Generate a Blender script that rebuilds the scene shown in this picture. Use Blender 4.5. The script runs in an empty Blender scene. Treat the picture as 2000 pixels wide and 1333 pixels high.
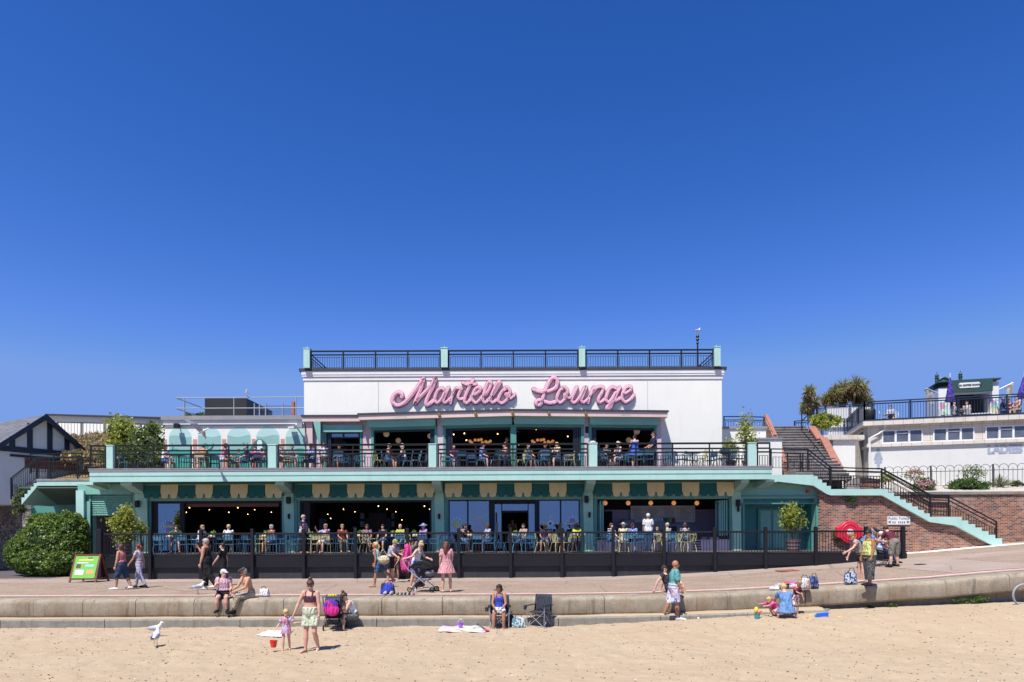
import bpy, bmesh, math, random
from mathutils import Vector, Matrix, noise
R=math.radians; rnd=random.Random(7)
SC=bpy.context.scene; COL=SC.collection
F=1333.33; CH=2.79
# ---------------------------------------------------------------- camera, sky, sun, exposure
cam=bpy.data.cameras.new('camera'); co=bpy.data.objects.new('camera',cam); COL.objects.link(co); SC.camera=co
cam.lens=24; cam.sensor_width=36; cam.shift_y=0.18725; cam.clip_end=3000
ROLL=0.0042
co.matrix_world=Matrix.Translation((0,0,CH))@Matrix.Rotation(R(90),4,'X')@Matrix.Rotation(-ROLL,4,'Z')
EL=61.3; PHI=29.0
world=bpy.data.worlds.new('World'); SC.world=world; world.use_nodes=True
wn=world.node_tree; wn.nodes.clear()
sky=wn.nodes.new('ShaderNodeTexSky'); sky.sky_type='NISHITA'; sky.sun_disc=False
sky.sun_elevation=R(EL); sky.sun_rotation=R(180+PHI); sky.air_density=1.0; sky.dust_density=0.35; sky.ozone_density=5.0; sky.altitude=0
# grade the clear polarised sky channel by channel (deep blue overhead, paler near the horizon)
sepn=wn.nodes.new('ShaderNodeSeparateColor'); cmb=wn.nodes.new('ShaderNodeCombineColor'); wn.links.new(sky.outputs[0],sepn.inputs[0])
for i,(a_,g_,mx_) in enumerate(((.225*1.15,2.4,1.95),(.350*1.15,1.5,3.2),(.656*1.15,1.26,4.65))):
    nodes=[]
    for op,v in (('MINIMUM',mx_),('POWER',g_),('MULTIPLY',a_)):
        k=wn.nodes.new('ShaderNodeMath'); k.operation=op; k.inputs[1].default_value=v; nodes.append(k)
    wn.links.new(sepn.outputs[i],nodes[0].inputs[0]); wn.links.new(nodes[0].outputs[0],nodes[1].inputs[0]); wn.links.new(nodes[1].outputs[0],nodes[2].inputs[0]); wn.links.new(nodes[2].outputs[0],cmb.inputs[i])
bg=wn.nodes.new('ShaderNodeBackground'); bg.inputs[1].default_value=0.10
ow=wn.nodes.new('ShaderNodeOutputWorld')
wn.links.new(cmb.outputs[0],bg.inputs[0]); wn.links.new(bg.outputs[0],ow.inputs[0])
sl=bpy.data.lights.new('sun','SUN'); sl.energy=4.6; sl.angle=R(0.5); sl.color=(1,0.955,0.89)
so=bpy.data.objects.new('sun',sl); COL.objects.link(so)
sd=Vector((math.sin(R(PHI))*math.cos(R(EL)), math.cos(R(PHI))*math.cos(R(EL)), -math.sin(R(EL))))
so.rotation_euler=sd.to_track_quat('-Z','Y').to_euler(); so.location=(-20,-20,40)
SC.view_settings.view_transform='Standard'; SC.view_settings.look='None'; SC.view_settings.exposure=0.60; SC.view_settings.gamma=1
SC.cycles.max_bounces=6

# ---------------------------------------------------------------- helpers
def X(px,d): return (px-1000)*d/F
def Z(py,d,px=1000): return CH+(1041-py-ROLL*(px-1000))*d/F
def W(px,py,d):
    dx=px-1000; dy=py-1041
    return Vector(((dx-ROLL*dy)*d/F, d, CH-(dy+ROLL*dx)*d/F))
def lerp(a,b,t): return a+(b-a)*t
def tab(x,pts):
    if x<=pts[0][0]: return pts[0][1]
    for (a,va),(b,vb) in zip(pts,pts[1:]):
        if x<=b: return lerp(va,vb,(x-a)/(b-a))
    return pts[-1][1]
def gz(x): return tab(x,[(-60,.86),(1.5,.86),(4.5,.90),(6.9,.98),(8.8,1.08),(13,1.33),(15.3,1.52),(19.5,1.78),(23.5,2.12),(30,2.5),(60,4)])
def sandz(x,d):
    e=tab(x,[(-60,.06),(1.5,.06),(3,.12),(4.5,.20),(6,.27),(7.5,.37),(9.7,.45),(15,.64),(30,.7)])
    t=min(1,max(0,(d-15.5)/4.3)); t=t*t*(3-2*t)
    return lerp(.06*min(1,max(0,(d-8)/8)),e,t)
class MB:
    def __init__(s): s.v=[]; s.f=[]; s.m=[]; s.sm=[]; s.mi=0; s.smooth=False
    def add(s,vs,fs):
        b=len(s.v); s.v+= [tuple(v) for v in vs]
        for f in fs: s.f.append([b+i for i in f]); s.m.append(s.mi); s.sm.append(s.smooth)
        return s
    def box(s,x0,x1,y0,y1,z0,z1):
        if x0>x1: x0,x1=x1,x0
        if y0>y1: y0,y1=y1,y0
        if z0>z1: z0,z1=z1,z0
        return s.add([(x0,y0,z0),(x1,y0,z0),(x1,y1,z0),(x0,y1,z0),(x0,y0,z1),(x1,y0,z1),(x1,y1,z1),(x0,y1,z1)],
          [(0,3,2,1),(4,5,6,7),(0,1,5,4),(1,2,6,5),(2,3,7,6),(3,0,4,7)])
    def hexa(s,b,t):  # 4 bottom, 4 top points
        return s.add(list(b)+list(t),[(0,3,2,1),(4,5,6,7),(0,1,5,4),(1,2,6,5),(2,3,7,6),(3,0,4,7)])
    def prism(s,poly,y0,y1,ax='y'):   # poly of (x,z) CCW seen from -y
        n=len(poly); 
        if ax=='y': vs=[(p[0],y0,p[1]) for p in poly]+[(p[0],y1,p[1]) for p in poly]
        elif ax=='x': vs=[(y0,p[0],p[1]) for p in poly]+[(y1,p[0],p[1]) for p in poly]
        else: vs=[(p[0],p[1],y0) for p in poly]+[(p[0],p[1],y1) for p in poly]
        return s.add(vs,[tuple(range(n)),tuple(range(2*n-1,n-1,-1))]+[(i,i+n,(i+1)%n+n,(i+1)%n) for i in range(n)])
    def beam(s,a,b,w,h,up=(0,0,1)):
        a=Vector(a); b=Vector(b); t=(b-a).normalized(); u=Vector(up)
        if abs(t.dot(u))>.99: u=Vector((0,1,0))
        l=t.cross(u).normalized()*w/2; n=l.cross(t).normalized()*h/2
        return s.hexa([a-l-n,a+l-n,b+l-n,b-l-n],[a-l+n,a+l+n,b+l+n,b-l+n])
    def ring(s,c,ux,uy,n): return [c+ux*math.cos(2*math.pi*i/n)+uy*math.sin(2*math.pi*i/n) for i in range(n)]
    def tube(s,pts,r,n=6,cap=True,closed=False):
        pts=[Vector(p) for p in pts]; m=len(pts)
        rs=r if isinstance(r,(list,tuple)) else [r]*m
        vs=[];pl=None
        for i,p in enumerate(pts):
            t=(pts[min(i+1,m-1)]-pts[max(i-1,0)]) if not closed else (pts[(i+1)%m]-pts[i-1])
            t.normalize()
            if pl is None:
                l=t.cross(Vector((0,0,1)))
                if l.length<.1: l=t.cross(Vector((0,1,0)))
            else:
                l=pl-t*pl.dot(t)
            l.normalize(); pl=l; u=t.cross(l)
            vs+=s.ring(p,l*rs[i],u*rs[i],n)
        fs=[]
        K=m if closed else m-1
        for i in range(K):
            for j in range(n):
                a=i*n+j; b=i*n+(j+1)%n; c=((i+1)%m)*n+(j+1)%n; d=((i+1)%m)*n+j
                fs.append((a,d,c,b))
        if cap and not closed:
            fs.append(tuple(range(n))); fs.append(tuple(range(m*n-1,(m-1)*n-1,-1)))
        return s.add(vs,fs)
    def lathe(s,prof,c=(0,0,0),n=16):   # (r,z)
        c=Vector(c); vs=[];fs=[]
        for r,z in prof:
            for j in range(n):
                a=2*math.pi*j/n; vs.append(c+Vector((r*math.cos(a),r*math.sin(a),z)))
        for i in range(len(prof)-1):
            for j in range(n):
                fs.append((i*n+j,i*n+(j+1)%n,(i+1)*n+(j+1)%n,(i+1)*n+j))
        fs.append(tuple(range(n-1,-1,-1))); fs.append(tuple((len(prof)-1)*n+j for j in range(n)))
        return s.add(vs,fs)
    def ell(s,c,r,n=12,m=8,M=None):
        c=Vector(c); r=r if isinstance(r,(tuple,list)) else (r,r,r); vs=[];fs=[]
        for i in range(m+1):
            th=math.pi*i/m
            for j in range(n):
                a=2*math.pi*j/n
                v=Vector((r[0]*math.sin(th)*math.cos(a),r[1]*math.sin(th)*math.sin(a),r[2]*math.cos(th)))
                if M: v=M@v
                vs.append(c+v)
        for i in range(m):
            for j in range(n):
                fs.append((i*n+j,(i+1)*n+j,(i+1)*n+(j+1)%n,i*n+(j+1)%n))
        return s.add(vs,fs)
    def each(s,name,mat,parent=None):
        pr=list(range(len(s.v)))
        def find(a):
            while pr[a]!=a: pr[a]=pr[pr[a]]; a=pr[a]
            return a
        for f in s.f:
            for b in f[1:]: pr[find(b)]=find(f[0])
        g={}
        for f in s.f: g.setdefault(find(f[0]),[]).append(f)
        out=[]
        for fs in g.values():
            ix=sorted({i for f in fs for i in f}); mp={i:k for k,i in enumerate(ix)}; m=MB(); m.add([s.v[i] for i in ix],[[mp[i] for i in f] for f in fs]); out.append(m.build(name,mat,parent))
        return out
    def build(s,name,mat,parent=None,smooth=False,weld=True):
        me=bpy.data.meshes.new(name)
        off=wloc(parent) if parent else Vector((0,0,0))
        me.from_pydata([(v[0]-off.x,v[1]-off.y,v[2]-off.z) for v in s.v],[],s.f)
        for k in (mat if isinstance(mat,(list,tuple)) else [mat]): me.materials.append(k)
        if isinstance(mat,(list,tuple)):
            for p,mi in zip(me.polygons,s.m): p.material_index=mi
        if smooth: me.polygons.foreach_set('use_smooth',[True]*len(me.polygons))
        elif any(s.sm): me.polygons.foreach_set('use_smooth',s.sm)
        me.update()
        o=bpy.data.objects.new(name,me); COL.objects.link(o)
        if parent: o.parent=parent
        return o
def wloc(o):
    v=Vector((0,0,0))
    while o: v+=o.location; o=o.parent
    return v
def tag(o,label=None,cat=None,group=None,kind=None):
    if label: o['label']=label
    if cat: o['category']=cat
    if group: o['group']=group
    if kind: o['kind']=kind
    return o
def thing(name,label,cat,loc=(0,0,0),rz=0,group=None):
    o=bpy.data.objects.new(name,None); COL.objects.link(o); o.location=loc; o.rotation_euler=(0,0,rz); o.empty_display_size=.2
    return tag(o,label,cat,group)
def copy_tree(o,parent=None,loc=None,rz=None,label=None,group=None,scale=None):
    c=o.copy(); COL.objects.link(c)
    if parent: c.parent=parent
    if loc is not None: c.location=loc
    if rz is not None: c.rotation_euler=(0,0,rz)
    if scale is not None: c.scale=(scale,)*3
    if label: c['label']=label
    if group: c['group']=group
    for ch in list(o.children): copy_tree(ch,c)
    return c
def remove_tree(o):
    for ch in list(o.children): remove_tree(ch)
    bpy.data.objects.remove(o)
def bevel(o,w=.01,seg=1):
    m=o.modifiers.new('b','BEVEL'); m.width=w; m.segments=seg; m.limit_method='ANGLE'; m.angle_limit=R(40); return o

# ---------------------------------------------------------------- materials
MATS={}
class NT:
    def __init__(s,name):
        s.m=bpy.data.materials.new(name); s.m.use_nodes=True; s.t=s.m.node_tree; s.t.nodes.clear()
        s.o=s.n('ShaderNodeOutputMaterial'); s.p=s.n('ShaderNodeBsdfPrincipled'); s.l(s.p.outputs[0],s.o.inputs[0])
        s.pos=s.n('ShaderNodeNewGeometry').outputs['Position']; s.obj=s.n('ShaderNodeTexCoord').outputs['Object']
    def n(s,t): return s.t.nodes.new(t)
    def l(s,a,b): s.t.links.new(a,b)
    def mapv(s,v,sc=(1,1,1),loc=(0,0,0),rot=(0,0,0)):
        m=s.n('ShaderNodeMapping'); s.l(v,m.inputs[0]); m.inputs[1].default_value=loc; m.inputs[2].default_value=rot; m.inputs[3].default_value=sc; return m.outputs[0]
    def noise(s,v,scale,detail=4,rough=.6,out=0):
        k=s.n('ShaderNodeTexNoise'); s.l(v,k.inputs['Vector']); k.inputs['Scale'].default_value=scale; k.inputs['Detail'].default_value=detail; k.inputs['Roughness'].default_value=rough; return k.outputs[out]
    def vor(s,v,scale,out='Distance',feature='F1'):
        k=s.n('ShaderNodeTexVoronoi'); k.feature=feature; s.l(v,k.inputs['Vector']); k.inputs['Scale'].default_value=scale; return k.outputs[out]
    def ramp(s,v,stops,interp='LINEAR'):
        k=s.n('ShaderNodeValToRGB'); s.l(v,k.inputs[0]); e=k.color_ramp.elements; k.color_ramp.interpolation=interp
        while len(e)<len(stops): e.new(.5)
        for el,(p,c) in zip(e,stops):
            el.position=p; el.color=(c,c,c,1) if not isinstance(c,(tuple,list)) else (*c[:3],1)
        return k.outputs[0]
    def mix(s,f,a,b,mode='MIX'):
        k=s.n('ShaderNodeMix'); k.data_type='RGBA'; k.blend_type=mode
        for i,v in ((0,f),(6,a),(7,b)):
            if hasattr(v,'links'): s.l(v,k.inputs[i])
            else: k.inputs[i].default_value=v if i==0 else (*v[:3],1)
        return k.outputs[2]
    def math(s,op,a,b=0,c=None):
        k=s.n('ShaderNodeMath'); k.operation=op
        for i,v in enumerate((a,b) if c is None else (a,b,c)):
            if hasattr(v,'links'): s.l(v,k.inputs[i])
            else: k.inputs[i].default_value=v
        return k.outputs[0]
    def sep(s,v):
        k=s.n('ShaderNodeSeparateXYZ'); s.l(v,k.inputs[0]); return k.outputs
    def comb(s,x,y,z=0):
        k=s.n('ShaderNodeCombineXYZ')
        for i,v in enumerate((x,y,z)):
            if hasattr(v,'links'): s.l(v,k.inputs[i])
            else: k.inputs[i].default_value=v
        return k.outputs[0]
    def bump(s,h,st=.3,dist=.02):
        k=s.n('ShaderNodeBump'); s.l(h,k.inputs['Height']); k.inputs['Strength'].default_value=st; k.inputs['Distance'].default_value=dist; s.l(k.outputs[0],s.p.inputs['Normal']); return k
    def base(s,c): 
        if hasattr(c,'links'): s.l(c,s.p.inputs['Base Color'])
        else: s.p.inputs['Base Color'].default_value=(*c[:3],1)
    def done(s,rough=.6,metal=0,spec=.5):
        s.p.inputs['Roughness'].default_value=rough; s.p.inputs['Metallic'].default_value=metal; s.p.inputs['Specular IOR Level'].default_value=spec; return s.m
def dk(c,k): return tuple(x*k for x in c[:3])
def paint(name,c,rough=.5,var=.12,scale=1.5,dirt=0.0,dirtc=(.18,.15,.12),bump=.0,bs=30,metal=0,obj=False,spec=.5):
    if name in MATS: return MATS[name]
    t=NT(name); v=t.obj if obj else t.pos
    n=t.noise(v,scale,5,.65)
    col=t.mix(t.ramp(n,[(.3,0),(.7,1)]),dk(c,1-var),tuple(min(1,x*(1+var*.6)) for x in c))
    if dirt>0:
        sx=t.noise(t.mapv(v,(3,3,.35)),1.2,6,.7)
        col=t.mix(t.math('MULTIPLY',t.ramp(sx,[(.52,0),(.72,1)]),dirt),col,dirtc)
    t.base(col)
    if bump>0: t.bump(t.noise(v,bs,3,.6),bump,.01)
    MATS[name]=t.done(rough,metal,spec); return MATS[name]
def cloth(name,c,c2=None,scale=30,kind='plain'):
    if name in MATS: return MATS[name]
    g_=sum(c)/3; c=tuple(x*.86+g_*.14 for x in c); t=NT(name)
    n=t.noise(t.obj,9,4,.6); col=t.mix(t.ramp(n,[(.35,0),(.65,1)]),dk(c,.72),tuple(min(.8,x*1.08) for x in c))
    if c2 and kind=='print':
        col=t.mix(t.ramp(t.noise(t.obj,scale,2,.5),[(.47,0),(.53,1)]),col,c2)
    if c2 and kind=='stripe':
        z=t.sep(t.obj)[2]; col=t.mix(t.ramp(t.math('SINE',t.math('MULTIPLY',z,scale)),[(.45,0),(.55,1)]),col,c2)
    t.base(col); 
    w=t.n('ShaderNodeTexWave'); t.l(t.obj,w.inputs[0]); w.inputs['Scale'].default_value=4; w.inputs['Distortion'].default_value=9; w.inputs['Detail'].default_value=2
    t.bump(t.math('ADD',w.outputs['Fac'],t.noise(t.obj,25,3)),.6,.03)
    MATS[name]=t.done(.85,0,.2); return MATS[name]
def emit(name,c,st):
    if name in MATS: return MATS[name]
    t=NT(name); t.base(c); t.p.inputs['Emission Color'].default_value=(*c,1); t.p.inputs['Emission Strength'].default_value=st
    MATS[name]=t.done(.4); return MATS[name]
M={}
M['white']=paint('white_render',(.735,.735,.675),.75,.04,.7,.16,(.52,.50,.46),.10,18)
M['whitep']=paint('white_gloss',(.70,.70,.70),.35,.05)
M['creamw']=paint('off_white_render',(.62,.60,.56),.8,.10,1.2,.35,(.33,.30,.25),.1,20)
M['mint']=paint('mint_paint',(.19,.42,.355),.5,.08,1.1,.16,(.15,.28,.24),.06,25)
M['mintl']=paint('pale_mint_paint',(.385,.60,.54),.55,.07,1.4,.22,(.22,.34,.30),.08,22)
M['mintd']=paint('deep_mint_paint',(.085,.275,.22),.45,.08,1.1)
M['pink']=paint('pale_pink_paint',(.62,.47,.455),.6,.06,1.2,.2,(.36,.28,.27))
M['lilacwall']=paint('lilac_render',(.60,.46,.50),.7,.06,1.4,.15,(.4,.3,.33))
M['black']=paint('black_paint',(.012,.012,.015),.45,.15,2.0,spec=.3)
M['blackmatt']=paint('weathered_black_boarding',(.024,.024,.028),.65,.3,1.4,.4,(.075,.07,.07),.3,12)
M['navy']=paint('dark_blue_frame',(.012,.02,.04),.4,.15,2)
M['cap']=paint('dark_grey_capping',(.035,.033,.04),.6,.2,1.5,.3,(.1,.09,.09))
M['galv']=paint('galvanised_steel',(.27,.285,.31),.6,.12,4,metal=0)
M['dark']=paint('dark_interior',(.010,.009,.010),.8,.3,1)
M['darkwood']=paint('dark_timber_ceiling',(.028,.012,.010),.7,.3,1)
M['redwood']=paint('red_brown_timber',(.16,.045,.028),.55,.25,2.5)
M['greycap']=paint('grey_lead_flashing',(.27,.27,.28),.55,.12,1.2,.4,(.14,.13,.13))
M['teal']=paint('teal_canvas',(.012,.125,.115),.8,.10,2.2)
M['creamc']=paint('cream_canvas',(.74,.63,.32),.85,.06,2.0,.15,(.35,.26,.15))
M['deck']=paint('worn_timber_deck',(.10,.085,.075),.8,.3,2)
M['counter']=paint('lilac_counter',(.58,.47,.52),.5,.06,2)
M['slate']=paint('black_screen_board',(.014,.014,.016),.55,.25,.8)
M['rust']=paint('rust',(.30,.09,.05),.8,.3,6)
M['yel']=paint('pale_yellow_metal',(.42,.40,.20),.4,.08,5)
M['blu']=paint('blue_metal',(.055,.165,.26),.4,.10,5)
M['table']=paint('black_table_top',(.02,.02,.022),.3,.2,4)
M['glasspane']=None
def mk_glass(name,refl=.34,tint=(.75,.82,.9),rough=.0,body=(.01,.012,.015),tr=.5):
    t=NT(name); t.t.nodes.remove(t.p)
    g=t.n('ShaderNodeBsdfGlossy'); g.inputs[0].default_value=(*tint,1); g.inputs[1].default_value=rough
    tp=t.n('ShaderNodeBsdfTransparent'); tp.inputs[0].default_value=(tr,tr,tr,1)
    n=t.noise(t.pos,.8,2); bm=t.n('ShaderNodeBump'); t.l(n,bm.inputs['Height']); bm.inputs['Strength'].default_value=.02; bm.inputs['Distance'].default_value=.05; t.l(bm.outputs[0],g.inputs['Normal'])
    mxs=t.n('ShaderNodeMixShader'); mxs.inputs[0].default_value=refl; t.l(tp.outputs[0],mxs.inputs[1]); t.l(g.outputs[0],mxs.inputs[2]); t.l(mxs.outputs[0],t.o.inputs[0]); return t.m
M['glass']=mk_glass('reflective_window_glass')
M['screen']=mk_glass('clear_glass_screen',.10,tr=.86)
def mk_sand():
    t=NT('beach_sand'); v=t.pos
    big=t.noise(v,.35,4,.55); fine=t.noise(v,9,5,.7); vf=t.noise(v,70,3,.7)
    col=t.mix(t.ramp(big,[(.3,0),(.7,1)]),(.40,.308,.205),(.47,.382,.275))
    col=t.mix(t.ramp(fine,[(.3,0),(.75,1)]),(.385,.29,.187),col)
    col=t.mix(t.ramp(vf,[(.25,.45),(.5,0)]),col,(.27,.19,.115))
    sp=t.vor(v,5.5); rn=t.vor(v,5.5,'Color')
    spk=t.math('MULTIPLY',t.ramp(sp,[(.02,1),(.10,0)]),t.ramp(t.sep(rn)[0],[(.55,0),(.75,1)]))
    col=t.mix(t.math('MULTIPLY',spk,.7),col,(.13,.085,.05))
    t.base(col)
    h=t.math('ADD',t.math('MULTIPLY',fine,.8),t.math('MULTIPLY',vf,.25)); h=t.math('ADD',h,t.math('MULTIPLY',t.noise(v,2.8,3,.5),1.0))
    t.bump(h,.55,.05); return t.done(.95,0,.15)
M['sand']=mk_sand()
def mk_ground(name,a,b,c,sc=35,st=.25):
    t=NT(name); v=t.pos
    n=t.noise(v,sc,3,.75); g=t.vor(v,sc*1.3,'Color')
    col=t.mix(t.ramp(t.sep(g)[0],[(.2,0),(.8,1)]),a,b)
    col=t.mix(t.ramp(t.noise(v,.9,5,.6),[(.4,0),(.75,.75)]),col,c)
    cr=t.vor(t.mapv(v,(1,1,1),rot=(0,0,.3)),.35,'Distance','DISTANCE_TO_EDGE')
    col=t.mix(t.ramp(cr,[(.0,.55),(.012,0)]),col,dk(a,.4))
    t.base(col); t.bump(n,st,.01); return t.done(.9,0,.25)
M['prom']=mk_ground('resin_gravel_promenade',(.17,.12,.08),(.375,.285,.215),(.34,.262,.20))
M['prom2']=mk_ground('pinkish_asphalt',(.27,.205,.165),(.345,.27,.22),(.40,.325,.27),60)
M['tar']=mk_ground('dark_tarmac',(.075,.065,.075),(.10,.085,.095),(.13,.11,.11),50)
M['pinkline']=paint('faded_pink_line',(.58,.32,.29),.8,.2,3,.3,(.4,.28,.24))
M['whiteline']=paint('worn_white_line',(.70,.62,.55),.8,.15,3,.3,(.45,.35,.3))
def mk_conc(name,a,b,stain,seams=None):
    t=NT(name); v=t.pos
    n=t.noise(v,1.1,6,.7); f=t.noise(v,30,3,.8)
    col=t.mix(t.ramp(n,[(.3,0),(.7,1)]),a,b)
    col=t.mix(t.ramp(f,[(.33,.5),(.5,0)]),col,dk(a,.45))
    st=t.noise(t.mapv(v,(1.6,1.6,.45),loc=(5,0,0)),1.3,5,.7)
    col=t.mix(t.ramp(st,[(.50,0),(.68,.75)]),col,stain)
    st2=t.noise(t.mapv(v,(7,7,.5)),1,4,.7)
    col=t.mix(t.ramp(st2,[(.56,0),(.70,.65)]),col,dk(a,.4))
    bl=t.noise(v,3.2,6,.8); col=t.mix(t.ramp(bl,[(.50,0),(.62,.45)]),col,dk(a,.62))
    t.base(col); t.bump(t.math('ADD',f,n),.4,.02); return t.done(.9,0,.2)
M['conc']=mk_conc('seawall_concrete',(.26,.22,.165),(.39,.34,.26),(.26,.18,.11))
M['conc2']=mk_conc('grey_ledge_concrete',(.21,.20,.17),(.29,.27,.235),(.20,.17,.13))
M['conc3']=mk_conc('stair_concrete',(.27,.24,.22),(.38,.35,.32),(.17,.15,.14))
def mk_brick(name,ca,cb,mort,rot=0,bump=.5):
    t=NT(name); x,y,z=t.sep(t.pos)[:3]
    if rot: x=t.math('ADD',t.math('MULTIPLY',x,math.cos(rot)),t.math('MULTIPLY',y,math.sin(rot)))
    vv=t.comb(x,z)
    b=t.n('ShaderNodeTexBrick'); t.l(vv,b.inputs['Vector']); b.inputs['Scale'].default_value=1; b.inputs['Brick Width'].default_value=.23; b.inputs['Row Height'].default_value=.078; b.inputs['Mortar Size'].default_value=.009; b.inputs['Mortar Smooth'].default_value=.3; b.inputs['Bias'].default_value=0
    b.inputs['Color1'].default_value=(0,0,0,1); b.inputs['Color2'].default_value=(1,1,1,1); b.inputs['Mortar'].default_value=(.5,.5,.5,1); b.offset=.5
    tone=t.ramp(b.outputs['Color'],[(0,(.07,.04,.04)),(.22,(.13,.06,.05)),(.45,ca),(.75,cb),(1,(.36,.15,.09))])
    col=t.mix(b.outputs['Fac'],tone,mort)
    ef=t.noise(t.pos,.55,6,.7)
    col=t.mix(t.ramp(ef,[(.50,0),(.72,.5)]),col,(.48,.40,.36))
    col=t.mix(t.ramp(t.noise(t.pos,1.7,5,.7),[(.55,0),(.7,.35)]),col,(.09,.06,.05))
    t.base(col); t.bump(t.math('SUBTRACT',t.math('MULTIPLY',t.noise(t.pos,25,3),.4),b.outputs['Fac']),bump,.012); return t.done(.9,0,.2)
M['brick']=mk_brick('weathered_red_brick',(.20,.075,.045),(.30,.12,.072),(.38,.33,.27))
M['soffit']=paint('shade_toned_soffit',(.075,.12,.095),.8,.2,1.2)  # underside shade put into the colour, darker than the mint paint
M['brickcop']=paint('terracotta_coping',(.32,.13,.09),.75,.2,3,.2)
def mk_stone():
    t=NT('rubble_stone'); v=t.mapv(t.pos,(1,1,2.2))
    c=t.vor(v,4.2,'Color'); e=t.vor(v,4.2,'Distance','DISTANCE_TO_EDGE')
    col=t.ramp(t.sep(c)[0],[(0,(.10,.09,.09)),(.4,(.20,.18,.165)),(.75,(.30,.26,.22)),(1,(.42,.38,.33))])
    col=t.mix(t.ramp(e,[(0,1),(.06,0)]),col,(.06,.05,.05)); t.base(col); t.bump(t.ramp(e,[(0,0),(.12,1)]),.8,.05); return t.done(.95)
M['stone']=mk_stone()
def mk_tiles():
    t=NT('grey_roof_tiles'); x,y,z=t.sep(t.pos)[:3]
    b=t.n('ShaderNodeTexBrick'); t.l(t.comb(y,z),b.inputs['Vector']); b.inputs['Scale'].default_value=1; b.inputs['Brick Width'].default_value=.28; b.inputs['Row Height'].default_value=.13; b.inputs['Mortar Size'].default_value=.012
    b.inputs['Color1'].default_value=(.10,.10,.115,1); b.inputs['Color2'].default_value=(.16,.16,.18,1); b.inputs['Mortar'].default_value=(.03,.03,.03,1)
    t.base(b.outputs['Color']); t.bump(b.outputs['Fac'],-.5,.02); return t.done(.8)
M['tiles']=mk_tiles()
def mk_tileclad():
    t=NT('stone_tile_cladding'); x,y,z=t.sep(t.pos)[:3]
    b=t.n('ShaderNodeTexBrick'); t.l(t.comb(x,z),b.inputs['Vector']); b.offset=0; b.inputs['Scale'].default_value=1; b.inputs['Brick Width'].default_value=.5; b.inputs['Row Height'].default_value=.42; b.inputs['Mortar Size'].default_value=.012
    b.inputs['Color1'].default_value=(.56,.52,.45,1); b.inputs['Color2'].default_value=(.62,.58,.52,1); b.inputs['Mortar'].default_value=(.30,.27,.23,1)
    col=t.mix(t.ramp(t.noise(t.mapv(t.pos,(1,1,.4)),.9,6,.7),[(.52,0),(.75,.6)]),b.outputs['Color'],(.40,.26,.13)); t.base(col); return t.done(.5)
M['clad']=mk_tileclad()
def leafmat(name,a,b,c=None):
    if name in MATS: return MATS[name]
    t=NT(name); oi=t.vor(t.mapv(t.pos),9,'Color'); 
    col=t.mix(t.ramp(t.sep(oi)[0],[(.15,0),(.85,1)]),a,b)
    if c: col=t.mix(t.ramp(t.noise(t.pos,2.0,3),[(.5,0),(.65,1)]),col,c)
    t.base(col); t.p.inputs['Subsurface Weight'].default_value=0
    t.done(.45,0,.4)
    tr=t.n('ShaderNodeBsdfTranslucent'); tr.inputs[0].default_value=(*[min(1,x*1.6) for x in b],1)
    m=t.n('ShaderNodeMixShader'); m.inputs[0].default_value=.25; t.l(t.p.outputs[0],m.inputs[1]); t.l(tr.outputs[0],m.inputs[2]); t.l(m.outputs[0],t.o.inputs[0])
    MATS[name]=t.m; return t.m
M['leafy']=leafmat('yellow_green_leaves',(.12,.16,.025),(.34,.36,.06))
M['leafd']=leafmat('dark_green_leaves',(.022,.055,.012),(.075,.14,.022))
M['leafm']=leafmat('mid_green_leaves',(.05,.085,.02),(.13,.18,.04))
M['dry']=leafmat('dry_grass',(.24,.17,.08),(.36,.27,.14),(.12,.14,.05))
M['cord']=leafmat('cordyline_leaves',(.13,.145,.045),(.27,.25,.085))
M['corddead']=leafmat('dead_cordyline_leaves',(.13,.085,.04),(.22,.14,.06))
M['bark']=paint('bark',(.16,.12,.09),.9,.3,8,bump=.5)
M['letter']=paint('pink_sign_enamel',(.78,.45,.56),.4,.06,3)
M['letterside']=paint('rose_sign_side',(.30,.09,.15),.4,.06,3)
M['neon']=paint('unlit_pink_tube',(.80,.52,.60),.25,.05,4)
M['gravel']=mk_ground('white_garden_gravel',(.34,.31,.27),(.50,.46,.41),(.42,.38,.33),18)
# ================================================================ SETTING
def sheet(name,mat,xs,ds,zf,kind='structure',smooth=True):
    m=MB(); nx=len(xs); 
    vs=[(x,d,zf(x,d)) for d in ds for x in xs]
    fs=[(j*nx+i,j*nx+i+1,(j+1)*nx+i+1,(j+1)*nx+i) for j in range(len(ds)-1) for i in range(nx-1)]
    m.add(vs,fs); o=m.build(name,mat,None,smooth); 
    if kind: o['kind']=kind
    return o
def fr(a,b,st): 
    n=max(1,int(round((b-a)/st))); return [a+(b-a)*i/n for i in range(n+1)]
def sandh(x,d):
    z=sandz(x,d); e=min(1,max(0,min(d-9,20.6-d)/1.5))
    k=noise.fractal(Vector((x*.9,d*.9,0)),1,2,4)*.04+noise.fractal(Vector((x*3.3,d*3.3,5)),1,2,3)*.026-.10*max(0,noise.noise(Vector((x*2.6,d*1.9,7)))-.25)
    h=z+k*(.35+.65*e)
    # two wheel tracks curving over the left of the beach
    tx=-9.2+((d-12.0)/6.5)**1.7*4.2
    for off in (0,.75):
        q=abs(x-tx-off); 
        if q<.24 and d<18.8: h-=.075*(1-q/.24)*(0.6+.4*noise.noise(Vector((x*6,d*6,1))))
    return h
sheet('beach_sand',M['sand'],fr(-17,17,.085),fr(9,20.55,.085),sandh)
sheet('beach_outer',M['sand'],[-400,-60,-17.0],[-14,9,14,17,20.55],lambda x,d:sandz(x,d)-.004)
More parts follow.
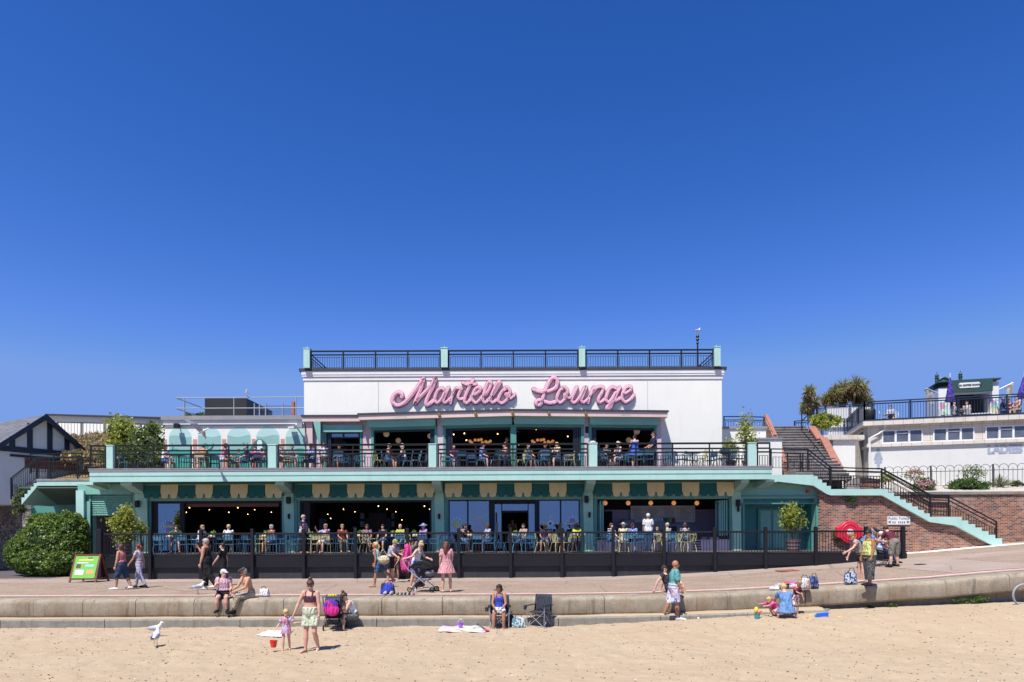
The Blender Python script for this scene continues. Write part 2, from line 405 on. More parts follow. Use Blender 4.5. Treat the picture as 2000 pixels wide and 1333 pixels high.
sheet('beach_outer_east',M['sand'],[17.0,60,400],[-14,9,14,17,20.55],lambda x,d:sandz(x,d)-.004)
sheet('beach_foreshore',M['sand'],fr(-17,17,2),[-14,0,9],lambda x,d:.055-max(0,-d-4)*.03)
t=NT('sea_water'); t.base((.02,.07,.09)); t.bump(t.noise(t.pos,1.2,4),.4,.1); t.done(.08)
sheet('sea',t.m,[-1500,0,1500],[-2500,-60,-10.5],lambda x,d:-.22)
xs=[-400,-60]+fr(-40,36,.5)+[60,400]
sheet('promenade',M['prom'],xs,[21.2,22.0,24,26,28,29.4,31,33.0,36,44],lambda x,d:gz(x))
sheet('promenade_fence_strip',M['prom2'],fr(-40,30,.5),[27.3,29.3],lambda x,d:gz(x)+.004)  # pinkish asphalt margin along the terrace fence
sheet('promenade_patch',M['prom2'],fr(14.2,17.5,.5),fr(21.9,28.4,.5),lambda x,d:gz(x)+.008)
sheet('tarmac_path',M['tar'],fr(-60,-20.5,1),[30.2,36,60],lambda x,d:gz(x)+.006)
sheet('pavement_margin',M['whiteline'],fr(17.5,27,.5),[31.9,32.95],lambda x,d:gz(x)+.012)
sheet('white_edge_line',M['whiteline'],fr(-60,36,.5),[21.62,21.70],lambda x,d:gz(x)+.004)
sheet('pink_edge_line',M['pinkline'],fr(-60,36,.5),[21.36,21.62],lambda x,d:gz(x)+.006)
# cliff top ground behind everything and the slope up to it
m=MB(); m.box(-60,60,44.6,900,-1,8.60); o=m.build('clifftop_ground',M['dry']); o['kind']='structure'
m=MB(); m.add([(-60,41,5.3),(-17.6,36.2,5.6),(-17.6,44.7,8.62),(-60,44.7,8.62)],[(0,1,2,3)]); o=m.build('grass_bank_base',M['dry']); o['kind']='structure'
# ---- manholes and cracks on the promenade
def plate(x0,x1,d0,d1,mt,nm,lab):
    m=MB(); z=gz((x0+x1)/2)+.012; s=(gz(x1)-gz(x0))/(x1-x0)
    m.hexa([(x0,d0,z-.01),(x1,d0,z-.01),(x1,d1,z-.01),(x0,d1,z-.01)],[(x0,d0,z+.004),(x1,d0,z+.004+s*(x1-x0)),(x1,d1,z+.004+s*(x1-x0)),(x0,d1,z+.004)])
    tag(m.build(nm,mt),lab,'drain cover')
plate(X(1518,27.4),X(1553,27.4),27.0,27.7,M['rust'],'drain_cover','rusty brown rectangular drain cover near the black fence')
plate(X(1790,25.6),X(1806,25.6),25.5,25.8,M['black'],'drain_cover','small dark drain slot right of the wheelchair')
plate(X(963,22.9),X(983,22.9),22.85,23.0,M['black'],'drain_cover','narrow dark drain slot above the woman in the folding chair')
# ---------------------------------------------------------------- sea wall
sw=thing('sea_wall','weathered concrete sea wall with rounded top along the promenade edge','sea wall',(0,20.5,.3))
jpx=[-700,-590,-480,-380,-270,-160,-55,64,161,264,378,458,553,662,745,863,962,1076,1180,1302,1420,1573,1737,1848,1972,2095,2220,2350,2480]
for k,(a,b) in enumerate(zip(jpx,jpx[1:])):
    x0=X(a,20.5)+.008; x1=X(b,20.5)-.008; m=MB(); m.smooth=True
    prof=[(.03,-.56),(.0,-.50),(0,-.16)]+[(.13-.13*math.cos(R(a_)),-.16+.13*math.sin(R(a_))) for a_ in (15,35,55,75,90)]+[(.86,-.015),(.88,-.03),(.88,-.56)]
    nx=6; vs=[];rr=random.Random(k)
    j0=rr.uniform(-.012,.012)
    for i in range(nx+1):
        x=lerp(x0,x1,i/nx); zt=gz(x)+.01
        for (pd,pz) in prof: vs.append((x,20.5+pd+j0+noise.noise(Vector((x*2,pz*5,pd*3)))*.012,zt+pz+noise.noise(Vector((x*1.5,pd*4,3)))*.008))
    n=len(prof); fs=[(i*n+j,(i+1)*n+j,(i+1)*n+(j+1)%n,i*n+(j+1)%n) for i in range(nx) for j in range(n)]
    fs=[f[::-1] for f in fs]
    m.add(vs,fs); m.smooth=False; m.add(vs[:n],[tuple(range(n-1,-1,-1))]); m.add(vs[-n:],[tuple(range(n))]); m.build('wall_block',M['conc'],sw)
m=MB(); 
for a,b in zip(fr(-40,28,1),fr(-40,28,1)[1:]): m.hexa([(a,20.75,-.3),(b,20.75,-.3),(b,21.3,-.3),(a,21.3,-.3)],[(a,20.75,gz(a)-.24),(b,20.75,gz(b)-.24),(b,21.3,gz(b)-.24),(a,21.3,gz(a)-.24)])
m.build('footing',M['conc'],sw)
ld=thing('ledge','low concrete ledge step at the foot of the sea wall half covered by sand','ledge',(0,20.0,0))
lz=lambda x:tab(x,[(1.5,.295),(4.6,.34),(9.0,.47)])
ljpx=[-400,-200,0,203,468,735,965,1090,1290,1460,1636]
for a,b in zip(ljpx,ljpx[1:]):
    x0=X(a,20.0)+.01; x1=X(b,20.0)-.01; m=MB(); vs=[];nx=8
    prof=[(0,-.6),(0,-.03),(.03,0),(.62,0),(.62,-.6)]
    for i in range(nx+1):
        x=lerp(x0,x1,i/nx); end=1 if b==1636 and x>x1-.5 else 0
        sh=(1-math.sqrt(max(0,1-((x-(x1-.5))/.5)**2)))*.45 if end else 0
        for pd,pz in prof: vs.append((x,20.0+pd+(sh if pd<.3 else 0)+noise.noise(Vector((x*1.3,pz,0)))*.01,lz(x)+pz+noise.noise(Vector((x*1.1,2,pd)))*.008))
    n=5; fs=[(i*n+j,i*n+(j+1)%n,(i+1)*n+(j+1)%n,(i+1)*n+j) for i in range(nx) for j in range(n)]+[tuple(range(n-1,-1,-1)),tuple(nx*n+j for j in range(n))]
    m.add(vs,[f[::-1] for f in fs]); m.build('ledge_block',M['conc2'],ld)
def driftz(x,d):
    q=noise.fractal(Vector((x*.8,d*4,9)),1,2,3); 
    return lz(x)+.012+.016*q-.03*max(0,(20.22-d)/.1)+(.05*max(0,(x-2)/7))*(1 if d>20.2 else .3)
sheet('sand_on_ledge',M['sand'],fr(-17,9.2,.12),fr(20.10,20.56,.066),driftz)
# pebbles, shells and seaweed bits on the sand
m=MB()
for i in range(3600):
    d=rnd.uniform(11.8,20.0); x=rnd.uniform(-.80,.80)*d; z=sandh(x,d); s=rnd.choice((.005,.007,.009,.012,.016))*rnd.uniform(.6,1.3)
    m.ell((x,d,z+s*.2),(s*rnd.uniform(.8,1.7),s,s*.6),5,3)
M['pebble']=paint('brown_pebbles',(.12,.075,.045),.8,.5,12)
tag(m.build('pebbles',M['pebble']),'small brown pebbles and bits of seaweed scattered over the sand','pebbles',kind='stuff')
m=MB()
for i in range(110):
    d=rnd.uniform(11.8,20.0); x=rnd.uniform(-.78,.78)*d; z=sandh(x,d); s=rnd.uniform(.008,.02)
    m.ell((x,d,z+s*.3),(s*1.3,s,s*.5),6,3)
M['shell']=paint('white_shells',(.7,.66,.6),.6,.1,12)
tag(m.build('shells',M['shell']),'tiny white shells scattered over the sand','shells',kind='stuff')

# ================================================================ railings
def railing(name,label,pts,h,rails,panel,sp=.12,pw=.05,cat='railing',group=None,mat='black',rw=.035,endposts=True,cuts=None,br=.009,toppad=.0):
    """pts: base points; a post at each; rails: heights; panel (z0,z1) of bar panels"""
    pts=[Vector(p) for p in pts]
    t=thing(name,label,cat,pts[0],0,group)
    for i,p in enumerate(pts):
        if not endposts and i in (0,len(pts)-1): continue
        m=MB(); m.box(p.x-pw/2,p.x+pw/2,p.y-pw/2,p.y+pw/2,p.z,p.z+h+toppad); m.build('post',M[mat],t)
    for j,rz in enumerate(rails):
        m=MB()
        for a,b in zip(pts,pts[1:]): m.beam(a+Vector((0,0,rz)),b+Vector((0,0,rz)),rw*1.1,rw if j else rw*1.25)
        m.build('top_rail' if j==0 else 'rail',M[mat],t)
    if panel:
        z0,z1=panel
        for a,b in zip(pts,pts[1:]):
            m=MB(); L=(b-a).length; g=.09/L if L>.5 else .02
            p0=a.lerp(b,g); p1=a.lerp(b,1-g)
            m.beam(p0+Vector((0,0,z0)),p1+Vector((0,0,z0)),.02,.02); m.beam(p0+Vector((0,0,z1)),p1+Vector((0,0,z1)),.02,.02)
            n=max(2,int(round((p1-p0).length/sp)))
            for i in range(n+1):
                q=p0.lerp(p1,i/n); r=.013 if i in (0,n) else br
                m.box(q.x-r,q.x+r,q.y-r,q.y+r,q.z+z0,q.z+z1)
            m.build('bar_panel',M[mat],t)
    return t
# ================================================================ CAFE BUILDING
D=33.2
def fx(px,d=D): return X(px,d)
cafe=thing('cafe_building','two storey white and mint seaside cafe with balcony and rooftop railings','cafe building',(0,33.2,1.8))
def part(name,mat,fn,parent=None,smooth=False,each=False):
    m=MB(); fn(m); return m.each(name,mat,parent or cafe) if each else m.build(name,mat,parent or cafe,smooth)
ZF=1.89; ZB=5.22; ZT=5.80
# ground floor walls
def gf(m):
    m.box(fx(158),fx(1602),33.2,33.5,4.40,ZB)                     # long lintel
    for a,b in ((258,294),(551,585),(843,876),(1133,1167),(1423,1452)): m.box(fx(a),fx(b),33.2,33.5,.6,4.40)
    m.box(fx(1592),fx(1602),33.2,33.6,.6,4.40)
    m.box(fx(158),fx(181),33.0,33.5,.5,4.40); m.box(fx(158),fx(262),32.97,33.2,4.73,ZB)
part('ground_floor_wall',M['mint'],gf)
part('door_surround',M['mintd'],lambda m:[m.box(fx(a),fx(b),33.08,33.199,ZF,z) for a,b,z in ((176,181,4.72),(283,292,4.40),(573,582,4.40),(866,874,4.40),(1135,1141,4.40),(1159,1166,4.40),(1423,1432,4.40),(1449,1453,4.13),(1592,1600,4.15))]+[m.box(fx(1449),fx(1600),33.12,33.199,4.13,4.19)]+[m.box(fx(1449),fx(1600),33.13,33.199,4.50,4.55)],each=True)
# shutter
def shut(m):
    z=4.70
    while z>3.78:
        m.prism([(33.16,z),(33.10,z-.045),(33.16,z-.09),(33.22,z-.09),(33.22,z)],fx(181),fx(258),'x'); z-=.092
part('roller_shutter',M['mint'],shut)
part('shutter_bay_room',paint('shaded_mauve_render',(.14,.115,.125),.8,.1,1),lambda m:[m.box(fx(170),fx(262),34.6,34.7,.5,4.6),m.box(fx(160),fx(181),33.5,34.6,.5,4.6),m.box(fx(258),fx(268),33.5,34.6,.5,4.6)])  # lilac render darkened so its colour carries the bay's shade
part('pillar_base',M['mintl'],lambda m:m.box(fx(158)-.02,fx(172),32.86,33.0,.5,ZB-.3))
# columns with cantilever brackets
for a,b in ((262,283),(554,571),(850,866),(1142,1159),(1434,1449)):
    xa,xb=fx(a,32.85),fx(b,32.85)
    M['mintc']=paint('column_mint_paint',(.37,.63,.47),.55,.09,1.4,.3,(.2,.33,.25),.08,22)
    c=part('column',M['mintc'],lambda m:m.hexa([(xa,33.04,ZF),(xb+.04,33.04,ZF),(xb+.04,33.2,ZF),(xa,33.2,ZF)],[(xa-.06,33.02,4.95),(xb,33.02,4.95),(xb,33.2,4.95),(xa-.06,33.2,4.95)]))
    m=MB(); m.prism([(31.75,ZB-.004),(31.75,5.08),(33.02,4.72),(33.19,4.72),(33.19,ZB-.004)],xa-.02,xb-.02,'x'); m.build('bracket',M['mintl'],c)
for a,b in ((200,218),(1475,1495)):
    part('bracket',M['mintl'],lambda m:m.prism([(31.75,ZB-.004),(31.75,5.10),(33.19,4.9),(33.19,ZB-.004)],fx(a),fx(b),'x'))
# balcony slab and fascia
bx0,bx1=X(176,31.5),X(1508,31.5)
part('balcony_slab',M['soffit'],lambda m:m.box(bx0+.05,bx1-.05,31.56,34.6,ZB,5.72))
part('balcony_floor',M['conc2'],lambda m:m.box(bx0+.02,bx1-.02,31.5,36.5,5.72,ZT))
def fas(m):
    m.box(bx0,bx1,31.47,31.56,5.49,5.70); m.box(bx0,bx1,31.47,31.56,ZB-.01,5.43); m.box(bx0,bx1,31.50,31.56,5.43,5.49)
    m.box(bx1-.09,bx1,31.56,34.4,ZB,5.70); m.box(bx0,bx0+.05,31.56,34.4,ZB,5.70)
part('fascia',M['mintl'],fas)
part('fascia_trim',M['whitep'],lambda m:[m.box(bx0-.03,bx1+.03,31.44,31.56,5.70,5.79)])
part('coping',M['conc3'],lambda m:m.box(bx0-.04,bx1+.04,31.40,31.75,5.79,5.825))
# ---- openings of the ground floor: frames
def frame(m,x0,x1,z0,z1,y,w=.10,dp=.12,bottom=False):
    m.box(x0,x0+w,y,y+dp,z0,z1); m.box(x1-w,x1,y,y+dp,z0,z1); m.box(x0+w,x1-w,y,y+dp,z1-w,z1)
    if bottom: m.box(x0+w,x1-w,y,y+dp,z0,z0+w)
def pane(x0,x1,z0,z1,y,parent,name='pane',mat='glass'):
    m=MB(); m.box(x0,x1,y,y+.008,z0,z1); return m.build(name,M[mat],parent)
ZO=4.40
f1=part('window_frame',M['black'],lambda m:[frame(m,fx(294),fx(551),ZF,ZO,33.30),m.box(fx(350),fx(359),33.28,33.44,ZF,4.30),m.box(fx(294)+.1,fx(305),33.32,33.42,ZF,4.3)])
pane(fx(305),fx(350),ZF+.1,4.28,33.36,f1)
part('timber_beam',M['redwood'],lambda m:m.box(fx(359),fx(541),33.46,33.54,4.12,4.29))
f2=part('window_frame',M['black'],lambda m:[frame(m,fx(585),fx(843),ZF,ZO,33.30),m.box(fx(585)+.1,fx(603),33.4,33.9,ZF,4.3)])
def fr3(m):
    frame(m,fx(876),fx(1133),ZF,ZO,33.30,.05); y=33.32
    m.box(fx(912),fx(915),y,y+.1,ZF,4.35); m.box(fx(955),fx(966),y-.06,y+.3,ZF,4.35); m.box(fx(1045),fx(1054),y-.06,y+.3,ZF,4.35); m.box(fx(1094),fx(1097),y,y+.1,ZF,4.35)
    m.box(fx(979),fx(981),y+.2,y+.3,ZF,4.30); m.box(fx(1031),fx(1033),y+.2,y+.3,ZF,4.30); m.box(fx(966),fx(1045),y+.2,y+.3,4.2,4.35); m.box(fx(979),fx(1033),y+.2,y+.3,3.78,3.88)
    m.box(fx(876),fx(955),y,y+.1,ZF,ZF+.5); m.box(fx(1054),fx(1133),y,y+.1,ZF,ZF+.5)
f3=part('window_frame',M['black'],fr3)
for a,b in ((878,912),(915,955),(1054,1094),(1097,1131)): pane(fx(a),fx(b),ZF+.5,4.34,33.36,f3)
for a,b in ((966,979),(1033,1045)): pane(fx(a),fx(b),ZF+.1,4.2,33.57,f3)
pane(fx(981),fx(1031),3.88,4.2,33.57,f3)
dr=part('door',M['black'],lambda m:[m.box(fx(968),fx(970.5),33.1,33.95,ZF,3.78)]); m=MB(); m.box(fx(970),fx(972),33.02,33.06,2.5,3.3); m.build('door_handle',M['yel'],dr)
# folding doors and counter of the servery
def leaf(nm,px,n,st,mt):
    for i in range(n):
        x=fx(px+i*st)
        o=part(nm,M[mt],lambda m:[m.box(x-.03,x+.03,33.0+.02*i,33.7,2.60,2.70),m.box(x-.03,x+.03,33.0+.02*i,33.7,4.2,4.32),m.box(x-.03,x+.03,33.0+.02*i,33.06+.02*i,2.70,4.2),m.box(x-.03,x+.03,33.62,33.7,2.70,4.2)])
leaf('folding_door_leaf',1172,2,5,'mint'); leaf('folding_door_leaf',1404,4,4.6,'mint')
cnt=part('servery_counter',M['counter'],lambda m:m.box(fx(1166),fx(1423),33.12,33.7,ZF,2.54))
m=MB(); m.box(fx(1166),fx(1423),33.05,33.8,2.54,2.62); m.build('counter_top',M['black'],cnt)
m=MB(); m.box(fx(1166),fx(1423),33.06,33.12,2.44,2.54); m.build('lettering_strip',M['black'],cnt)
m=MB()
for i in range(5): m.box(fx(1352),fx(1367),33.10,33.119,1.93+i*.12,1.99+i*.12)
m.build('vent_slats',M['black'],cnt)
# recessed end bay
def rec(m):
    m.box(fx(1452),fx(1592),34.35,34.5,.6,4.13)
    m.box(fx(1448),fx(1452),33.5,34.35,.6,4.13); m.box(fx(1592),fx(1600),33.6,34.35,.6,4.13); m.box(fx(1448),fx(1600),33.5,34.5,4.13,4.4)
t=NT('teal_wall_tiles'); b=t.n('ShaderNodeTexBrick'); x_,y_,z_=t.sep(t.pos)[:3]; t.l(t.comb(x_,z_),b.inputs['Vector']); b.inputs['Scale'].default_value=1; b.inputs['Brick Width'].default_value=.15; b.inputs['Row Height'].default_value=.09; b.inputs['Mortar Size'].default_value=.006; b.inputs['Color1'].default_value=(.02,.20,.21,1); b.inputs['Color2'].default_value=(.03,.27,.27,1); b.inputs['Mortar'].default_value=(.05,.12,.12,1); t.base(b.outputs[0]); M['tealtile']=t.done(.3)
part('tiled_recess',M['tealtile'],rec)
dd=part('double_door',M['mintd'],lambda m:[m.box(fx(1481,34.2),fx(1560,34.2),34.22,34.35,ZF,3.95)])
for a,b in ((1485,1505),(1510,1532),(1537,1556)): 
    m=MB(); m.box(X(a,34.2),X(b,34.2),34.18,34.22,ZF+.1,2.7); m.box(X(a,34.2),X(b,34.2),34.18,34.22,2.8,3.85); m.build('door_panel',M['mint'],dd)
# ---- dark rooms behind the openings
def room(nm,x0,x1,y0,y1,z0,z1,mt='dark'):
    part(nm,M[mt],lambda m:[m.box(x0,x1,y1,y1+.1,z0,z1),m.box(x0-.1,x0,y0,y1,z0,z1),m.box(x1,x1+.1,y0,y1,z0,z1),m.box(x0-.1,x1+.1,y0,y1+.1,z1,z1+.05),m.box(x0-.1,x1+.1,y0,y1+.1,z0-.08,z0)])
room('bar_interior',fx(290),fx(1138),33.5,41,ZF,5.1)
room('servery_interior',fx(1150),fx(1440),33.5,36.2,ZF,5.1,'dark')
lt=NT('lilac_tiles'); b=lt.n('ShaderNodeTexBrick'); x_,y_,z_=lt.sep(lt.pos)[:3]; lt.l(lt.comb(x_,z_),b.inputs['Vector']); b.inputs['Scale'].default_value=1; b.inputs['Brick Width'].default_value=.12; b.inputs['Row Height'].default_value=.12; b.offset=0; b.inputs['Mortar Size'].default_value=.006; b.inputs['Color1'].default_value=(.34,.27,.36,1); b.inputs['Color2'].default_value=(.38,.30,.40,1); b.inputs['Mortar'].default_value=(.2,.16,.2,1); lt.base(b.outputs[0]); M['ltile']=lt.done(.35)
part('servery_back_wall',M['ltile'],lambda m:[m.box(X(1181,36),X(1402,36),36.05,36.19,ZF,3.98)])
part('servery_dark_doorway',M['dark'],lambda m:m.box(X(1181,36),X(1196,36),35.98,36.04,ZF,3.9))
# ---- upper storey
WX0,WX1=X(595,34.5),X(1411,34.5)
def uw(m):
    m.box(WX0,WX1,34.5,34.8,8.45,10.62); m.box(X(1288,34.5),WX1,34.5,34.8,ZT,8.45)
    m.box(WX0,WX0+.3,34.8,44,ZT,10.62); m.box(WX1-.3,WX1,34.8,44,ZT,10.62); m.box(WX0,WX1,44,44.3,ZT,10.62)
part('upper_wall',M['white'],uw)
part('roof',M['conc3'],lambda m:m.box(WX0+.05,WX1-.05,34.6,44.2,10.62,10.90))
def cor(m):
    for y0,z0,z1 in ((34.46,10.52,10.66),(34.485,10.66,10.70),(34.42,10.70,10.80),(34.40,10.80,10.97)):
        e=34.5-y0; m.box(WX0-e,WX1+e,y0,44.2+e,z0,z1)
part('cornice',M['whitep'],cor)
part('roof_edge_capping',M['cap'],lambda m:m.box(WX0-.22,WX1+.22,34.375,44.6,10.97,11.11))
part('render_joint',M['greycap'],lambda m:[m.box(X(740,34.49)-.008,X(740,34.49)+.008,34.492,34.5,8.8,10.45),m.box(X(1266,34.49)-.006,X(1266,34.49)+.006,34.492,34.5,8.8,10.45)],each=True)
# canopy
CP=[(-7.59,33.85),(.07,32.85),(7.64,33.40)]; OPL=[(-7.55,34.30),(.07,33.30),(7.42,33.85)]
def can(m,e,z0,z1,back=34.5):
    pts=[(CP[0][0]-e,CP[0][1]-e),(CP[1][0],CP[1][1]-e),(CP[2][0]+e,CP[2][1]-e)]
    m.prism([pts[0],pts[1],pts[2],(CP[2][0]+e,back),(CP[0][0]-e,back)],z0,z1,'z')
    m.box(WX0-e,CP[0][0]-e-.002,34.15-e,back,z0-.02,z1-.02)
cn=part('canopy',M['pink'],lambda m:can(m,0,8.42,8.66)); 
m=MB(); can(m,.05,8.66,8.745); m.build('canopy_capping',M['cap'],cn)
def opp(px):
    k=(px-1000)/F
    for (a,b) in ((OPL[0],OPL[1]),(OPL[1],OPL[2])):
        dx=b[0]-a[0]; dy=b[1]-a[1]; t=(k*a[1]-a[0])/(dx-k*dy)
        if t<=1.0 or b is OPL[2]: return Vector((a[0]+dx*t,a[1]+dy*t,0)),Vector((dx,dy,0)).normalized()
def seg(m,pa,pb,z0,z1,f=0,th=.15):
    a,t=opp(pa); b,_=opp(pb); 
    if (pa<1003<pb): t=Vector((1,0,0))
    nrm=Vector((t.y,-t.x,0)); a=a+nrm*f; b=b+nrm*f; c=b-nrm*th; d=a-nrm*th
    m.hexa([(v.x,v.y,z0) for v in (a,b,c,d)],[(v.x,v.y,z1) for v in (a,b,c,d)])
def piers(m):
    seg(m,722,726,ZT,8.42,.0,.5); seg(m,855,866.5,ZT,8.42,0,.4); seg(m,1141,1150.5,ZT,8.42,0,.4)
    a,_=opp(1283); m.box(a.x,7.42,33.84,34.5,ZT,8.42)
    m.box(X(600,34.6),X(638,34.6),34.55,34.9,ZT,8.4); m.box(X(708,34.6),X(726,34.5),34.5,34.9,ZT,8.4); m.box(X(600,34.6),X(712,34.6),34.56,34.9,8.27,8.44)
part('upper_pier',M['lilacwall'],piers,each=True)
def jambs(m):
    for a,b in ((726,731),(850,855),(866.5,871.5),(998,1009),(1135.5,1141),(1150.5,1156),(1279,1283)): seg(m,a,b,ZT,8.05,.04,.3)
    for a,b in ((726,855),(866,1002),(1004,1141),(1151,1283)): seg(m,a,b,7.95,8.06,.05,.3)
    m.box(X(634,34.6),X(639,34.6),34.50,34.6,ZT,7.9); m.box(X(705,34.6),X(710,34.6),34.50,34.6,ZT,7.9)
part('door_jamb',M['mintd'],jambs,each=True)
def heads(m):
    for a,b in ((720,853),(865,1001.5),(1004.5,1141.5),(1151,1287)): seg(m,a,b,8.06,8.42,.25,.3)
    m.box(X(631,34.4),X(709,34.4),34.35,34.6,7.90,8.27)
part('shutter_box',M['mint'],heads,each=True)
part('corner_brace',M['mint'],lambda m:m.prism([(X(612,34.1),8.40),(X(623,34.1),7.2),(X(626,34.1),7.2),(X(626,34.1),8.40)],34.15,34.5))
part('corner_fin',M['pink'],lambda m:m.prism([(X(597,34.3),8.40),(X(606,34.3),6.9),(X(609,34.3),5.8),(X(611,34.3),5.8),(X(611,34.3),8.4)],34.3,34.5))
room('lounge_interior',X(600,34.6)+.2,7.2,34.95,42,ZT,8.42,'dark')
# black frames upper
def ub(m):
    for a,b in ((731,850),(871.5,998),(1009,1135.5),(1156,1279)): seg(m,a,b,7.85,7.95,-.06,.08); seg(m,a,a+1.5,ZT,7.85,-.06,.08); seg(m,b-1.5,b,ZT,7.85,-.06,.08)
    m.box(X(639,34.6),X(705,34.6),34.62,34.72,7.62,7.9); m.box(X(639,34.6),X(642,34.6),34.62,34.72,ZT,7.62); m.box(X(702,34.6),X(705,34.6),34.62,34.72,ZT,7.62); m.box(X(671,34.6),X(673,34.6),34.61,34.72,7.6,7.9)
uf=part('upper_window_frame',M['navy'],ub)
pane(X(643,34.6),X(670,34.6),7.68,7.84,34.60,uf); pane(X(674,34.6),X(701,34.6),7.68,7.84,34.60,uf)
def folds(px,n,st):
    for i in range(n):
        p,t=opp(px+i*st); m=MB(); y=p.y
        m.box(p.x-.03,p.x+.03,y+.0,y+.55,ZT+.05,7.85); m.build('folding_leaf',M['navy'],cafe)
folds(842,3,3); folds(873,4,3.2); folds(1122,4,3.6); folds(1158,3,3); folds(643,2,3)
# ---- mural wing on the left
MX0,MX1=X(323,34.6),WX0
def mw(m): m.box(MX0,MX1,34.6,34.9,ZT,8.55); m.box(MX0,MX0+.3,34.9,44,5,8.55)
part('mural_wing_wall',M['white'],mw)
part('mural_wing_roof',M['greycap'],lambda m:[m.box(MX0-.12,MX1-.0,34.42,44.2,8.55,8.76)])
part('mural_wing_moulding',M['whitep'],lambda m:[m.box(MX0-.05,MX1-.01,34.50,34.6,8.33,8.55)])
part('lintel_pipe',M['galv'],lambda m:m.tube([(MX0+.5,34.55,8.30),(MX1-.1,34.55,8.30)],.02))
Ma=paint('mural_pale_teal',(.40,.60,.58),.7,.05,1); Mb=paint('mural_mid_teal',(.24,.43,.40),.7,.05,1); Mc=paint('mural_deep_green',(.04,.30,.25),.7,.06,1); Md=paint('mural_coral',(.55,.24,.20),.7,.08,2); Me=paint('mural_hair',(.05,.14,.12),.7,.1,2); Mf=paint('mural_figure',(.55,.72,.70),.7,.05,1)
mural=thing('mural','painted mural of arches over wavy teal sea on white terrace wall','mural',(-14,34.6,5.8))
mx=lambda px:X(px,34.6); mz=lambda py,px=460:Z(py,34.6,px)
for i,(a,b) in enumerate(((330,375.5),(387,433),(444,491),(501,547),(558,597))):
    xa,xb=mx(a),mx(b); c=(a+b)/2
    if i==4: xb=mx(596.5)
    zs=mz(856); rx=(mx(b)-mx(a))/2; cx=(mx(a)+mx(b))/2 if i<4 else mx(581); 
    if i==4: rx=mx(581)-mx(558)
    arc=[(cx+rx*math.cos(R(t_)),zs+(mz(834)-zs)*math.sin(R(t_))) for t_ in range(0,181,10)]
    arc=[p for p in arc if p[0]<=xb+.001]
    m=MB(); m.prism([(xa,ZT+.02),(xb,ZT+.02)]+arc,34.597,34.6); m.build('painted_arch',Ma,mural)
    wz=lambda x,b0,am:b0+am*math.sin((x-xa)*5.2+i)
    for nm,mt,py,am,yy in (('painted_sea',Mb,852,.05,34.594),('painted_waves',Mc,879,.07,34.591)):
        b0=mz(py); top=[(lerp(xb-.03,xa+.03,k/14),wz(lerp(xb-.03,xa+.03,k/14),b0,am)) for k in range(15)]
        m=MB(); m.prism([(xa+.03,ZT+.02),(xb-.03,ZT+.02)]+top,yy,yy+.003); m.build(nm,mt,mural)
for a,b in ((323.5,327),(377.7,386),(434.5,442.5),(492.5,500),(549,557)):
    m=MB(); m.box(mx(a),mx(b),34.596,34.6,ZT+.02,mz(858)); m.build('painted_pier',Md,mural)
m=MB(); m.prism([(mx(508)+.33*math.cos(R(a_))*(1+.12*math.sin(5*R(a_))),mz(868)-.1+.36*math.sin(R(a_))) for a_ in range(0,360,15)],34.586,34.590); m.prism([(mx(497)+.2*math.cos(R(a_)),mz(878)+.2*math.sin(R(a_))) for a_ in range(0,360,20)],34.5855,34.590); m.prism([(mx(518)+.2*math.cos(R(a_)),mz(876)+.2*math.sin(R(a_))) for a_ in range(0,360,20)],34.5852,34.590); m.build('painted_wavy_hair',Me,mural)
m=MB(); m.prism([(mx(508)+.13*math.cos(R(a_)),mz(866)+.17*math.sin(R(a_))) for a_ in range(0,360,20)],34.582,34.585); m.prism([(mx(508)-.10,mz(871)-.0),(mx(508)-.22,mz(880)),(mx(508)-.13,mz(900)),(mx(508)+.13,mz(900)),(mx(508)+.22,mz(880)),(mx(508)+.1,mz(871))],34.583,34.585); m.build('painted_figure',Mf,mural)
m=MB()
m.prism([(mx(402)+.16*math.cos(R(a_)),mz(872)+.17*math.sin(R(a_))) for a_ in range(0,360,20)],34.584,34.590)
m.prism([(mx(397),mz(874)),(mx(394),mz(895)),(mx(404),mz(895)),(mx(407),mz(876))],34.5842,34.590)
m.tube([(mx(417),34.588,mz(866)),(mx(416),34.588,mz(872)),(mx(411),34.588,mz(877)),(mx(405),34.588,mz(878))],.035,5)
for cx_ in (337,478,484,476): m.tube([(mx(cx_),34.588,mz(880)),(mx(cx_)+.05,34.588,mz(872)),(mx(cx_)-.02,34.588,mz(865))],.02,5)
m.each('painted_seaweed',Mc,mural)
# ---- lower white blocks right of the main block
blk=thing('white_annex_wall','stepped white annexe walls to the right of the cafe balcony','annexe',(12.5,36.4,ZT))
m=MB(); m.box(WX1-.1,X(1497,36.4),36.4,39,5.2,8.28); m.box(X(1470,35.2),X(1528,35.2),35.2,38,5.2,7.55); m.build('wall',M['white'],blk)
m=MB(); m.box(WX1-.1,X(1499,36.4),36.33,39.05,8.28,8.40); m.box(X(1469,35.2),X(1529,35.2),35.14,38.05,7.55,7.63); m.build('coping',M['greycap'],blk)
m=MB(); m.box(X(1411,36.3),X(1494,36.3),39.0,39.3,8.0,8.75); m.build('rear_parapet',M['brickcop'],blk)
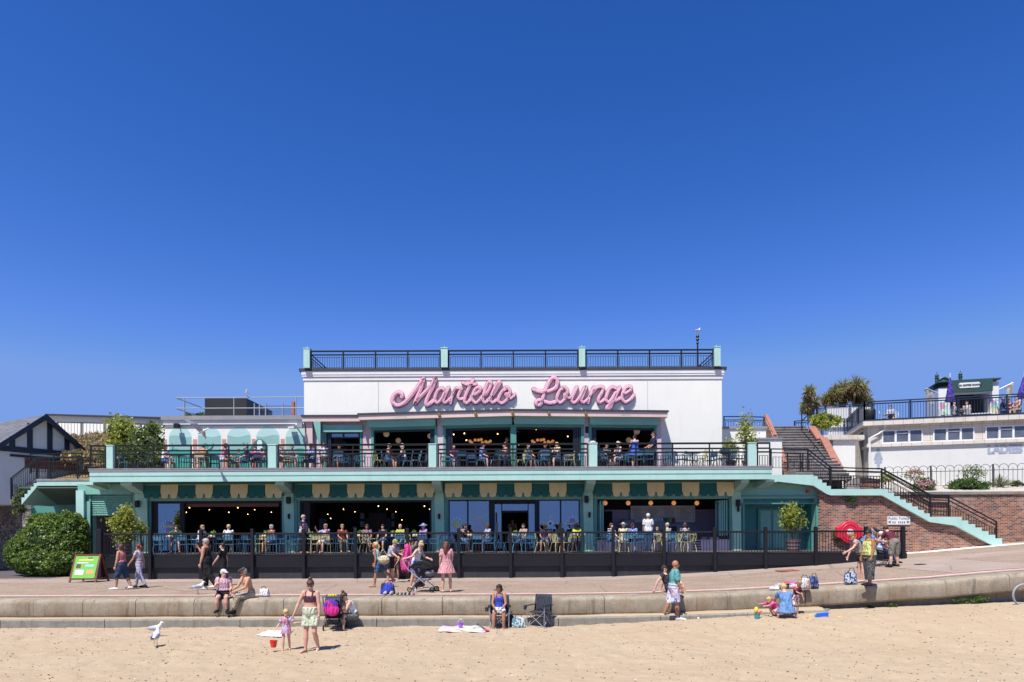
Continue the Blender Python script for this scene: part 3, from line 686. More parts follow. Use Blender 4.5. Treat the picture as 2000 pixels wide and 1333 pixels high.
# ================================================================ right hand side stairs, brick walls
SD=32.7
def sp(px,py,d=SD): v=W(px,py,d); return (v.x,v.z)
Mstair=[(1588,931,1622,956,4),(1722,956,1815,1010,8),(1864,1010,1956,1059,7)]
def stepline(m0):
    px0,py0,px1,py1,n=m0; (x0,z0),(x1,z1)=sp(px0,py0),sp(px1,py1); out=[]
    for i in range(n):
        zz=lerp(z0,z1,i/n); out+=[(lerp(x0,x1,i/n),zz),(lerp(x0,x1,(i+1)/n),zz)]
    out.append((x1,z1)); return out
st=thing('side_stairs','mint edged concrete stairs descending right from the balcony to the promenade','stairs',(12.5,32.7,2))
top=[sp(1500,928)]+stepline(Mstair[0])+stepline(Mstair[1])+stepline(Mstair[2])
bot=[sp(1948,1071),sp(1851,1020),sp(1817,1021),sp(1722,968),sp(1618,968),sp(1574,940),sp(1500,939)]
m=MB(); poly=bot+[]  # build as strips: quads between step columns
def botz(x):
    pts=sorted([(p[0],p[1]) for p in bot]); return tab(x,pts)
def stairbody(m,y0,y1,zlow,inset=0):
    for (xa,za),(xb,zb) in zip(top,top[1:]):
        if xb-xa<1e-4: continue
        m.hexa([(xa,y0,zlow(xa)),(xb,y0,zlow(xb)),(xb,y1,zlow(xb)),(xa,y1,zlow(xa))],[(xa,y0,za-inset),(xb,y0,za-inset),(xb,y1,za-inset),(xa,y1,za-inset)])
stairbody(m,32.66,32.8,botz); m.build('stringer',M['mintl'],st)
m=MB(); stairbody(m,32.802,34.1,botz,.03); m.build('steps',M['conc3'],st)
bw=thing('brick_wall','weathered red brick wall below the mint stair edge, with white salt staining','wall',(17,32.9,1.7))
bp=sorted([(p[0],p[1]) for p in bot if p[0]>sp(1600,968)[0]-.5])
m=MB(); xs_=[fx(1602,32.86)]+[p[0] for p in bp if p[0]>fx(1602,32.86)]
for xa,xb in zip(xs_,xs_[1:]):
    m.hexa([(xa,32.88,gz(xa)-.3),(xb,32.88,gz(xb)-.3),(xb,33.3,gz(xb)-.3),(xa,33.3,gz(xa)-.3)],[(xa,32.88,botz(xa)),(xb,32.88,max(botz(xb),gz(xb)-.25)),(xb,33.3,max(botz(xb),gz(xb)-.25)),(xa,33.3,botz(xa))])
m.build('brickwork',M['brick'],bw)
pw=thing('planter_wall','long red brick retaining wall with grey coping behind the lower stairs','wall',(24,34.3,2))
m=MB(); m.box(fx(1700,34.3),34,34.3,34.6,1.4,4.62); m.build('brickwork',M['brick'],pw)
m=MB(); m.box(fx(1700,34.2),34,34.22,34.7,4.62,4.76); m.build('coping',M['conc2'],pw)
pr=thing('brick_pier','short brick pier with sloped grey side on the middle stair landing','wall',(16.5,34.4,4.4))
m=MB(); m.box(X(1655,34.4),X(1718,34.4),34.35,34.8,4.3,5.42); m.build('brickwork',M['brick'],pr)
m=MB(); m.prism([(X(1650,34.3),4.4),(X(1676,34.3),4.4),(X(1676,34.3),5.45),(X(1662,34.3),5.38),(X(1650,34.3),5.1)],34.1,34.35); m.prism([(X(1676,34.3),5.42),(X(1712,34.3),5.42),(X(1690,34.3),5.52),(X(1676,34.3),5.50)],34.32,34.8);m.build('sloped_coping',M['conc3'],pr)
# upper flight of steps
us=thing('upper_steps','grey concrete steps climbing between brick parapets to the cliff top','stairs',(16,35,5.8))
m=MB(); n=19
for i in range(n):
    y0=34.5+i*.30; z=ZT-.4+(i+1)*.187; m.box(14.6,17.2,y0,41.5,z-.187,z-.035); m.box(14.6,17.2,y0-.045,41.5,z-.035,z)
m.build('steps',M['conc3'],us)
def parapet(label,pts,w,zb):
    t=thing('stair_parapet',label,'parapet',(pts[0].x,pts[0].y,zb))
    m=MB(); c=MB()
    for a,b in zip(pts,pts[1:]):
        m.hexa([(a.x,a.y,zb),(b.x,b.y,zb),(b.x+w,b.y,zb),(a.x+w,a.y,zb)],[(a.x,a.y,a.z),(b.x,b.y,b.z),(b.x+w,b.y,b.z),(a.x+w,a.y,a.z)])
        o=Vector((w/2,0,.04)); c.beam(a+o,b+o,w+.1,.08)
    m.build('brickwork',M['brick'],t); c.build('coping',M['brickcop'],t); return t
parapet('upper left brick stair parapet with red coping beside the roof terrace',[W(1538,905,36.2),W(1526,866,37.3)],-.28,5.0)
parapet('tallest left brick stair parapet with red coping against the sky',[W(1519,852,37.9),W(1501,812,39.3)],-.28,5.0)
parapet('long lower right brick stair parapet with red coping',[W(1634,916,35.7),W(1603,857,37.9)],.3,5.0)
parapet('short upper right brick stair parapet next to the shrub',[W(1597,860,38.1),W(1580,835,39.2)],.3,5.0)
# garden ground
sheet('garden_gravel',M['gravel'],fr(17.9,34,.6),fr(34.65,41.5,.5),lambda x,d:4.74+(d-34.65)*.17+.05*noise.noise(Vector((x,d,0))))
m=MB(); m.box(14.4,60,41.3,44.7,-1,8.62); o=m.build('cliff_core',M['conc3']); o['kind']='structure'
# ================================================================ toilets building (LADIES)
CN=Vector((20.9,40,0)); U=Vector((math.cos(R(16)),-math.sin(R(16)),0)); V=Vector((math.sin(R(16)),math.cos(R(16)),0))
lad=thing('toilet_block','white public toilet block with tiled upper band and roof terrace','building',(20.9,40,5.3),0)
def tpx(px): k=(px-1000)/F; return (CN.y*k-CN.x)/(U.x-k*U.y)
def lbox(m,t0,t1,n0,n1,z0,z1):
    P=lambda t,n,z:(CN+U*t+V*n)+Vector((0,0,z)); m.hexa([P(t0,n0,z0),P(t1,n0,z0),P(t1,n1,z0),P(t0,n1,z0)],[P(t0,n0,z1),P(t1,n0,z1),P(t1,n1,z1),P(t0,n1,z1)])
def lpart(name,mat,boxes,parent=None):
    m=MB()
    for b in boxes: lbox(m,*b)
    return m.build(name,mat,parent or lad)
M['white2']=paint('toned_down_white_render',(.60,.60,.57),.75,.05,.7,.2,(.45,.42,.36),.1,18); lpart('wall',M['white2'],[(0,26,0,9,4.9,7.70)]); lpart('plinth',M['navy'],[(.4,26,-.06,0,4.6,5.42)])  # white darkened in colour because this turned wall catches more sun
lpart('tile_band',M['clad'],[(0,26,.03,9,7.88,8.94)]); lpart('ledge',M['clad'],[(-.1,26,-.14,9,7.70,7.88)])
lpart('roof_fascia',M['clad'],[(-.35,26,-.32,9,8.94,9.22)]); lpart('roof_edge',M['navy'],[(-.37,26,-.34,9,9.22,9.27)])
lpart('wing_wall',M['white'],[(-3.2,0,5.6,9,4.9,8.6)]); lpart('wing_fascia',M['clad'],[(-3.6,-.35,5.3,9,8.6,9.22)]); lpart('wing_roof_edge',M['cap'],[(-3.62,-.37,5.28,9,8.9,9.0)])
lpart('louvre',M['cap'],[(-.06,-.0,1.4+k*.0,3.6,7.95+k*.13,8.02+k*.13) for k in range(7)])
for a,b in ((1723,1803),(1823,1904),(1925,2007)):
    ta,tb=tpx(a),tpx(b); w=(tb-ta)
    fr_=lpart('window_frame',M['whitep'],[(ta,tb,-.03,.03,7.89,7.96),(ta,tb,-.03,.03,8.60,8.66),(ta,ta+.07,-.03,.03,7.96,8.60),(tb-.07,tb,-.03,.03,7.96,8.60)]+[(ta+w*k-.05,ta+w*k+.05,-.04,.03,7.96,8.60) for k in (.34,.67)]+[(ta+w*.34,ta+w*.67,-.045,.03,8.42,8.47)])
    for k in range(3): 
        m=MB(); lbox(m,ta+w*k/3+.06,ta+w*(k+1)/3-.06,-.01,.0,7.98,8.58); m.build('pane',M['pane'] if 'pane' in M else M.setdefault('pane',paint('dusty_window_pane',(.10,.12,.16),.15,.3,3)),fr_)
m=MB(); P=lambda t,n,z:(CN+U*t+V*n)+Vector((0,0,z))
m.tube([P(.85,-.1,8.94),P(.85,-.12,8.7),P(.5,-.12,8.45),P(.12,-.12,8.25),P(.05,-.12,8.1),P(.05,-.12,4.9)],.05,6); m.build('drainpipe',M['whitep'],lad)
pier=thing('white_pier','plain white rendered pier between the upper steps and the toilet block','pier',tuple(W(1640,947,38.6)))
m=MB(); a=W(1621,947,39.0); m.box(a.x,a.x+1.25,38.6,39.4,4.8,7.95); m.box(X(1600,38.6),X(1600,38.6)+.4,38.7,39.4,4.8,7.6); m.build('wall',M['white'],pier)
m=MB(); m.hexa([(a.x-.6,38.45,7.95),(a.x+1.7,38.45,7.95),(a.x+1.7,41,7.95),(a.x-.6,41,7.95)],[(a.x-.6,38.45,8.22),(a.x+1.7,38.45,8.22),(a.x+1.7,41,8.22),(a.x-.6,41,8.22)]); m.build('slab',M['clad'],pier)
# ================================================================ left side: landing, stairs, cottage, stone wall
LS=thing('landing_stairs','mint landing and concrete stairs descending left of the cafe','stairs',(-22,33,4))
LD=33.0
lp=lambda px,py:(W(px,py,LD).x,W(px,py,LD).z)
m=MB(); a=lp(72,937);b=lp(178,936)
m.box(a[0],b[0]+.1,33.0,35.6,a[1]-.30,a[1]); 
ns=5; e=lp(42,972); 
for i in range(ns):
    x1=lerp(a[0],e[0],i/ns); x0=lerp(a[0],e[0],(i+1)/ns); z=lerp(a[1],e[1],(i+1)/ns); zlo0=lerp(a[1],e[1],(i+1)/ns)-.35; zlo1=lerp(a[1],e[1],i/ns)-.35
    m.hexa([(x0,33.0,zlo0),(x1,33.0,zlo1),(x1,35.3,zlo1),(x0,35.3,zlo0)],[(x0,33.0,z),(x1,33.0,z),(x1,35.3,z),(x0,35.3,z)])
m.build('landing_and_steps',M['mintl'],LS)
m=MB(); m.box(a[0],b[0]+.1,32.97,33.0,a[1]-.06,a[1]+.02); m.build('edge_strip',M['conc3'],LS)
m=MB(); m.box(e[0]-1.3,fx(158)+.2,35.5,35.7,3.0,5.2);  m.box(fx(160),fx(160)+.15,33.51,36,.6,5.2); m.build('back_wall',M['mintd'],LS); m=MB(); m.prism([(33.02,5.04),(35.5,4.35),(35.5,5.1),(33.02,5.1)],a[0]-.9,fx(159),'x'); m.build('soffit',M['soffit'],LS)  # deep mint and soffit colours carry the shade below the landing
sw2=thing('stone_wall','rough grey rubble stone retaining wall at the left edge','wall',(-28,38,.9))
m=MB(); 
def wl(m,a,b,z0,z1,th=.5):
    a=Vector(a);b=Vector(b); n=Vector((-(b-a).y,(b-a).x,0)).normalized()*th
    m.hexa([(a.x,a.y,z0),(b.x,b.y,z0),(b.x+n.x,b.y+n.y,z0),(a.x+n.x,a.y+n.y,z0)],[(a.x,a.y,z1),(b.x,b.y,z1),(b.x+n.x,b.y+n.y,z1),(a.x+n.x,a.y+n.y,z1)])
wl(m,(-40,46,0),(-25.4,36.3,0),.3,4.15); wl(m,(-25.4,36.3,0),(-20.3,36.2,0),.3,4.0); m.build('masonry',M['stone'],sw2)
m=MB(); wl(m,(-40,45.9,0),(-25.3,36.2,0),4.15,4.45,.7); m.build('flat_top_stones',paint('dark_stone_coping',(.14,.13,.125),.9,.35,6,bump=.6,bs=12),sw2)
m=MB(); m.prism([(-60,62),(-40,46.6),(-25.2,36.9),(-19.8,36.9),(-19.8,62)],.3,5.28,'z'); o=m.build('terrace_ground',M['conc2']); o['kind']='structure'
m=MB(); m.add([(-60,36.6,4.2),(-26,36.6,4.2),(-26,40,4.3),(-60,44,4.3)],[(0,1,2,3)]); 
# cottage
G0=Vector((-26.1,38,0)); GU=Vector((.507,.862,0)); GV=Vector((-.862,.507,0))
cot=thing('timbered_cottage','white cottage with black timbered gable and grey tiled roof','cottage',(-26.1,38,5.3))
def gp(t,n,z): return G0+GU*t+GV*n+Vector((0,0,z))
AP=9.45; EV=7.35; HW=2.45
def gprism(m,poly,n0,n1):
    k=len(poly); m.add([gp(t,n0,z) for t,z in poly]+[gp(t,n1,z) for t,z in poly],[tuple(range(k)),tuple(range(2*k-1,k-1,-1))]+[(i,i+k,(i+1)%k+k,(i+1)%k) for i in range(k)])
m=MB(); gprism(m,[(-2.2,4.4),(2.2,4.4),(2.2,EV+.2),(0,AP-.15),(-2.2,EV+.2)],0,7); gprism(m,[(-6,4.4),(-2.2,4.4),(-2.2,7.2),(-6,7.2)],.0,7); m.build('wall',M['white'],cot)
m=MB()
for s in (-1,1):
    q=[(0,AP),(s*(HW+.15),EV-.1),(s*(HW+.15),EV-.25),(0,AP-.17)]
    if s==1: q=q[::-1]
    gprism(m,q[::-1] if s==1 else q[::-1],-.35,8)
m.build('roof',M['tiles'],cot)
m=MB()
for s in (-1,1):
    q=[(0,AP+.03),(s*(HW+.18),EV-.06),(s*(HW+.18),EV-.36),(0,AP-.30)]; gprism(m,q[::-1],-.42,-.34)
gprism(m,[(-2.3,EV-.10),(2.3,EV-.10),(2.3,EV+.20),(-2.3,EV+.20)],-.07,-.001)
for t_,h in ((-1.5,.55),(-.65,1.35),(.35,1.6),(1.25,.8)): gprism(m,[(t_-.13,EV+.2),(t_+.13,EV+.2),(t_+.13,EV+.2+h),(t_-.13,EV+.2+h)],-.06,-.001)
gprism(m,[(-1.6,EV-.35),(2.3,EV-.35),(2.3,EV-.22),(-1.6,EV-.22)],-.09,-.001)
m.build('timber_framing',M['navy'],cot)
m=MB(); gprism(m,[(-.9,EV-.9),(1.9,EV-.9),(1.9,EV-.38),(-.9,EV-.38)],-.05,-.001); m.build('brown_fascia',M['redwood'],cot)
m=MB(); gprism(m,[(.2,5.4),(1.9,5.4),(1.9,EV-.9),(.2,EV-.9)],-.04,-.001); m.build('door_panel',M['greycap'],cot)
# background left: white boundary wall and railings
bwall=thing('boundary_wall','long white rendered wall on the cliff top behind the cottage','wall',(-28,50,8.6)); 
m=MB(); p0=W(95,812,52); p1=W(326,819,46); m.hexa([(p0.x,p0.y,8),(p1.x,p1.y,8),(p1.x,p1.y+.3,8),(p0.x,p0.y+.3,8)],[(p0.x,p0.y,p0.z),(p1.x,p1.y,p1.z),(p1.x,p1.y+.3,p1.z),(p0.x,p0.y+.3,p0.z)]); m.build('wall',M['white'],bwall)
m=MB(); m.beam(p0+Vector((0,0,.05)),p1+Vector((0,0,.05)),.5,.1); m.build('coping',M['cap'],bwall)
# flat paths on the far cliff top and rooftop equipment
# ================================================================ TERRACE DECK AND FENCE
def text(name,s,size,mat,loc,parent=None,ext=.01,rz=0,align='CENTER',bold=0,sx=1):
    cu=bpy.data.curves.new(name,'FONT'); cu.body=s; cu.size=size; cu.extrude=ext; cu.align_x=align; cu.align_y='CENTER'; cu.offset=bold
    tmp=bpy.data.objects.new(name,cu); COL.objects.link(tmp)
    me=bpy.data.meshes.new_from_object(tmp.evaluated_get(bpy.context.evaluated_depsgraph_get())); bpy.data.objects.remove(tmp)
    me.transform(Matrix.Translation(Vector(loc)-(wloc(parent) if parent else Vector()))@Matrix.Rotation(rz,4,'Z')@Matrix.Rotation(R(90),4,'X')@Matrix.Diagonal((sx,1,1,1)))
    me.materials.clear(); me.materials.append(mat); me.name=name
    o=bpy.data.objects.new(name,me); COL.objects.link(o)
    if parent: o.parent=parent
    return o
FX0,FX1=X(196,29.25),X(1770,29.25)
dk_=thing('terrace_deck','raised cafe terrace deck with black boarded plinth facing the promenade','deck',((FX0+FX1)/2,29.3,.8))
m=MB(); m.box(FX0,X(1600,33),29.25,33.2,1.78,ZF); m.box(X(1600,33),FX1,29.25,32.85,1.78,ZF); m.build('deck_floor',M['deck'],dk_)
m=MB(); m.box(FX0,FX1,29.20,29.28,1.36,1.86); m.build('fascia_beam',M['black'],dk_)
m=MB(); 
for a,b in zip(fr(FX0,FX1,1),fr(FX0,FX1,1)[1:]): m.hexa([(a,29.32,gz(a)-.2),(b,29.32,gz(b)-.2),(b,29.4,gz(b)-.2),(a,29.4,gz(a)-.2)],[(a,29.32,1.37),(b,29.32,1.37),(b,29.4,1.37),(a,29.4,1.37)])
m.build('plinth_boards',M['blackmatt'],dk_)
m=MB(); m.box(FX0,FX0+.1,29.3,33.1,gz(FX0)-.1,1.8); m.build('end_board',M['blackmatt'],dk_)
fpx=[196,295,394,494,594,695,796,896,997,1097,1197,1296,1395,1494,1592,1690,1762]
fe=thing('terrace_fence','black timber post fence with thin metal bars along the front of the terrace','fence',(0,29.2,1.8))
for i,p in enumerate(fpx):
    x=X(p,29.2); w=.11 if i==0 else .065; m=MB(); m.box(x-w,x+w,29.06,29.195,gz(x)-.1,3.0+(0.0 if i else .02)); m.box(x-w*.7,x+w*.7,29.195,29.26,1.87,2.98)
    bevel(m.build('post',M['black'],fe),.008)
for a,b in zip(fpx,fpx[1:]):
    xa,xb=X(a,29.2)+.07,X(b,29.2)-.07
    m=MB(); m.box(xa,xb,29.16,29.24,2.75,2.83); bevel(m.build('top_rail',M['black'],fe),.006)
    m=MB(); m.box(xa,xb,29.18,29.23,1.90,1.94); n=max(2,int((xb-xa)/.125))
    for i in range(1,n): q=lerp(xa,xb,i/n); m.box(q-.010,q+.010,29.2,29.215,1.94,2.755)
    m.build('bar_panel',M['black'],fe)
m=MB(); q=FX1
m=MB(); m.beam((FX1,29.2,2.79),(FX1,32.8,2.79),.06,.055); m.beam((FX1,29.2,1.92),(FX1,32.8,1.92),.05,.04)
for i in range(26): m.box(FX1-.007,FX1+.007,29.3+i*.135,29.314+i*.135,1.93,2.78)
m.build('return_panel',M['black'],fe)
# ---------------- balcony and roof railings
bpx=[(176,'e'),(205,'p')]
ped=[(210,223),(525,541),(838,853),(1151,1167),(1461,1476)]
for a,b in ped:
    m=MB(); xa,xb=X(a,31.6),X(b,31.6); m.box(xa,xb,31.52,31.85,5.825,6.88); m.box(xa-.02,xb+.02,31.50,31.87,6.88,6.92)
    bevel(tag(m.build('balcony_pedestal',M['mintl']),'pale mint square pillar in the balcony railing '+['at the left end of the balcony','between the mural and the left terrace door','below the left wall speaker','with a white hat on top','at the right end by the potted tree'][ped.index((a,b))],'pillar','mint pillars along the balcony railing'),.01)
names=['beside the left landing','in front of the mural','in front of the left terrace doors','in front of the central pendant lamps','in front of the empty right tables']
def brun(a,b,n,lab): 
    xa,xb=X(a,31.62),X(b,31.62); return railing('balcony_railing','black balcony railing section '+lab,[(lerp(xa,xb,i/n),31.62,5.825) for i in range(n+1)],1.09,(1.07,.83,.66),(.05,.50),.118,.055,group='black balcony railing sections',rw=.068,br=.012)
brun(227,521,4,names[1]); brun(545,835,4,names[2]); brun(857,1148,4,names[3]); brun(1171,1458,4,names[4]); brun(178,207,1,names[0]); brun(1480,1504,1,'at the right corner by the stairs')
RZ=11.11
rp=[(595,607),(863,876),(1132,1144),(1396,1408)]
for i,(a,b) in enumerate(rp):
    m=MB(); xa,xb=X(a,34.3),X(b,34.3); m.box(xa,xb,34.22,34.54,RZ,RZ+.95); m.box(xa-.015,xb+.015,34.2,34.56,RZ+.95,RZ+.99); m.lathe([(.03,RZ+.99),(.012,RZ+1.03),(.02,RZ+1.07),(.001,RZ+1.10)],((xa+xb)/2,34.38,0),8)
    bevel(tag(m.build('roof_pedestal',M['mintl']),'pale mint square pillar on the roof edge, '+['leftmost of the four','second from the left','above the capital L of the sign','rightmost of the four'][i],'pillar','mint pillars on the roof edge'),.01)
for (a,b,lab) in ((609,861,'left third'),(878,1130,'middle third'),(1146,1394,'right third')):
    xa,xb=X(a,34.4),X(b,34.4); railing('roof_railing','black roof railing against the sky, '+lab+' of the roof edge',[(lerp(xa,xb,i/4),34.4,RZ) for i in range(5)],.88,(.86,.68),(.03,.56),.125,.07,group='black railings on the roof edge',rw=.058)
for xx,lab in ((X(602,34.4),'left'),(X(1402,34.4),'right')):
    railing('roof_railing','black roof railing running back along the '+lab+' side of the roof',[(xx,34.6,RZ),(xx,37.5,RZ),(xx,40.5,RZ),(xx,43.8,RZ)],.88,(.86,.68),(.03,.56),.25,.055,group='black railings on the roof edge',rw=.04)
# lamp post with gull on the roof
lp_=thing('lamp_post','slim black lamp post with ornate head standing at the right of the roof','lamp post',(X(1364,35.5),35.5,10.9))
m=MB(); m.lathe([(.07,10.9),(.07,11.3),(.045,11.4),(.04,12.55),(.07,12.6),(.04,12.7)],(X(1364,35.5),35.5,0),8); m.build('pole',M['black'],lp_)
m=MB(); m.lathe([(.03,12.7),(.09,12.8),(.05,12.88),(.10,12.95),(.04,13.05),(.02,13.1)],(X(1364,35.5),35.5,0),8); m.build('lamp_head',M['black'],lp_)
# scaffold style roof rails on the mural wing
g=thing('roof_guard_rail','galvanised tube guard rail on the flat roof left of the white wall','railing',(-14,36,8.76))
GY=36.0; xl=X(345,GY); xr=WX0-.02; zt=9.98; zm=9.42; zb=8.76
m=MB(); m.tube([(xl,GY,zt),(xr,GY,zt)],.028); m.build('top_rail',M['galv'],g); m=MB(); m.tube([(xl,GY,zm),(xr,GY,zm)],.028); m.build('rail',M['galv'],g)
for p in (361,458,579): m=MB(); m.tube([(X(p,GY),GY,zb),(X(p,GY),GY,zt)],.032); m.build('post',M['galv'],g)
m=MB(); m.tube([(xl,GY,zt),(xl+.1,41,zt)],.028); m.tube([(xl,GY,zm),(xl+.1,41,zm)],.028); m.build('side_rails',M['galv'],g)
for y_ in (36.9,40.8): m=MB(); m.tube([(xl+.02,y_,zb),(xl+.02,y_,zt)],.03); m.build('post',M['galv'],g)
m=MB(); m.box(X(401,38.4),X(483,38.4),38.4,42.5,8.76,10.42); tag(m.build('plant_enclosure',M['slate']),'large black boxed plant enclosure on the flat roof behind the tube rail','roof box')
g2=thing('walkway_rail','short galvanised walkway rail with glass panels beside the plant enclosure','railing',(-11.5,37.5,8.8))
for p in (498,508,520,553): m=MB(); y=38.0; m.tube([(X(p,y),y,8.9),(X(p,y),y,10.05)],.04); m.build('post',M['galv'],g2)
m=MB(); m.box(X(492,37),X(580,37),36.9,37.0,8.86,8.94); m.build('walkway_edge',M['whitep'],g2)
m=MB(); m.box(X(500,38.1),X(575,38.1),38.08,38.1,8.9,9.95); m.build('glass_panel',M['screen'],g2)
m=MB(); m.box(X(570,38),X(575,38),38.0,38.3,8.8,10.15); tag(m.build('chimney_pipe',M['brickcop']),'narrow red brick flue on the flat roof next to the white wall','flue')
# ---------------- right stair railings
def wp(px,py,d=32.75): return W(px,py,d)
railing('stair_railing','black stair railing from the balcony corner past the bay of the mint landing',[wp(1506,918),wp(1578,919),wp(1623,954),wp(1722,957),wp(1817,1010),wp(1853,1011),wp(1946,1060)],1.02,(1.0,.82),(.10,.62),.14,.06,rw=.045)
railing('stair_railing','black inner handrail against the brick wall of the lower stairs',[W(1620,950,34.1),W(1722,952,34.1),W(1817,1003,34.1),W(1853,1004,34.1)],.95,(.93,.78),(.10,.55),.16,.05,rw=.04)
railing('stair_railing','black railing closing the terrace side of the upper landing',[W(1538,920,33.9),W(1563,921,34.2),W(1568,921,33.0)],.9,(.88,.7),(.1,.5),.14,.05,rw=.04)
railing('handrail','thin dark handrail with two rails at the top of the upper steps',[W(1566,843,39.5),W(1578,830,41.5),W(1595,826,42.5)],1.15,(1.13,.6),None,.1,.05,cat='handrail',rw=.045)
railing('handrail','thin dark handrail running down the right of the upper steps',[W(1568,855,39.2),W(1590,880,37.4),W(1612,908,36.0)],.35,(.33,),None,.1,.03,cat='handrail',rw=.035)
railing('annex_railing','black railing on top of the white annexe right of the main wall',[W(1414,836,36.6),W(1452,836,36.6),W(1492,837,36.6)],.62,(.6,.42),(.05,.34),.14,.05,rw=.04)
# left landing railings
railing('landing_railing','black railing along the front of the left landing',[W(73,936,33.05),W(97,936,33.05),W(152,936,33.05),W(176,935,33.05)],1.05,(1.03,.85),(.08,.62),.13,.06,rw=.04)
railing('stair_railing','black sloping railing down the left landing stairs',[W(73,936,33.06),W(22,976,33.06)],1.05,(1.03,),(.10,.93),.13,.06,rw=.04)
railing('landing_railing','black railing at the back of the left landing in front of the cottage',[W(60,925,36.3),W(105,925,36.0),W(160,924,35.6)],1.05,(1.03,.85),(.08,.62),.15,.05,rw=.04)
railing('picket_railing','grey metal picket railing on top of the rubble stone wall',[W(-60,985,36.9),W(0,985,36.7),W(33,985,36.6)],1.05,(1.03,),(.08,.98),.13,.05,mat='galv',rw=.035)
railing('clifftop_railing','long tall vertical bar railing on the dry grass bank',[W(p,855-(p-120)*-.02,45.2) for p in (112,160,205,250,292)],1.05,(1.0,),(.06,.98),.22,.06,mat='cap',rw=.05)
# hoop topped fence of the garden
hf=thing('hoop_top_fence','thin black hoop topped railing in front of the white toilet block','fence',(25,38,5.2))
def hz(t): return (CN+U*t+V*-1.2)
m=MB(); T0,T1=.6,14.5; n=int((T1-T0)/.215)
for i in range(n):
    a=hz(T0+i*.215); b=hz(T0+(i+2)*.215); zb_=5.15; zt_=6.22
    m.tube([a+Vector((0,0,zb_)),a+Vector((0,0,zt_))],.013,4,cap=False)
    if i%2==0:
        c=(a+b)/2; pts=[a.lerp(b,.5-.5*math.cos(R(k)))+Vector((0,0,zt_+.21*math.sin(R(k)))) for k in range(0,181,30)]; m.tube(pts,.013,4,cap=False)
m.beam(hz(T0)+Vector((0,0,6.1)),hz(T1)+Vector((0,0,6.1)),.02,.03); m.beam(hz(T0)+Vector((0,0,5.3)),hz(T1)+Vector((0,0,5.3)),.02,.03)
m.build('hoop_bars',M['black'],hf)
for t_ in (.6,2.9,5.9,8.6,11.3): 
    a=hz(t_); m=MB(); m.box(a.x-.03,a.x+.03,a.y-.03,a.y+.03,4.9,6.42); m.build('post',M['black'],hf)
# ladies lettering and symbol
Ml=paint('pale_blue_lettering',(.29,.34,.43),.7,.12,3); 
lt_=text('lettering','LADIES',.62,Ml,CN+U*tpx(1963)+V*-.012+Vector((0,0,7.32)),lad,.008,-R(16),bold=.035,sx=.87)
m=MB(); c=CN+U*tpx(1716)+V*-.01
def sy(pts): 
    k=len(pts); m.add([c+U*x+Vector((0,0,z)) for x,z in pts]+[c+U*x-V*.008+Vector((0,0,z)) for x,z in pts],[tuple(range(k)),tuple(range(2*k-1,k-1,-1))]+[(i,i+k,(i+1)%k+k,(i+1)%k) for i in range(k)])
sy([(.09*math.cos(R(a)),7.52+.1*math.sin(R(a))) for a in range(0,360,30)])
sy([(-.12,7.38),(.12,7.38),(.24,6.98),(.17,6.95),(.10,7.15),(.20,6.78),(.08,6.78),(.06,6.42),(-.06,6.42),(-.08,6.78),(-.20,6.78),(-.10,7.15),(-.17,6.95),(-.24,6.98)])
m.build('symbol',Ml,lad)
# roof terrace of the toilet block
TZ=9.27
pts=[CN+U*t_+V*.0+Vector((0,0,TZ)) for t_ in (-.2,2.2,4.6,7.0,9.4,11.8,14.2)]
railing('terrace_railing','blue-black railing along the front of the roof terrace above the toilets',pts,1.12,(1.1,.98),(.06,.95),.15,.07,mat='navy',rw=.05)
pts=[CN+U*-.2+V*k+Vector((0,0,TZ-.03*k)) for k in (0,1.8,3.6,5.2)]
railing('terrace_railing','blue-black railing down the left side of the roof terrace',pts,1.12,(1.1,.98),(.06,.95),.15,.07,mat='navy',rw=.05)
pts=[CN+U*k+V*5.4+Vector((0,0,9.15)) for k in (-.3,-1.7,-3.4)]
railing('terrace_railing','blue-black railing on the roof wing by the palm-like trees',pts,1.12,(1.1,.98),(.06,.95),.15,.07,mat='navy',rw=.05)
pts=[W(1597,830,45.5),W(1612,828,46.5),W(1660,826,46.5),W(1705,824,46.5)]
railing('terrace_railing','rear blue-black railing behind the roof wing',pts,1.25,(1.22,1.08),(.06,1.02),.17,.07,mat='navy',rw=.05)
m=MB(); a=W(1616,822,47.2); b=W(1700,822,47.2); m.box(a.x,b.x,47.2,47.35,8.2,a.z+.95); 
for i in range(9): m.box(lerp(a.x,b.x,i/9),lerp(a.x,b.x,i/9)+.03,47.19,47.2,8.2,a.z+.95)
tag(m.build('white_fence',M['whitep']),'white boarded fence behind the roof terrace railing','fence')
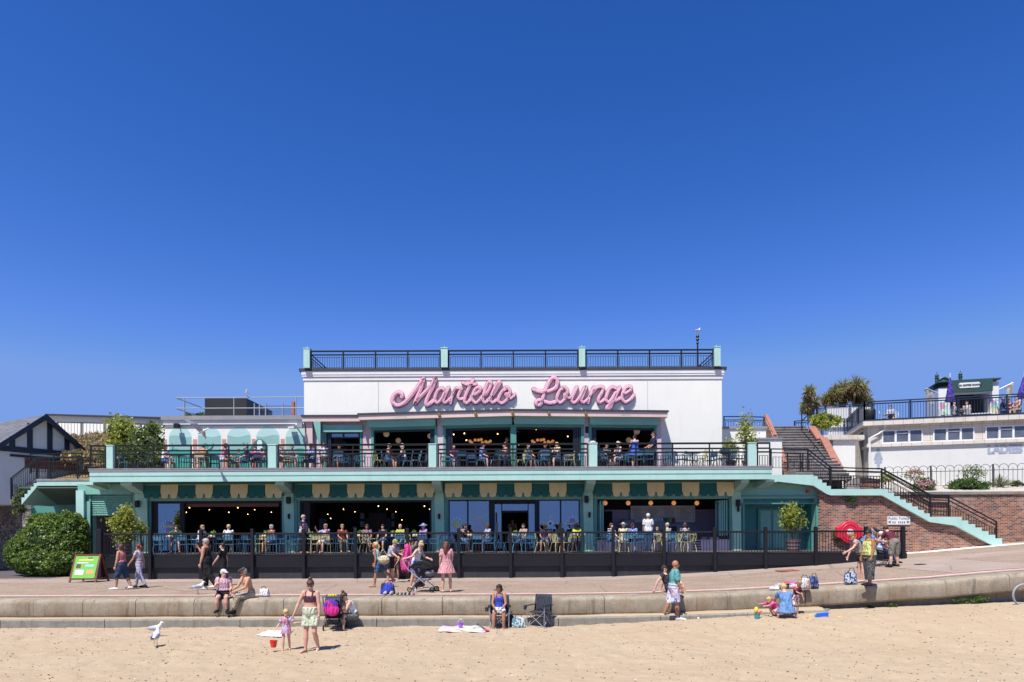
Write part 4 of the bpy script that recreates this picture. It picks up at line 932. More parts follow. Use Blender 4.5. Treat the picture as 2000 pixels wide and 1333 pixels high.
# ================================================================ SCRIPT SIGN
SY=34.36
def catm(P,k=6):
    P=[Vector(p) for p in P]; out=[]
    for i in range(len(P)-1):
        a=P[max(i-1,0)];b=P[i];c=P[i+1];d=P[min(i+2,len(P)-1)]
        for j in range(k):
            t=j/k; out.append(.5*((2*b)+(c-a)*t+(2*a-5*b+4*c-d)*t*t+(3*b-a-3*c+d)*t**3))
    out.append(P[-1]); return out
def sgn(letters,ox,oy,sc,root):
    for nm,strokes in letters:
        body=MB(); side=MB(); tube=MB()
        for s in strokes:
            w_=s[0]; P=catm([W(ox+x/sc,oy+y/sc,SY) for x,y in s[1:]],5)
            r=.096*w_
            # flat channel: rounded strip extruded
            L=[];Rr=[]
            for i,p in enumerate(P):
                t=(P[min(i+1,len(P)-1)]-P[max(i-1,0)]); t.y=0; t.normalize(); nn=Vector((-t.z,0,t.x)); L.append(p+nn*r); Rr.append(p-nn*r)
            def cap(c,t,s0): 
                nn=Vector((-t.z,0,t.x)); return [c+(nn*math.cos(R(a))+t*math.sin(R(a)))*r*s0 for a in range(15,180,30)]
            t1=(P[-1]-P[-2]); t1.y=0; t1.normalize(); t0=(P[0]-P[1]); t0.y=0; t0.normalize()
            n=len(P); vs=[];fs=[]
            
            for i in range(n): vs+=[(L[i].x,SY+.012,L[i].z),(L[i].x*.90+Rr[i].x*.10,SY-.02,L[i].z*.90+Rr[i].z*.10),(L[i].x*.10+Rr[i].x*.90,SY-.02,L[i].z*.10+Rr[i].z*.90),(Rr[i].x,SY+.012,Rr[i].z),(Rr[i].x,SY+.12,Rr[i].z),(L[i].x,SY+.12,L[i].z)]
            for i in range(n-1):
                for j in range(6): fs.append((i*6+j,i*6+(j+1)%6,(i+1)*6+(j+1)%6,(i+1)*6+j))
            body.add(vs,fs)
            for c in (P[0],P[-1]): 
                ring=[(c.x+r*math.cos(R(a)),c.z+r*math.sin(R(a))) for a in range(0,360,30)]; body.prism(ring,SY+.018,SY+.12)
                ri=[(c.x+r*.8*math.cos(R(a)),c.z+r*.8*math.sin(R(a))) for a in range(0,360,45)]; body.prism(ri,SY-.019,SY+.018)
            vs=[];fs=[]
            e=.028
            for i in range(n):
                dl=(L[i]-Rr[i]).normalized()*e; vs+=[((L[i]+dl).x,SY+.05,(L[i]+dl).z),((Rr[i]-dl).x,SY+.05,(Rr[i]-dl).z),((Rr[i]-dl).x,SY+.13,(Rr[i]-dl).z),((L[i]+dl).x,SY+.13,(L[i]+dl).z)]
            for i in range(n-1):
                for j in range(4): fs.append((i*4+j,i*4+(j+1)%4,(i+1)*4+(j+1)%4,(i+1)*4+j))
            side.add(vs,fs)
            for c in (P[0],P[-1]): side.prism([(c.x+(r+e)*math.cos(R(a)),c.z+(r+e)*math.sin(R(a))) for a in range(0,360,30)],SY+.05,SY+.13)
            tube.tube([(p.x+.012,SY-.075,p.z+.01) for p in P[1:-1]],.014,5)
            tube.tube([(p.x-.045,SY-.07,p.z+.035) for p in P[2:-2]],.011,5)
        b=body.build(nm,M['letter'],root); side.build('letter_return',M['letterside'],b); tube.build('neon_tube',M['neon'],b)
s1=thing('script_sign','large pink script sign reading Martello on the white upper wall','sign',tuple(W(880,790,34.2)))
k=15.32
sgn([('letter_m',[(1,(455,770),(440,680),(330,640),(220,740),(180,860),(230,990),(350,1030),(520,960),(700,780),(900,520),(1100,230)),
 (1,(1100,250),(1040,480),(930,740),(850,950)),(.95,(860,960),(1000,780),(1200,580),(1340,420),(1450,230)),(1,(1455,240),(1400,440),(1290,660),(1200,860),(1190,990),(1250,1010),(1400,880))]),
 ('letter_a',[(.85,(1700,560),(1640,510),(1520,600),(1450,780),(1470,920),(1530,950),(1650,830),(1740,640)),(.85,(1850,500),(1760,690),(1700,860),(1740,950),(1830,900),(1900,820))]),
 ('letter_r',[(.85,(2080,520),(1985,690),(1930,860),(1920,960)),(.8,(1985,740),(2040,600),(2130,510),(2240,530),(2180,640),(2140,760),(2180,840),(2260,820))]),
 ('letter_t',[(.85,(2580,270),(2500,430),(2400,640),(2330,830),(2350,940),(2420,950),(2520,830)),(.8,(2290,350),(2400,400),(2520,390),(2660,390))]),
 ('letter_e',[(.85,(2530,760),(2660,700),(2780,600),(2800,510),(2720,490),(2620,600),(2570,770),(2600,910),(2680,950),(2790,860),(2860,760))]),
 ('letter_l',[(.82,(2880,780),(3010,640),(3110,440),(3120,340),(3060,330),(2970,480),(2910,700),(2890,880),(2950,950),(3040,860))]),
 ('letter_l',[(.82,(3060,860),(3200,680),(3340,460),(3400,350),(3350,330),(3250,480),(3150,700),(3120,880),(3180,950),(3280,860))]),
 ('letter_o',[(.85,(3560,530),(3470,600),(3370,760),(3350,890),(3430,960),(3540,920),(3650,780),(3690,620),(3620,500),(3560,500)),(.7,(3600,780),(3560,700),(3630,680),(3640,780),(3720,820),(3790,770),(3830,700))])],
 755,725,k,s1)
s2=thing('script_sign','large pink script sign reading Lounge on the white upper wall','sign',tuple(W(1140,790,34.2)))
sgn([('letter_l',[(1,(190,540),(300,600),(480,625),(680,590),(850,500),(900,350),(860,230),(760,210),(650,340),(560,540),(480,760),(430,950),(340,1030),(270,960),(330,880),(430,880),(560,930),(700,960),(830,920))]),
 ('letter_o',[(.85,(1090,500),(980,580),(900,740),(900,880),(980,950),(1090,880),(1180,740),(1190,580),(1120,490),(1060,510)),(.7,(1120,820),(1110,700),(1190,700),(1180,800),(1260,800),(1320,780))]),
 ('letter_u',[(.85,(1480,490),(1400,660),(1330,820),(1350,930),(1430,940),(1530,840),(1640,650),(1730,490)),(.85,(1760,490),(1680,680),(1620,830),(1650,930),(1730,920),(1820,830))]),
 ('letter_n',[(.85,(1995,490),(1920,650),(1850,820),(1820,950)),(.82,(1870,790),(1960,640),(2080,510),(2200,470),(2270,510),(2230,640),(2150,780),(2130,900),(2200,940),(2300,840))]),
 ('letter_g',[(.85,(2640,520),(2560,480),(2450,570),(2370,740),(2370,880),(2440,930),(2540,830),(2640,640)),(.85,(2770,490),(2690,640),(2610,830),(2540,1000),(2470,1110),(2400,1150),(2390,1080),(2500,970),(2640,900),(2780,800))]),
 ('letter_e',[(.85,(2850,700),(2990,640),(3090,560),(3090,480),(3010,470),(2900,580),(2840,750),(2870,890),(2960,930),(3090,850),(3180,720))])],
 1030,725,k,s2)
# gold flood lamps on the canopy and faint lettering
for i,px in enumerate((861,931,1002,1072,1143)):
    p,_=opp(px); z=8.54; y=p.y-.52
    o=thing('canopy_lamp','small brass downlight on the pink canopy edge, '+['first','second','third','fourth','fifth'][i]+' from the left','lamp',(p.x,y,z),0,'brass lamps along the canopy')
    m=MB(); m.lathe([(.03,z+.1),(.075,z+.06),(.07,z-.05),(.04,z-.09)][::-1],(p.x,y,0),10); m.build('lamp_shade',paint('brass',(.55,.36,.08),.3,.1,5,metal=.8),o)
    m=MB(); m.box(p.x-.015,p.x+.015,y,y+.08,z+.04,z+.07); m.build('bracket',paint('brass',(.5,.3,.1)),o)
Mw=paint('faded_white_lettering',(.42,.40,.38),.6,.05,2)
a_=math.atan2(CP[1][1]-CP[0][1],CP[1][0]-CP[0][0]); b_=math.atan2(CP[2][1]-CP[1][1],CP[2][0]-CP[1][0])
xx=X(783,33.5); text('canopy_lettering','CAFE',.20,Mw,(xx,lerp(CP[0][1],CP[1][1],(xx-CP[0][0])/(CP[1][0]-CP[0][0]))-.004,8.54),cafe,.003,a_,sx=1.3)
xx=X(1224,33.2); text('canopy_lettering','BAR',.20,Mw,(xx,lerp(CP[1][1],CP[2][1],(xx-CP[1][0])/(CP[2][0]-CP[1][0]))-.004,8.54),cafe,.003,b_,sx=1.3)
text('counter_lettering','COCKTAILS',.105,M['whitep'],(X(1330,33.05),33.055,2.49),cnt,.002,sx=1.35); text('counter_lettering','HOT  DRINKS',.105,M['whitep'],(X(1387,33.05),33.055,2.49),cnt,.002,sx=1.25)
# ================================================================ AWNINGS
def awning(px0,n,first,lab):
    t=thing('awning',lab,'awning',(X(px0+n*17,32.9),32.95,ZB-.02),0,'striped scalloped awnings over the ground floor bays')
    bufs={0:MB(),1:MB()}
    for i in range(n):
        cr=(i+first)%2; xa=X(px0+i*34,32.72 if cr else 32.76)+.004; xb=X(px0+(i+1)*34,32.72 if cr else 32.76)-.004; y=32.72 if cr else 32.76
        zb_=4.50; pts=[(xa,ZB-.05),(xa+.0,zb_+.22)]
        w=(xb-xa)/2
        for h in (0,1):
            x0=xa+h*w+.035; x1=xa+(h+1)*w-.035; c=.10
            pts+=[(x0,zb_+.20),(x0+.01,zb_+c),(x0+.04,zb_+.03),(x0+c,zb_),(x1-c,zb_),(x1-.04,zb_+.03),(x1-.01,zb_+c),(x1,zb_+.20)]
        pts+=[(xb,zb_+.22),(xb,ZB-.05)]
        pts=pts[::-1]; k_=len(pts); b=bufs[cr]; base=len(b.v)
        # slight outward slope so it hangs like cloth
        b.add([(p[0],y-(ZB-p[1])*.10,p[1]) for p in pts]+[(p[0],y-(ZB-p[1])*.10+.012,p[1]) for p in pts],[tuple(range(k_)),tuple(range(2*k_-1,k_-1,-1))]+[(j,j+k_,(j+1)%k_+k_,(j+1)%k_) for j in range(k_)])
    bufs[0].each('teal_stripe',M['teal'],t); bufs[1].each('cream_stripe',M['creamc'],t)
    m=MB(); m.box(X(px0,32.8),X(px0+n*34,32.8),32.80,33.19,4.62,4.66); m.box(X(px0,32.8),X(px0+n*34,32.8),32.74,33.19,ZB-.09,ZB-.01); m.build('awning_frame',M['mintd'],t)
awning(280.6,8,0,'teal and cream scalloped awning over the leftmost bay with bulbs inside')
awning(576.5,8,0,'teal and cream scalloped awning over the bay with the dark door and picture frames')
awning(869,8,1,'teal and cream scalloped awning over the mirrored windows and entrance door')
awning(1162,8,0,'teal and cream scalloped awning over the servery counter')
# ================================================================ LIGHTS INSIDE
warm=emit('warm_bulb',(1,.58,.22),5); glow=emit('orange_globe',(.9,.36,.12),.33); pale=emit('pale_paper_globe',(.9,.66,.45),.09)
def pend(px,py,d,r,mt,kind,lab,grp,globe=False):
    p=W(px,py,d); top=5.1 if py>930 else 8.4
    t=thing(kind,lab,'lamp',(p.x,p.y,p.z),0,grp)
    m=MB(); m.tube([(p.x,p.y,p.z+r),(p.x,p.y,top)],.006,4); m.build('cord',M['black'],t)
    m=MB(); m.ell(p,(r,r,r) ,12,8); m.build('bulb' if not globe else 'globe',mt,t,True)
    if globe=='glass':
        m=MB(); m.ell(p,.17,14,10); m.build('glass_globe',M['screen'],t,True)
A=(('left bay','bare bulbs hanging in the ground floor bar'),)
for px,py,g_ in ((370,992,'glass'),(364,1001,0),(409,996,0),(447,1001,0),(464.5,992,'glass'),(484,1005,0),(497.5,996,0),(530,1001,0),(608,995,0),(640,1005,0),(646,1013,0),(671,995,0),(693,1000,0),(739,989,'glass'),(756,995,0),(773,1000,0),(829,989,'glass'),(839,995,0),(785,1016,0)):
    pend(px,py,36.5+((px*7)%13)*.2,.030 if g_ else .022,warm,'pendant_bulb','warm glowing pendant bulb in a clear globe inside the dark bar' if g_ else 'small bare glowing bulb hanging inside the dark bar','clear globe pendants' if g_ else 'bare bulbs in the bar',g_)
for i,px in enumerate((1182,1227,1271,1316,1361)): pend(px,983,33.9,.115,glow,'globe_lamp','matt orange globe lamp hanging above the servery','orange globe lamps above the servery',True)
for px,py,r_ in ((754.5,848,.17),(778,861,.15),(840,852,.15),(1244,843,.17),(1228,860,.15)): pend(px,py,37.4,r_,pale,'paper_globe_lamp','large pale brown paper globe lamp inside the upper lounge','paper globe lamps in the lounge',True)
for cx,cy in ((940,861),(1062,861)):
    t=thing('globe_chandelier','cluster of small amber globes hanging in the '+('left' if cx<1000 else 'right')+' centre lounge window','chandelier',tuple(W(cx,cy,38)),0,'amber globe chandeliers')
    for k_,(dx,dy) in enumerate(((-20,1),(-17,4),(-11,-1),(-5,-1),(0,-2),(2,4),(8,2),(12,4),(16,1))): m=MB(); m.ell(W(cx+dx*1.1,cy+dy,38+(k_%3)*.3),.085,10,7); m.build('globe',glow,t,True)
    m=MB(); m.tube([W(cx-19,cy-8,38.2),W(cx+18,cy-8,38.2)],.02,4); m.tube([W(cx,cy-8,38.2),W(cx,cy-25,38.2)],.02,4); m.build('bar',M['black'],t)
t=thing('globe_chandelier','cluster of small amber globes high behind the centre window post','chandelier',tuple(W(1000,840,38)),0,'amber globe chandeliers')
for dx,dy in ((-19,-1),(-15,0),(-4,1),(12,1),(20,0),(26,-1)): m=MB(); m.ell(W(1000+dx,840+dy,38),.08,10,7); m.build('globe',glow,t,True)
for px,py in ((886,849),(907,847),(948,839),(972,848),(1047,839),(1109,853),(911,860),(1013,869),(1068,869)): pend(px,py,37,.03,warm,'pendant_bulb','small bare glowing bulb hanging inside the upper lounge','bare bulbs in the lounge')
# ---- furniture inside the bar seen through the second bay
ibx=thing('inner_door','dark red panelled double door inside the bar','door',tuple(W(737,1050,40.7)))
Md2=paint('dark_red_door',(.10,.035,.04),.5,.2,2)
m=MB(); a=W(720,1012,40.7); b=W(755,1060,40.7); m.box(a.x,b.x,40.75,40.95,ZF,a.z); m.build('door_leaf',Md2,ibx)
m=MB(); m.box(a.x-.25,a.x,40.7,40.95,ZF,a.z+.3); m.box(b.x,b.x+.25,40.7,40.95,ZF,a.z+.3); m.box(a.x-.25,b.x+.25,40.7,40.95,a.z,a.z+.3); m.build('door_frame',M['navy'],ibx)
pf=paint('pale_print_paper',(.50,.53,.58),.6,.3,9); 
for px,py,w,h in ((708,1008,11,14),(708,1024,11,14),(766,1008,11,14),(766,1024,11,14),(723,1003,10,4),(737,1003,12,4),(752,1003,10,4),(708,1038,11,8),(766,1038,11,8),(669,1031,7,10),(631,1024,17,24),(693,1031,10,6)):
    o=thing('picture_frame','small framed print on the dark bar wall by the red door','picture',tuple(W(px,py,40.9)),0,'framed prints on the bar wall'); c=W(px,py,40.9); sc=40.9/F
    m=MB(); m.box(c.x-w*sc/2,c.x+w*sc/2,40.88,40.93,c.z-h*sc/2,c.z+h*sc/2); m.build('frame',M['black'],o)
    m=MB(); m.box(c.x-w*sc/2+.04,c.x+w*sc/2-.04,40.87,40.88,c.z-h*sc/2+.04,c.z+h*sc/2-.04); m.build('print',pf if px!=631 else paint('dim_mirror',(.10,.13,.17),.3,.1),o)
for px in (613,616,420,384,450): m=MB(); c=W(px,1000,40); m.box(c.x-.04,c.x+.04,39.9,40,ZF,5.0); tag(m.build('timber_post',M['darkwood']),'dark timber post inside the bar','post','timber posts in the bar')
# servery contents
mb_=thing('menu_board','long pale menu board with rows of small text behind the servery','menu board',tuple(W(1294,1004,35.9)))
a=W(1233,990,35.9); b=W(1356,1019,35.9)
m=MB(); m.box(a.x,b.x,35.9,35.98,b.z,a.z); m.build('board',paint('menu_board_face',(.75,.70,.64),.7,.06,4),mb_)
m=MB(); m.box(a.x-.04,a.x,35.86,35.98,b.z-.04,a.z+.04); m.box(b.x,b.x+.04,35.86,35.98,b.z-.04,a.z+.04); m.box(a.x,b.x,35.86,35.98,a.z,a.z+.04); m.box(a.x,b.x,35.86,35.98,b.z-.04,b.z); m.build('frame',M['whitep'],mb_)
m=MB(); rr=random.Random(3)
for c_ in range(4):
    x0=lerp(a.x,b.x,c_/4)+.06
    for r_ in range(11):
        z=a.z-.07-r_*.062; L=rr.uniform(.3,.62); m.box(x0,x0+L,35.894,35.9,z-.012,z+.010); 
        if rr.random()<.8: m.box(x0+.70,x0+.76,35.894,35.9,z-.012,z+.01)
m.build('text_rows',paint('grey_text',(.30,.28,.27)),mb_)
bs=thing('coffee_machine','steel coffee machine on the servery counter','coffee machine',tuple(W(1283,1040,35)))
m=MB(); m.box(X(1270,35),X(1300,35),34.8,35.3,ZF,2.9); m.build('base_cabinet',M['slate'],bs)
m=MB(); m.box(X(1272,35),X(1298,35),34.9,35.3,2.9,3.35); m.build('machine',M['galv'],bs); 
for i_ in range(4): m=MB(); m.lathe([(.05,3.36),(.06,3.42),(.05,3.5)],(X(1276+i_*6,35),35.1,0),8); m.build('cup_stack',M['whitep'],bs)
for i_,(px,c_) in enumerate(((1295,(.05,.10,.3)),(1302,(.05,.25,.12)),(1309,(.35,.42,.05)),(1316,(.28,.05,.06)))):
    o=MB(); p=W(px,1017,35.4); o.lathe([(.07,p.z-.12),(.09,p.z-.08),(.09,p.z+.08),(.05,p.z+.14)],(p.x,35.4,0),10); tag(o.build('storage_jar',paint('jar_%d'%i_,c_)),['blue','green','yellow-green','dark red'][i_]+' storage jar on the shelf under the menu board','jar')
fr2=thing('display_fridge','steel framed glass display fridge behind the servery counter','fridge',tuple(W(1313,1035,35.2)))
m=MB(); m.box(X(1292,35),X(1332,35),35.0,35.6,ZF,3.15); m.build('case',M['galv'],fr2); m=MB(); m.box(X(1295,35),X(1322,35),34.98,35.0,2.5,3.1); m.build('glass',M['slate'],fr2)
ov=thing('blue_oven','grey-blue box oven on the servery back counter','oven',tuple(W(1228,1030,35.5))); m=MB(); m.box(X(1216,35.4),X(1238,35.4),35.2,35.7,2.7,3.45); m.build('case',paint('blue_grey_metal',(.08,.11,.16),.4),ov); m=MB(); m.box(X(1218,35.4),X(1236,35.4),35.17,35.2,3.1,3.4); m.build('oven_door',M['galv'],ov)
# wall lamps, speakers, cameras
def wallthing(px,py,d,kind,lab,grp,sc_=1):
    c=W(px,py,d); t=thing(kind,lab,'speaker' if 'speaker' in kind else 'lamp',tuple(c),0,grp); m=MB()
    if 'speaker' in kind:
        m.box(c.x-.10,c.x+.10,d-.22,d-.04,c.z-.17,c.z+.17); bevel(m.build('cabinet',M['black'],t),.05,3); m=MB(); m.box(c.x-.03,c.x+.03,d-.04,d+.02,c.z-.04,c.z+.04); m.build('bracket',M['black'],t)
    else:
        m.lathe([(.035,c.z-.13),(.055,c.z-.1),(.055,c.z+.1),(.035,c.z+.13)],(c.x,d-.09,0),8); m.build('lamp_body',M['black'],t); m=MB(); m.box(c.x-.03,c.x+.03,d-.04,d+.01,c.z-.04,c.z+.04); m.build('bracket',M['black'],t)
for px,py,lab in ((271,985,'on the leftmost mint column'),(565,978,'on the second mint column'),(1145,976,'beside the servery on the fourth mint column'),(1440,983,'on the last mint column')): wallthing(px,py,33.0,'wall_speaker','black wall speaker '+lab,'black wall speakers')
for px,py,lab in ((861,841,'above the left balcony pillar'),(1146,841,'between the right lounge windows')): wallthing(px,py,34.1 if px<1000 else 33.75,'wall_speaker','black wall speaker on the upper floor '+lab,'black wall speakers')
for px,py,lab in ((565,1009,'second'),(858,1009,'third'),(1151,1006,'fourth'),(1441,995,'last')): wallthing(px,py,33.0,'wall_light','slim black wall light on the '+lab+' mint column','slim black wall lights')
fl=thing('flood_light','black flood light above the first painted arch','flood light',tuple(W(349,834,34.5))); c=W(349,834,34.5); m=MB(); m.box(c.x-.12,c.x+.12,34.2,34.4,c.z-.1,c.z+.12); m.build('lamp_body',M['black'],fl); m=MB(); m.box(c.x-.02,c.x+.02,34.4,34.6,c.z+.02,c.z+.08); m.build('bracket',M['black'],fl)
cc=thing('security_camera','white security camera with grey box near the top right of the mural','camera',tuple(W(585,834,34.4))); c=W(588,833,34.4); m=MB(); m.box(c.x-.13,c.x+.13,34.15,34.3,c.z-.1,c.z+.14); m.build('grey_box',M['galv'],cc); m=MB(); m.beam((c.x-.05,34.3,c.z),(c.x-.35,34.55,c.z+.15),.04,.04); m.box(c.x-.6,c.x-.3,34.2,34.5,c.z-.12,c.z-.04); m.build('camera_body',M['whitep'],cc)
al=thing('alarm_box','small red alarm box on the mint wall of the right end bay','alarm box',tuple(W(1577,960,33.15))); c=W(1577,960,33.15); m=MB(); m.box(c.x-.06,c.x+.06,33.0,33.19,c.z-.08,c.z+.08); bevel(m.build('case',paint('red_plastic',(.65,.02,.03),.35)),.01).parent=al; al.children[0].location=(-c.x,-c.y,-c.z)
# emblems on windows
em=paint('white_decal',(.78,.78,.74),.5); ey=paint('yellow_decal',(.66,.64,.28),.5); ev=paint('violet_decal',(.30,.27,.55),.5)
def emblem(px,py,kind,lab):
    c=W(px,py,33.33); t=thing('window_decal',lab,'decal',tuple(c),0,'round ornamental decals on the windows'); s=.33
    m=MB(); n=12
    for i in range(n):
        a=2*math.pi*i/n; r=.30*(1 if i%3 else 1.12) if kind!=1 else .34*(1 if i%3==0 else .0)
        if r==0: continue
        x=c.x+r*math.cos(a); z=c.z+r*math.sin(a); q=.045; m.prism([(x-q,z),(x,z-q),(x+q,z),(x,z+q)],33.345,33.349)
    if kind==1: m.prism([(c.x-.17,c.z),(c.x,c.z-.2),(c.x+.17,c.z),(c.x,c.z+.2)],33.345,33.349)
    m.build('border',em,t)
    m=MB()
    if kind==0: m.prism([(c.x+.19*math.cos(R(a))*(1/max(abs(math.cos(R(a))),abs(math.sin(R(a)))))**.6,c.z+.18*math.sin(R(a))*(1/max(abs(math.cos(R(a))),abs(math.sin(R(a)))))**.6) for a in range(0,360,15)],33.34,33.344); m.build('badge',ey,t)
    if kind==1: m.prism([(c.x+.06*math.cos(R(a)),c.z+.06*math.sin(R(a))) for a in range(0,360,30)],33.34,33.344); m.build('badge',M['navy'],t)
    if kind==2:
        m.prism([(c.x-.12,c.z-.26),(c.x+.12,c.z-.26),(c.x+.12,c.z+.26),(c.x-.12,c.z+.26)],33.34,33.344); m.build('badge',ev,t); m=MB(); m.prism([(c.x-.26,c.z-.05),(c.x+.26,c.z-.05),(c.x+.26,c.z+.05),(c.x-.26,c.z+.05)],33.336,33.339); m.build('banner',ey,t)
emblem(329,1029,2,'violet and yellow ornamental decal on the left bay window'); emblem(892,1025,0,'pale yellow badge decal on the window left of the entrance'); emblem(1075,1023,1,'white diamond decal on the window right of the entrance'); emblem(1118,1023,2,'violet and yellow banner decal on the window nearest the servery')
mf=thing('framed_menu','cream framed menu hanging on wires in the window left of the entrance','menu frame',tuple(W(936,1024,33.3))); a=W(924,1010,33.3); b=W(948,1039,33.3)
m=MB(); m.box(a.x,b.x,33.30,33.34,b.z,a.z); m.build('frame',paint('cream_frame',(.55,.55,.42)),mf); m=MB(); m.box(a.x+.08,b.x-.08,33.29,33.30,b.z+.08,a.z-.08); m.build('menu_sheet',paint('bluish_paper',(.42,.50,.68),.5,.1,6),mf); m=MB(); m.tube([(a.x,33.33,a.z),(a.x,33.33,4.33)],.012,4); m.tube([(b.x,33.33,a.z),(b.x,33.33,4.33)],.012,4); m.build('hanging_wires',M['whitep'],mf)
# life ring housing on the brick wall
lr=thing('life_ring_housing','big red plastic life ring housing on the brick wall by the fence end','life ring housing',tuple(W(1658,1040,32.75))); c=W(1658,1040,32.75)
red=paint('red_life_ring_plastic',(.62,.022,.05),.35,.08,3)
out=[]
for a in range(0,360,8):
    r=.52; x=.52*math.cos(R(a)); z=.54*math.sin(R(a)); 
    if abs(math.sin(R(a)))<.5: x=math.copysign(.625,x)
    out.append((c.x+x,c.z+z))
m=MB(); m.prism(out,32.62,32.87); o=m.build('case',red,lr); bevel(o,.05,3)
m=MB(); prof=[c+Vector((.36*math.cos(R(a)),-.14,.38*math.sin(R(a)))) for a in range(0,360,15)]; m.tube([v+Vector((0,.03,0)) for v in prof],.045,8,closed=True); m.build('moulded_ring',red,lr,True)
m=MB(); m.prism([(c.x+.16*math.cos(R(a)),c.z+.16*math.sin(R(a))) for a in range(0,360,20)],32.60,32.62); m.build('white_centre',M['whitep'],lr)
# toilets sign
ts=thing('toilet_sign','small white Public Toilets direction sign on the brick wall','sign',tuple(W(1755,1017,32.85))); a=W(1733,1009,32.86); b=W(1777,1025,32.86); zc=(a.z+b.z)/2; xc=(a.x+b.x)/2
m=MB(); m.box(a.x,b.x,32.84,32.875,b.z,a.z); m.build('board',M['whitep'],ts)
text('lettering','Public Toilets',.185,M['black'],(xc,32.838,zc+.095),ts,.002); text('lettering','<',.24,M['black'],(a.x+.1,32.838,zc-.09),ts,.002,bold=.008); text('lettering','>',.24,M['black'],(b.x-.1,32.838,zc-.09),ts,.002,bold=.008)
m=MB()
for i in range(7):
    x=lerp(a.x+.26,b.x-.26,i/6); 
    if i in (2,): continue
    m.ell((x,32.836,zc-.055),(.02,.003,.022),6,5); m.box(x-.022,x+.022,32.834,32.838,zc-.14,zc-.08)
m.build('pictograms',M['black'],ts)
# ================================================================ PLANTS
def leafshell(m,c,r,n,size,seed=1,zmin=-.8,lump=.10):
    q=random.Random(seed); c=Vector(c)
    for i in range(n):
        v=Vector((q.gauss(0,1),q.gauss(0,1),q.gauss(0,1))).normalized()
        if v.z<zmin or v.y>.5: continue
        k=1+lump*noise.noise(v*2.2+c)+lump*noise.noise(v*6+c)*.7-q.random()**3*.12
        p=c+Vector((v.x*r[0],v.y*r[1],v.z*r[2]))*k; s=size*q.uniform(.6,1.35)
        a=(v*.5+Vector((q.gauss(0,.8),q.gauss(0,.8),q.gauss(0,.8)-.3))).normalized(); b=a.cross(v+Vector((q.gauss(0,.5),q.gauss(0,.5),q.gauss(0,.5)))).normalized()
        m.add([p-a*s*.6,p+b*s*.45,p+a*s*.6,p-b*s*.45],[(0,1,2,3)])
def leafcloud(m,c,r,n,size,seed=1,k=9,sp=.42,long=1.6,up=0.0,shell=False):
    q=random.Random(seed); c=Vector(c); cl=[]
    for i in range(k):
        while 1:
            v=Vector((q.uniform(-1,1),q.uniform(-1,1),q.uniform(-1,1)))
            if v.length<1: break
        if shell: v=v.normalized()*q.uniform(.75,1)
        cl.append(v*(.72 if not shell else .9))
    for i in range(n):
        o=q.choice(cl)+Vector((q.gauss(0,sp),q.gauss(0,sp),q.gauss(0,sp)))*.6
        p=c+Vector((o.x*r[0],o.y*r[1],o.z*r[2])); s=size*q.uniform(.6,1.35)
        a=Vector((q.gauss(0,1),q.gauss(0,1),q.gauss(0,1)+up)).normalized(); b=a.cross(Vector((q.gauss(0,1),q.gauss(0,1),q.gauss(0,1)))).normalized()
        m.add([p-a*s*long/2,p+b*s*.42,p+a*s*long/2,p-b*s*.42],[(0,1,2,3)])
def trunk(m,base,tips,r):
    for i,tp in enumerate(tips):
        b=Vector(base); t_=Vector(tp); mid=b.lerp(t_,.5)+Vector((noise.noise(t_*3)*.1,noise.noise(t_*4)*.1,0)); m.tube([b+Vector(((i%3-1)*r*.3,0,0)),mid,t_],[r,r*.6,r*.2],6)
def potted(name,lab,base,h,w,pot,n,size,mat='leafy',seed=1,cat='potted tree',lo=.18,kk=12):
    b=Vector(base); t=thing(name,lab,cat,b); z0=b.z
    if pot:
        m=MB(); m.lathe([(pot*.72,z0),(pot,z0+pot*1.5),(pot*1.05,z0+pot*1.5),(pot*1.05,z0+pot*1.65),(pot*.9,z0+pot*1.65),(pot*.88,z0+pot*1.4)],(b.x,b.y,0),16); m.build('pot',M['barrel'],t); z0+=pot*1.4
        m=MB(); 
        for zz in (.35,.8,1.35): m.lathe([(pot*(.73+.19*zz)+.006,b.z+pot*zz),(pot*(.73+.19*zz)+.012,b.z+pot*(zz+.12))],(b.x,b.y,0),16)
        m.build('hoops',M['galv'],t)
    q=random.Random(seed); tips=[(b.x+q.uniform(-w,w)*.5,b.y+q.uniform(-w,w)*.4,z0+(h)*q.uniform(.55,.95)) for _ in range(6)]
    m=MB(); trunk(m,(b.x,b.y,z0-.05),tips,.025); m.build('trunk',M['bark'],t)
    m=MB(); leafcloud(m,(b.x,b.y,z0+h*(.5+lo/2)),(w,w*.8,h*(.5-lo/2)),n,size,seed,kk,.38); m.build('crown',M[mat],t); return t
M['barrel']=paint('dark_red_barrel',(.13,.055,.05),.6,.3,6)
potted('potted_tree','bushy yellow-green bay tree in a barrel at the left end of the terrace',(X(240,30.6),30.6,ZF),1.75,.72,.30,2600,.085,seed=3,lo=.05,kk=22)
potted('potted_tree','small sprig of yellow-green leaves beside the leftmost mint column',(X(277,31.4),31.4,ZF),1.5,.30,None,330,.075,seed=5,lo=.45)
potted('potted_tree','loose tall bay tree in a dark red barrel before the mint double door',(X(1549,31.5),31.5,ZF),1.85,.62,.33,1500,.085,seed=8,lo=.10,kk=16)
potted('potted_tree','tall sparse tree at the right end of the balcony',(X(1462,33.2),33.2,ZT),2.35,.62,.28,950,.085,seed=11,lo=.05,kk=14)
potted('potted_tree','smaller sparse shrub left of the tall balcony tree',(X(1428,33.0),33.0,ZT),1.35,.48,.26,560,.075,seed=12,lo=.02,kk=10)
